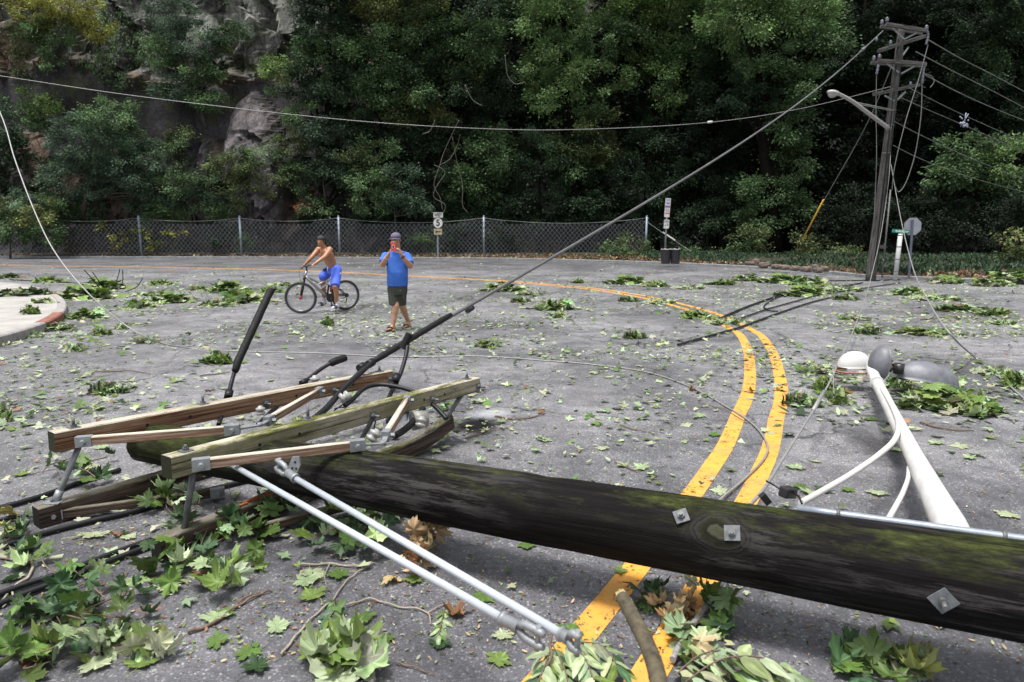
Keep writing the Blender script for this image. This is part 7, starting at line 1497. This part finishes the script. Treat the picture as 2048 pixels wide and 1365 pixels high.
HEAPS = [ # px, py, width px, prototype, height on kerb, label
 (40, 590, 110, 3, .16, 'dark leafy branch lying on the far part of the sidewalk corner'), (60, 628, 46, 0, .16, 'small green leaf clump near the front of the sidewalk corner'), (88, 606, 50, 4, .16, 'sprawling thin twig with few leaves on the sidewalk corner'),
 (165, 598, 120, 5, 0, 'largest leafy heap at the rounded tip of the sidewalk corner'), (172, 636, 90, 2, 0, 'leafy heap just below the red painted kerb'), (205, 578, 95, 5, 0, 'leafy branch with upright bare twigs right of the sidewalk tip'), (105, 660, 80, 3, 0, 'dark leaf clump against the near face of the kerb'), (62, 674, 50, 1, 0, 'pale leaf clump at the foot of the kerb at the left edge'),
 (100, 565, 70, 0, 0, 'leaf clump on the road behind the sidewalk corner'), (10, 556, 70, 3, 0, 'leaf clump behind the sidewalk at the left edge'), (290, 592, 60, 1, 0, 'pale leaf clump left of the green leafy row by the bicycle'), (340, 604, 90, 5, 0, 'wide green heap in the middle of the left lane'), (325, 570, 60, 0, 0, 'small green clump farther back in the left lane'), (285, 615, 70, 2, 0, 'leafy branch between the sidewalk tip and the wide green heap'),
 (400, 580, 70, 4, 0, 'bright clump left of the leafy pile by the bicycle'), (455, 584, 90, 5, 0, 'leafy pile just left of the bicycle front wheel'), (492, 604, 120, 2, 0, 'biggest leafy pile left of the upright taped cable'), (545, 585, 60, 0, 0, 'green clump between the leafy pile and the front wheel'), (560, 572, 60, 1, 0, 'pale clump behind the front wheel'), (430, 612, 60, 3, 0, 'dark clump in front of the leafy pile'),
 (245, 718 - 60, 36, 1, 0, 'small pale clump in the left lane beyond the loose wire'), (432, 727, 75, 0, 0, 'bright green leaf bunch left of the upright cable foot'), (200, 670, 50, 4, 0, 'small bright clump on the open asphalt at left'), (150, 702, 46, 1, 0, 'flat pale leaf clump at left, beyond the brown crossarm'), (215, 787, 68, 3, 0, 'dark leafy twig lying alone left of the upright cable'), (292, 686, 52, 1, 0, 'leaf bunch under the loose wire at left'), (10, 842, 40, 0, 0, 'green leaf clump cut off by the left edge behind the crossarms'),
 (655, 651, 34, 0, 0, 'single green leaf bunch between the bicycle and the taped cable'), (972, 694, 62, 4, 0, 'bright green leaf bunch right of the cable splice'), (1010, 582, 80, 5, 0, 'leafy heap below the yellow line right of the person with the phone'), (1040, 605, 40, 3, 0, 'small leaf clump just beyond the diagonal cable'), (1105, 618, 100, 2, 0, 'wide green and pale heap in the centre of the road'), (1118, 636, 40, 4, 0, 'small bush-like clump below the wide central heap'), (1060, 590, 60, 1, 0, 'pale leaf clump left of the wide central heap'),
 (1250, 568, 76, 5, 0, 'dark green heap beyond the yellow lines, in front of the litter bins'), (1310, 573, 60, 2, 0, 'leafy clump right of the dark green heap beyond the lines'), (1375, 578, 60, 1, 0, 'pale clump beyond the yellow lines, right lane'), (1440, 570, 66, 0, 0, 'green clump in the far lane below the stone wall'), (1500, 562, 60, 5, 0, 'leafy clump close to the kerb below the stone wall'), (1255, 603, 40, 3, 0, 'leaf clump just inside the curve of the yellow lines'), (1318, 607, 60, 1, 0, 'pale leaf clump on the yellow lines where they bend'), (1395, 637, 74, 0, 0, 'bright green heap on the yellow lines left of the black cables'), (1440, 648, 66, 1, 0, 'pale clump where the black cables cross the lines'), (1268, 677, 46, 3, 0, 'two small green leaves standing up in the open lane'), (1155, 567, 30, 0, 0, 'tiny clump on the far yellow line'),
 (1560, 566, 80, 5, 0, 'leaf heap against the kerb left of the standing pole'), (1625, 571, 90, 2, 0, 'pale green heap in front of the foot of the standing pole'), (1600, 592, 90, 5, 0, 'leafy heap lying over the black cables'), (1680, 582, 80, 1, 0, 'pale heap right of the leafy heap on the cables'), (1690, 600, 50, 3, 0, 'small dark clump below the pale heap'),
 (1820, 590, 80, 2, 0, 'leafy heap right of the left bare wire'), (1868, 600, 90, 1, 0, 'pale heap crossed by the right bare wire'), (1920, 622, 100, 3, 0, 'long dark leafy branch right of the right bare wire'), (1985, 631, 70, 0, 0, 'green end of the long leafy branch at right'), (1835, 668, 110, 4, 0, 'bright row of leaves between the two bare wires'), (1735, 668, 56, 3, 0, 'brownish leafy twig between the bare wires'), (1710, 640, 60, 1, 0, 'thin pale leafy twig by the left bare wire'), (2000, 649, 50, 1, 0, 'pale clump at the tip of a thin twig at right'),
 (1985, 572, 80, 5, 0, 'bright heap against the verge at right'), (2030, 562, 90, 5, .1, 'large fresh green heap at the right edge of the verge'), (1890, 566, 80, 2, 0, 'leafy drift along the verge below the stop sign'),
 (1640, 745, 90, 1, 0, 'pale leafy twig left of the white lamp globe'), (1655, 786, 60, 0, 0, 'green leaf bunch below the white lamp globe'), (1600, 812, 72, 3, 0, 'leaf bunch with brown curled leaf right of the yellow lines'), (1680, 808, 56, 4, 0, 'upright light leaf bunch between yellow lines and lamp arm'), (1870, 812, 150, 5, 0, 'big mixed heap of leaves in front of the lamp cover'), (1940, 825, 130, 2, 0, 'right end of the big leaf heap by the lamp cover'), (1890, 778, 80, 0, .04, 'bright leaves overhanging the grey lamp cover'), (2035, 775, 60, 0, 0, 'green leaves at the right edge under the bare wire'), (1800, 775, 60, 2, 0, 'leaves packed between lamp head and cover'), (1985, 750, 70, 1, 0, 'pale leaves right of the lamp cover'), (1470, 705 - 60, 40, 1, 0, 'small pale clump between the yellow lines'),
 (1370, 757 - 60, 10, 4, 0, ''),
]
def put_heap(px, py, wpx, k, h, label):
    c = G(px, py, h); s_ = wpx * (c.y / F) / 0.66; s_ = min(s_, 2.6); o = empty('leafy_branch', c, label, 'leafy branch', gl_)
    for nm, me_ in (('leaves', hp[k][0]), ('twig', hp[k][1])):
        t = bpy.data.objects.new(nm, me_); COL.objects.link(t); t.parent = o
    sz = min(1.0, 0.42 + 0.25 / max(s_, .3)) ; o.scale = (s_, s_, max(.8, s_ * .55)); o.rotation_euler = (0, 0, random.choice((0, math.pi)) + random.uniform(-.35, .35))
for h_ in HEAPS:
    if h_[5]: put_heap(*h_)
g = np.random.default_rng(88); HP = []
for px, py, wpx, k, h, lab in HEAPS:
    if not lab or h > 0: continue
    c_ = G(px, py); r_ = wpx * c_.y / F; q_ = int(26 + 30 * r_); HP.append(np.stack([c_.x + g.normal(0, r_ * .75, q_), c_.y + g.normal(0, r_ * 1.15 + .25, q_), .015 + .02 * g.random(q_)], 1))
HP = np.concatenate(HP); kk = g.choice(3, len(HP)); Vs, Is, Cs, base_i = [], [], [], 0
for k_, T_k in enumerate([TM_LO, TO, torn[1]]):
    s_ = kk == k_; q_ = int(s_.sum()); V, I, C = leaves(T_k, HP[s_], g.uniform(.045, .125, q_), g.uniform(0, 6.28, q_), g.normal(0, .3, q_), g.normal(0, .3, q_), pick(g, q_, dict(pale=6, under=3, green=3, lime=3, dark=1, brown=.4)), g.uniform(-.4, .5, q_), g, False); Vs.append(V); Is.append(I + base_i); Cs.append(C); base_i += len(V)
o = npmesh('torn_leaves', np.concatenate(Vs), 3, np.concatenate(Is), GLEAF, col=np.concatenate(Cs), own=False); tag(o, kind='stuff', label='torn leaves spread around the broken branches', cat='leaf litter')
# --- foreground leaf bunches, each its own mesh of full-detail maple leaves
def bunch(name, pts, spread, n_, w_, label, size=(0.065, 0.115), hgt=0.07, T=TM_HI, seed=0, twigs=4, tilt=.5, curlr=(-.7, 1.1), group='leafy bunches in the foreground', base_h=0.01):
    n_ = int(n_ * 1.35); g = np.random.default_rng(500 + seed); c0 = G(*pts[len(pts) // 2]); root = empty(name, c0, label, 'leaf bunch', group); Ps = []
    for i in range(n_): q = G(*pts[g.integers(len(pts))]); Ps.append((q.x + g.normal(0, spread), q.y + g.normal(0, spread * .8), base_h + abs(g.normal(0, hgt)) + .015))
    S = g.uniform(*size, n_); V, I, C = leaves(T, np.array(Ps), S, g.uniform(0, 6.28, n_), g.normal(0.1, tilt, n_), g.normal(0, tilt, n_), pick(g, n_, w_), g.uniform(*curlr, n_), g)
    npmesh('leaves', V, 3, I, GLEAF, parent=root, col=C, smooth=True)
    mb = MB(); rr = random.Random(seed)
    for i in range(twigs):
        a_ = Vector(Ps[rr.randrange(n_)]); b_ = Vector(Ps[rr.randrange(n_)]); b_ = b_ + (b_ - a_) * .3; a_.z = max(.012, a_.z * .6); b_.z = max(.012, b_.z * .5); mb.tube(spline([a_, a_.lerp(b_, .5) + Vector((rr.uniform(-.05, .05), rr.uniform(-.05, .05), rr.uniform(0, .03))), b_], 5), [.0045 - .00025 * k for k in range(11)], 6)
    for i in range(0, n_, 2):     # leaf stalks
        a_ = Vector(Ps[i]); b_ = a_ + Vector((rr.uniform(-.07, .07), rr.uniform(-.07, .07), rr.uniform(-.02, .03))); b_.z = max(b_.z, .01); mb.tube([a_, a_.lerp(b_, .5) + Vector((0, 0, .006)), b_], .0014, 5)
    if len(mb.v): mb.build('twig', TWIG, root)
    return root
BU = [
 ([(340, 1130), (400, 1090), (450, 1060), (380, 1150), (500, 1080), (540, 1050), (330, 1160)], .08, 34, dict(green=4, dark=3, deep=3, lime=1.5, under=1), 'dense dark green maple branch beside the foot of the grey spacer rod', .09),
 ([(430, 1165), (470, 1180), (410, 1150), (500, 1140)], .05, 12, dict(lime=4, pale=3, green=2), 'pale yellowish maple leaves at the front of the dense branch', .05),
 ([(560, 1060), (600, 1050), (640, 1090), (690, 1080), (720, 1110), (650, 1060)], .07, 24, dict(green=3, dark=2, deep=3, under=2, lime=1), 'green maple leaves under the two white guy rods', .06),
 ([(740, 1050), (790, 1040), (760, 1075)], .05, 9, dict(green=3, deep=3, dark=1), 'green maple leaves in the shadow just below the pole, right of the rods', .03),
 ([(330, 1020), (370, 1000), (400, 1030), (345, 1050)], .05, 11, dict(under=4, pale=3, green=1), 'pale maple leaves between the two lower crossarms', .06),
 ([(130, 955), (160, 950), (200, 930), (170, 975)], .06, 10, dict(green=4, dark=2, pale=1), 'green leaf bunch behind the left spacer rod', .06),
 ([(290, 905), (300, 920), (330, 930)], .04, 6, dict(green=3, deep=3), 'small green bunch under the tip of the pole', .03),
 ([(70, 1130), (40, 1150), (100, 1170), (30, 1110)], .06, 9, dict(green=3, under=3, deep=2), 'large leaves over the double cable at the left edge', .02),
 ([(110, 1215), (160, 1230), (190, 1260), (230, 1280), (150, 1200), (110, 1240), (60, 1230)], .07, 20, dict(deep=4, dark=3, green=2, under=1), 'dark bluish leaf branch in the lower left corner', .07),
 ([(60, 1320), (30, 1350), (90, 1340), (130, 1330)], .06, 12, dict(lime=3, under=3, green=1), 'light green leaves cut off at the bottom left corner', .06),
 ([(250, 1300), (290, 1290), (320, 1310)], .05, 8, dict(pale=3, under=3, green=2, yell=1), 'mixed pale leaves on the asphalt right of the lower left branch', .03),
 ([(30, 1055), (60, 1040), (20, 1080)], .05, 8, dict(deep=3, under=2, yell=1), 'bluish leaves at the left edge between the cables', .03),
 ([(900, 825), (915, 875), (890, 880)], .05, 8, dict(green=3, under=2, dark=2), 'green leaves beside the splintered end of the crushed crossarm', .04),
 ([(560, 850), (600, 860), (690, 800), (650, 850)], .06, 9, dict(pale=4, under=3), 'pale leaves on the road seen between the two upper crossarms', .03),
]
for i, (pts, sp__, n_, w_, lab, hg) in enumerate(BU): bunch('leaf_bunch', pts, sp__, n_, w_, lab, hgt=hg, seed=i, twigs=5 if n_ > 9 else 2)
bunch('leaf_bunch', [(640, 1325), (700, 1310), (740, 1335), (680, 1345), (650, 1300)], .035, 13, dict(lime=5, under=3, pale=1), 'big fresh light green maple leaves at the bottom edge, left of centre', size=(.11, .16), hgt=.025, seed=40, twigs=3, tilt=.35)
bunch('leaf_bunch', [(845, 1090), (860, 1120), (830, 1140), (800, 1165), (850, 1150), (870, 1080)], .03, 20, dict(tan=5, brown=1.2), 'dried tan curled leaves caught between the two white guy rods', size=(.06, .10), hgt=.10, seed=41, twigs=3, tilt=1.0, curlr=(.6, 1.4))
bunch('leaf_bunch', [(1330, 1240), (1380, 1235), (1350, 1260)], .03, 10, dict(tan=5, brown=2), 'curled brown leaves on the right yellow line in front of the pole', size=(.05, .09), hgt=.03, seed=42, twigs=2, tilt=.9, curlr=(.6, 1.4))
bunch('leaf_bunch', [(1300, 1180), (1330, 1200), (1290, 1210)], .03, 7, dict(deep=3, dark=2, green=2), 'dark green leaves between the yellow lines just in front of the pole', size=(.06, .10), hgt=.02, seed=43, twigs=2)
bunch('leaf_bunch', [(1430, 1220), (1460, 1240), (1440, 1270), (1410, 1195)], .035, 9, dict(green=3, deep=3, under=1), 'green leaves right of the yellow lines, in front of the pole', size=(.07, .12), hgt=.03, seed=44, twigs=2)
bunch('leaf_bunch', [(1680, 1340), (1730, 1350), (1660, 1365)], .04, 8, dict(deep=4, green=3), 'dark green leaves at the bottom edge below the pole', size=(.09, .13), hgt=.03, seed=45, twigs=2)
bunch('leaf_bunch', [(1830, 1350), (1860, 1345), (1790, 1355)], .04, 7, dict(under=3, green=2, yell=1), 'pale green leaves at the bottom right', size=(.09, .13), hgt=.02, seed=46, twigs=2)
bunch('leaf_bunch', [(1390, 1330), (1370, 1290), (1420, 1350)], .03, 9, dict(tan=2, under=3, lime=2), 'pale and tan leaves directly right of the broken stick', size=(.07, .11), hgt=.06, seed=47, twigs=2)
# pinnate branches (rows of pointed leaflets) at the bottom edge
def pinnate(label, stems, w_, L=0.085, seed=0):
    g = np.random.default_rng(700 + seed); root = empty('pinnate_branch', G(*stems[0][0][:2]), label, 'leaf bunch', 'branches with rows of pointed leaflets'); P = []; yaw = []; S = []; tx = []; mb = MB()
    for pts in stems:
        sp_ = spline([G(p[0], p[1], p[2]) for p in pts], 8); mb.tube(sp_, .0028, 6)
        for k in range(2, len(sp_), 2):
            d_ = (sp_[k] - sp_[k - 1]).normalized(); a0 = math.atan2(d_.y, d_.x) - math.pi / 2
            for s_ in (-1, 1): P.append(tuple(sp_[k])); yaw.append(a0 + s_ * g.uniform(.8, 1.15)); S.append(L * g.uniform(.8, 1.15)); tx.append(g.uniform(-.75, -.1))
        P.append(tuple(sp_[-1])); yaw.append(a0); S.append(L); tx.append(-.3)
    n_ = len(P); V, I, C = leaves(TO, np.array(P), np.array(S) * 1.1, np.array(yaw), np.array(tx), g.normal(0, .3, n_), pick(g, n_, w_), g.uniform(-.5, -.1, n_), g); npmesh('leaflets', V, 3, I, GLEAF, parent=root, col=C, smooth=True); mb.build('stem', TWIG, root); return root
pinnate('branch of pointed pale leaflets on the left yellow line at the bottom edge', [[(1105, 1290, .12), (1090, 1330, .10), (1070, 1380, .06)], [(1130, 1285, .14), (1165, 1310, .12), (1190, 1365, .08)], [(1105, 1290, .12), (1130, 1340, .09), (1140, 1400, .04)], [(1140, 1285, .15), (1200, 1290, .13), (1235, 1330, .10)]], dict(under=4, lime=2, deep=1), seed=1)
pinnate('large arching branch of pale leaflets at the bottom, right of the broken stick', [[(1370, 1365, .10), (1440, 1320, .14), (1520, 1315, .14), (1590, 1350, .10)], [(1400, 1385, .06), (1460, 1345, .10), (1530, 1350, .09), (1590, 1390, .05)], [(1350, 1350, .08), (1400, 1310, .12), (1450, 1300, .12)]], dict(pale=4, under=4, lime=1), .105, seed=2)
pinnate('small sprig of narrow leaflets near the centre foreground', [[(890, 1215, .01), (884, 1240, .02), (878, 1270, .03)]], dict(under=3, green=1), .05, seed=3)
pinnate('oval-leaved sprig on the asphalt left of the guy rods', [[(660, 1195, .02), (670, 1215, .03), (655, 1240, .03)]], dict(deep=4, green=1), .06, seed=4)
pinnate('drooping row of oval leaves in the lower left foreground', [[(60, 1265, .05), (130, 1260, .07), (200, 1270, .05)], [(200, 1290, .03), (260, 1275, .05), (300, 1290, .03)]], dict(deep=3, under=2), .09, seed=5)
mb = MB(); mb.tube(spline([G(1130, 1268, .20), G(1108, 1262, .19), G(1100, 1290, .15), G(1103, 1315, .12), G(1080, 1350, .07), G(1050, 1400, .03)], 6), .006, 7); tag(mb.build('stick', TWIG, own=True), 'hooked brown twig at the white rod end near the bottom edge', 'stick')
# the broken stick standing up in front
bsk = empty('broken_stick', G(1310, 1400), 'thick broken stick with a pale torn tip rising over the yellow lines', 'stick')
mb = MB(); P = spline([W(1322, 1400, 1.72), W(1312, 1340, 1.80), W(1292, 1285, 1.88), W(1266, 1235, 1.98), W(1245, 1195, 2.08)], 8); mb.tube(P, [(.025 - .005 * i / len(P)) * (1 + .07 * mnoise.noise(Vector((i * .9, 0, 0)))) for i in range(len(P))], 14); mb.build('stick_bark', plain('grey_brown_stick_bark', (0.07, 0.058, 0.035), 0.85, 0, 0.6, 30, 0.8, (1, 1, .3)), bsk)
mb = MB(); q = P[-1]; d_ = (P[-1] - P[-4]).normalized()
for k in range(11): a_ = k * .57; o2 = (Vector((1, 0, 0)) * math.cos(a_) + Vector((0, .6, .6)) * math.sin(a_)) * .013; mb.tube([q + o2 - d_ * .02, q + o2 + d_ * random.uniform(.012, .04)], [.008, .003], 6)
for t in range(7): q2 = P[-1].lerp(P[-9], t / 7); mb.tube([q2 + Vector((.015, -.009, .006)), q2.lerp(P[-9], .2) + Vector((.018, -.010, .006))], .005, 6)
mb.build('torn_wood', plain('torn_pale_wood', (0.50, 0.40, 0.20), 0.7, 0, 0.3, 40), bsk)
gb = empty('bare_branch', G(1400, 1270), 'grey bare branch leaning from under the pole across the right yellow line', 'branch')
mb = MB(); mb.tube(spline([G(1440, 1170, .06), G(1425, 1195, .05), G(1400, 1230, .045), G(1375, 1265, .04), G(1345, 1320, .03)], 6), [.014 + .002 * math.sin(i * 2.1) for i in range(25)], 8); mb.build('bark', plain('grey_lichen_bark', (0.22, 0.22, 0.23), 0.8, 0, 0.4, 40, .5), gb)
# --- twigs and sticks on the asphalt
def stick(pts, r, label, mat=TWIG, forks=(), group='twigs on the asphalt', h=0.012):
    mb = MB(); P = spline([G(p[0], p[1], h) for p in pts], 6); P = [p + Vector((0, 0, .004 * math.sin(i * 1.3))) for i, p in enumerate(P)]; n_ = len(P); mb.tube(P, [r * (1 - .55 * i / n_) for i in range(n_)], 7)
    for f in forks: f0 = G(f[0][0], f[0][1], h); Q = spline([min(P, key=lambda q: (q - f0).length)] + [G(p[0], p[1], h) for p in f[1:]], 5); mb.tube(Q, [r * .6 * (1 - .6 * i / len(Q)) for i in range(len(Q))], 6)
    tag(mb.build('twig', mat, own=True), label, 'twig', group)
stick([(375, 1265), (430, 1245), (470, 1215), (520, 1188), (545, 1180)], .009, 'thick twig left of the yellow maple leaves in the near foreground', TWIG, [[(470, 1215), (490, 1195), (520, 1186)]])
stick([(562, 1310), (590, 1275), (625, 1235), (665, 1200), (690, 1165), (715, 1145), (745, 1127)], .006, 'long thin twig rising to the right under the guy rods', DRYTWIG)
stick([(692, 1212), (740, 1198), (790, 1212), (850, 1222), (862, 1248)], .0055, 'wavy pale twig in the middle foreground', DRYTWIG, [[(858, 1222), (890, 1208), (925, 1212)]])
stick([(600, 1130), (660, 1128), (720, 1133), (752, 1125)], .006, 'horizontal twig behind the green leaves under the rods', DRYTWIG, [[(660, 1128), (650, 1150), (652, 1170)]])
stick([(690, 1262), (720, 1250), (745, 1236)], .005, 'short twig with leaves near the centre foreground', DRYTWIG)
stick([(790, 1325), (830, 1335), (870, 1350)], .004, 'thin reddish twig at the bottom edge by the big maple leaves')
stick([(0, 1115), (45, 1120), (65, 1130), (55, 1155), (15, 1180), (-20, 1200)], .010, 'bent pale branch curling at the left edge', DRYTWIG, [[(20, 1175), (25, 1195), (5, 1215)], [(10, 1175), (5, 1200), (-20, 1215)]])
stick([(-20, 1305), (40, 1310), (100, 1318)], .012, 'dark grey stick at the lower left corner', plain('dark_wet_stick', (0.06, 0.055, 0.055), .7, 0, .3, 30))
stick([(120, 1190), (165, 1170), (205, 1162)], .006, 'twig tip above the lower left branch')
stick([(125, 1090), (160, 1082), (220, 1078)], .003, 'thin dark twig beneath the large pale maple leaf')
stick([(175, 1200), (215, 1180), (255, 1152)], .006, 'brown twig beside the curled brown leaf at left'); stick([(230, 1218), (248, 1185), (258, 1178)], .006, 'short light brown stick near the red mark')
stick([(990, 833), (1040, 838), (1090, 828)], .010, 'forked dark twig right of the scorched patch', TWIG, [[(1000, 845), (1050, 840)]]); stick([(1240, 850), (1280, 862), (1315, 865)], .006, 'thin dark twig lying in the open lane behind the pole')
stick([(1230, 925), (1280, 945)], .006, 'short brown twig just behind the pole'); stick([(1840, 845), (1890, 858), (1948, 862)], .010, 'dark stick right of the lamp arm', TWIG, [[(1850, 850), (1870, 845)]])
stick([(640, 810), (600, 830)], .006, 'small twig by the crossarm'); stick([(1395, 805), (1450, 820), (1500, 850)], .005, 'thin reddish twig crossing the yellow lines'); stick([(930, 878), (980, 862), (1020, 858)], .006, 'fine curved twig right of the crushed crossarm')
stick([(180, 745), (260, 742), (300, 748)], .008, 'thin twig in the open lane at left'); stick([(400, 752), (460, 745)], .009, 'reddish twig below the bright leaf bunch'); stick([(1690, 715), (1760, 720)], .009, 'thin twig behind the lamp globe'); stick([(1840, 640), (1930, 632), (1975, 645)], .014, 'long thin branch ahead of the pale clump at right')
stick([(20, 560), (120, 565), (190, 568)], .02, 'dark branch on the road behind the sidewalk', DBARK); stick([(1920, 560), (1985, 558), (2040, 556)], .05, 'dark fallen branch along the verge at the right', DBARK)
up = empty('upright_twigs', G(225, 580), 'thin bare twigs sticking up from the leaf heap by the sidewalk', 'twigs'); mb = MB()
for a_, b_ in (((205, 585), (168, 540)), ((212, 590), (185, 545)), ((235, 582), (245, 540)), ((250, 584), (285, 558)), ((215, 578), (240, 538))): q0 = G(*a_); mb = MB(); mb.tube(spline([q0, WY((a_[0] + b_[0]) / 2 + 5, (a_[1] + b_[1]) / 2 + 4, q0.y - .2), WY(b_[0], b_[1], q0.y - .1)], 5), .012, 5); mb.build('twig', DBARK, up)
# --- single leaves close enough to be told apart
MT = plain('unused', (0.1, 0.1, 0.1))
g = np.random.default_rng(77); kinds = [('pale', 'pale green maple leaf lying underside up'), ('green', 'green maple leaf lying flat'), ('dark', 'dark bluish green maple leaf lying flat'), ('lime', 'yellow-green maple leaf lying flat'), ('brown', 'small brown curled leaf lying')]
lm = {}
for k, (cn, _) in enumerate(kinds):
    for v in range(2):
        gg = np.random.default_rng(900 + k * 3 + v); V, I, C = leaves(TM_HI, np.zeros((1, 3)), np.ones(1), np.zeros(1), np.zeros(1), np.zeros(1), np.array([LC['under' if cn == 'pale' and v else cn]]), gg.uniform(.05, .30, 1) if cn != 'brown' else np.array([.9]), gg)
        t = npmesh('blade', V, 3, I, GLEAF, frame=Matrix.Identity(4), col=C, smooth=True); m1 = t.data; bpy.data.objects.remove(t)
        mb = MB(); mb.tube([(0, 0, .004), (.05, -.3, .05), (.14 * (1 if v else -1), -.75, .015)], .012, 5); t = mb.build('stalk', plain('leaf_stalk', (0.30, 0.32, 0.10), .6)); m2 = t.data; bpy.data.objects.remove(t); lm[(k, v)] = (m1, m2)
spots = [(170, 1075, .15, 0), (598, 1165, .11, 0), (40, 1100, .11, 2), (250, 1100 - 20, .07, 0), (1000, 1165, .14, 0), (1040, 1180, .12, 0), (960, 1190, .10, 1), (1290, 940, .10, 0), (1250, 935, .08, 0), (1500, 800, .08, 0), (1620, 1310, .09, 3), (1700, 1335, .12, 2), (1830, 1330, .11, 3), (1930, 895, .11, 0), (1880, 890, .10, 0), (1945, 920, .08, 0), (2020, 1030, .10, 0), (2030, 1095, .07, 1), (1620, 985, .09, 0), (1590, 940, .10, 0), (1700, 985, .07, 1), (720, 1235, .09, 1), (690, 1150, .10, 1), (885, 1285, .07, 2), (440, 1235, .08, 1), (420, 1290, .08, 1), (330, 1290, .09, 0), (180, 1330, .10, 0), (200, 900, .09, 0), (60, 850, .09, 0), (150, 860, .08, 0), (1090, 880, .09, 0), (1370, 850, .08, 0), (1200, 1020, .1, 0), (990, 1330, .08, 3), (1010, 1280, .07, 0), (930, 1150, .08, 2)]
for _ in range(95):
    py = float(g.uniform(760, 1340)); spots.append((float(g.uniform(20, 2030)), py, float(g.uniform(.05, .10)), int(g.choice(5, p=[.42, .2, .13, .13, .12]))))
for px, py, s_, k in spots:
    q = G(px, py); rel = (PFR.inverted() @ q); behind = rel.y * (1 if (PFR.to_3x3() @ Vector((0, 1, 0))).y > 0 else -1) > 0
    if abs(rel.y) < 0.22 and rel.x > -.1: continue
    v = int(g.integers(2)); lab = kinds[k][1] + (' beyond the fallen pole' if behind else ' on the near side of the fallen pole')
    o = empty('fallen_leaf', Vector((q.x, q.y, .010)), lab, 'leaf', lab.replace('leaf', 'leaves', 1)); m1, m2 = lm[(k, v)]
    for nm, me_ in (('blade', m1), ('stalk', m2)): t = bpy.data.objects.new(nm, me_); COL.objects.link(t); t.parent = o
    o.scale = (s_, s_, s_); o.rotation_euler = (float(g.normal(0, .06)), float(g.normal(0, .06)), float(g.uniform(0, 6.28)))
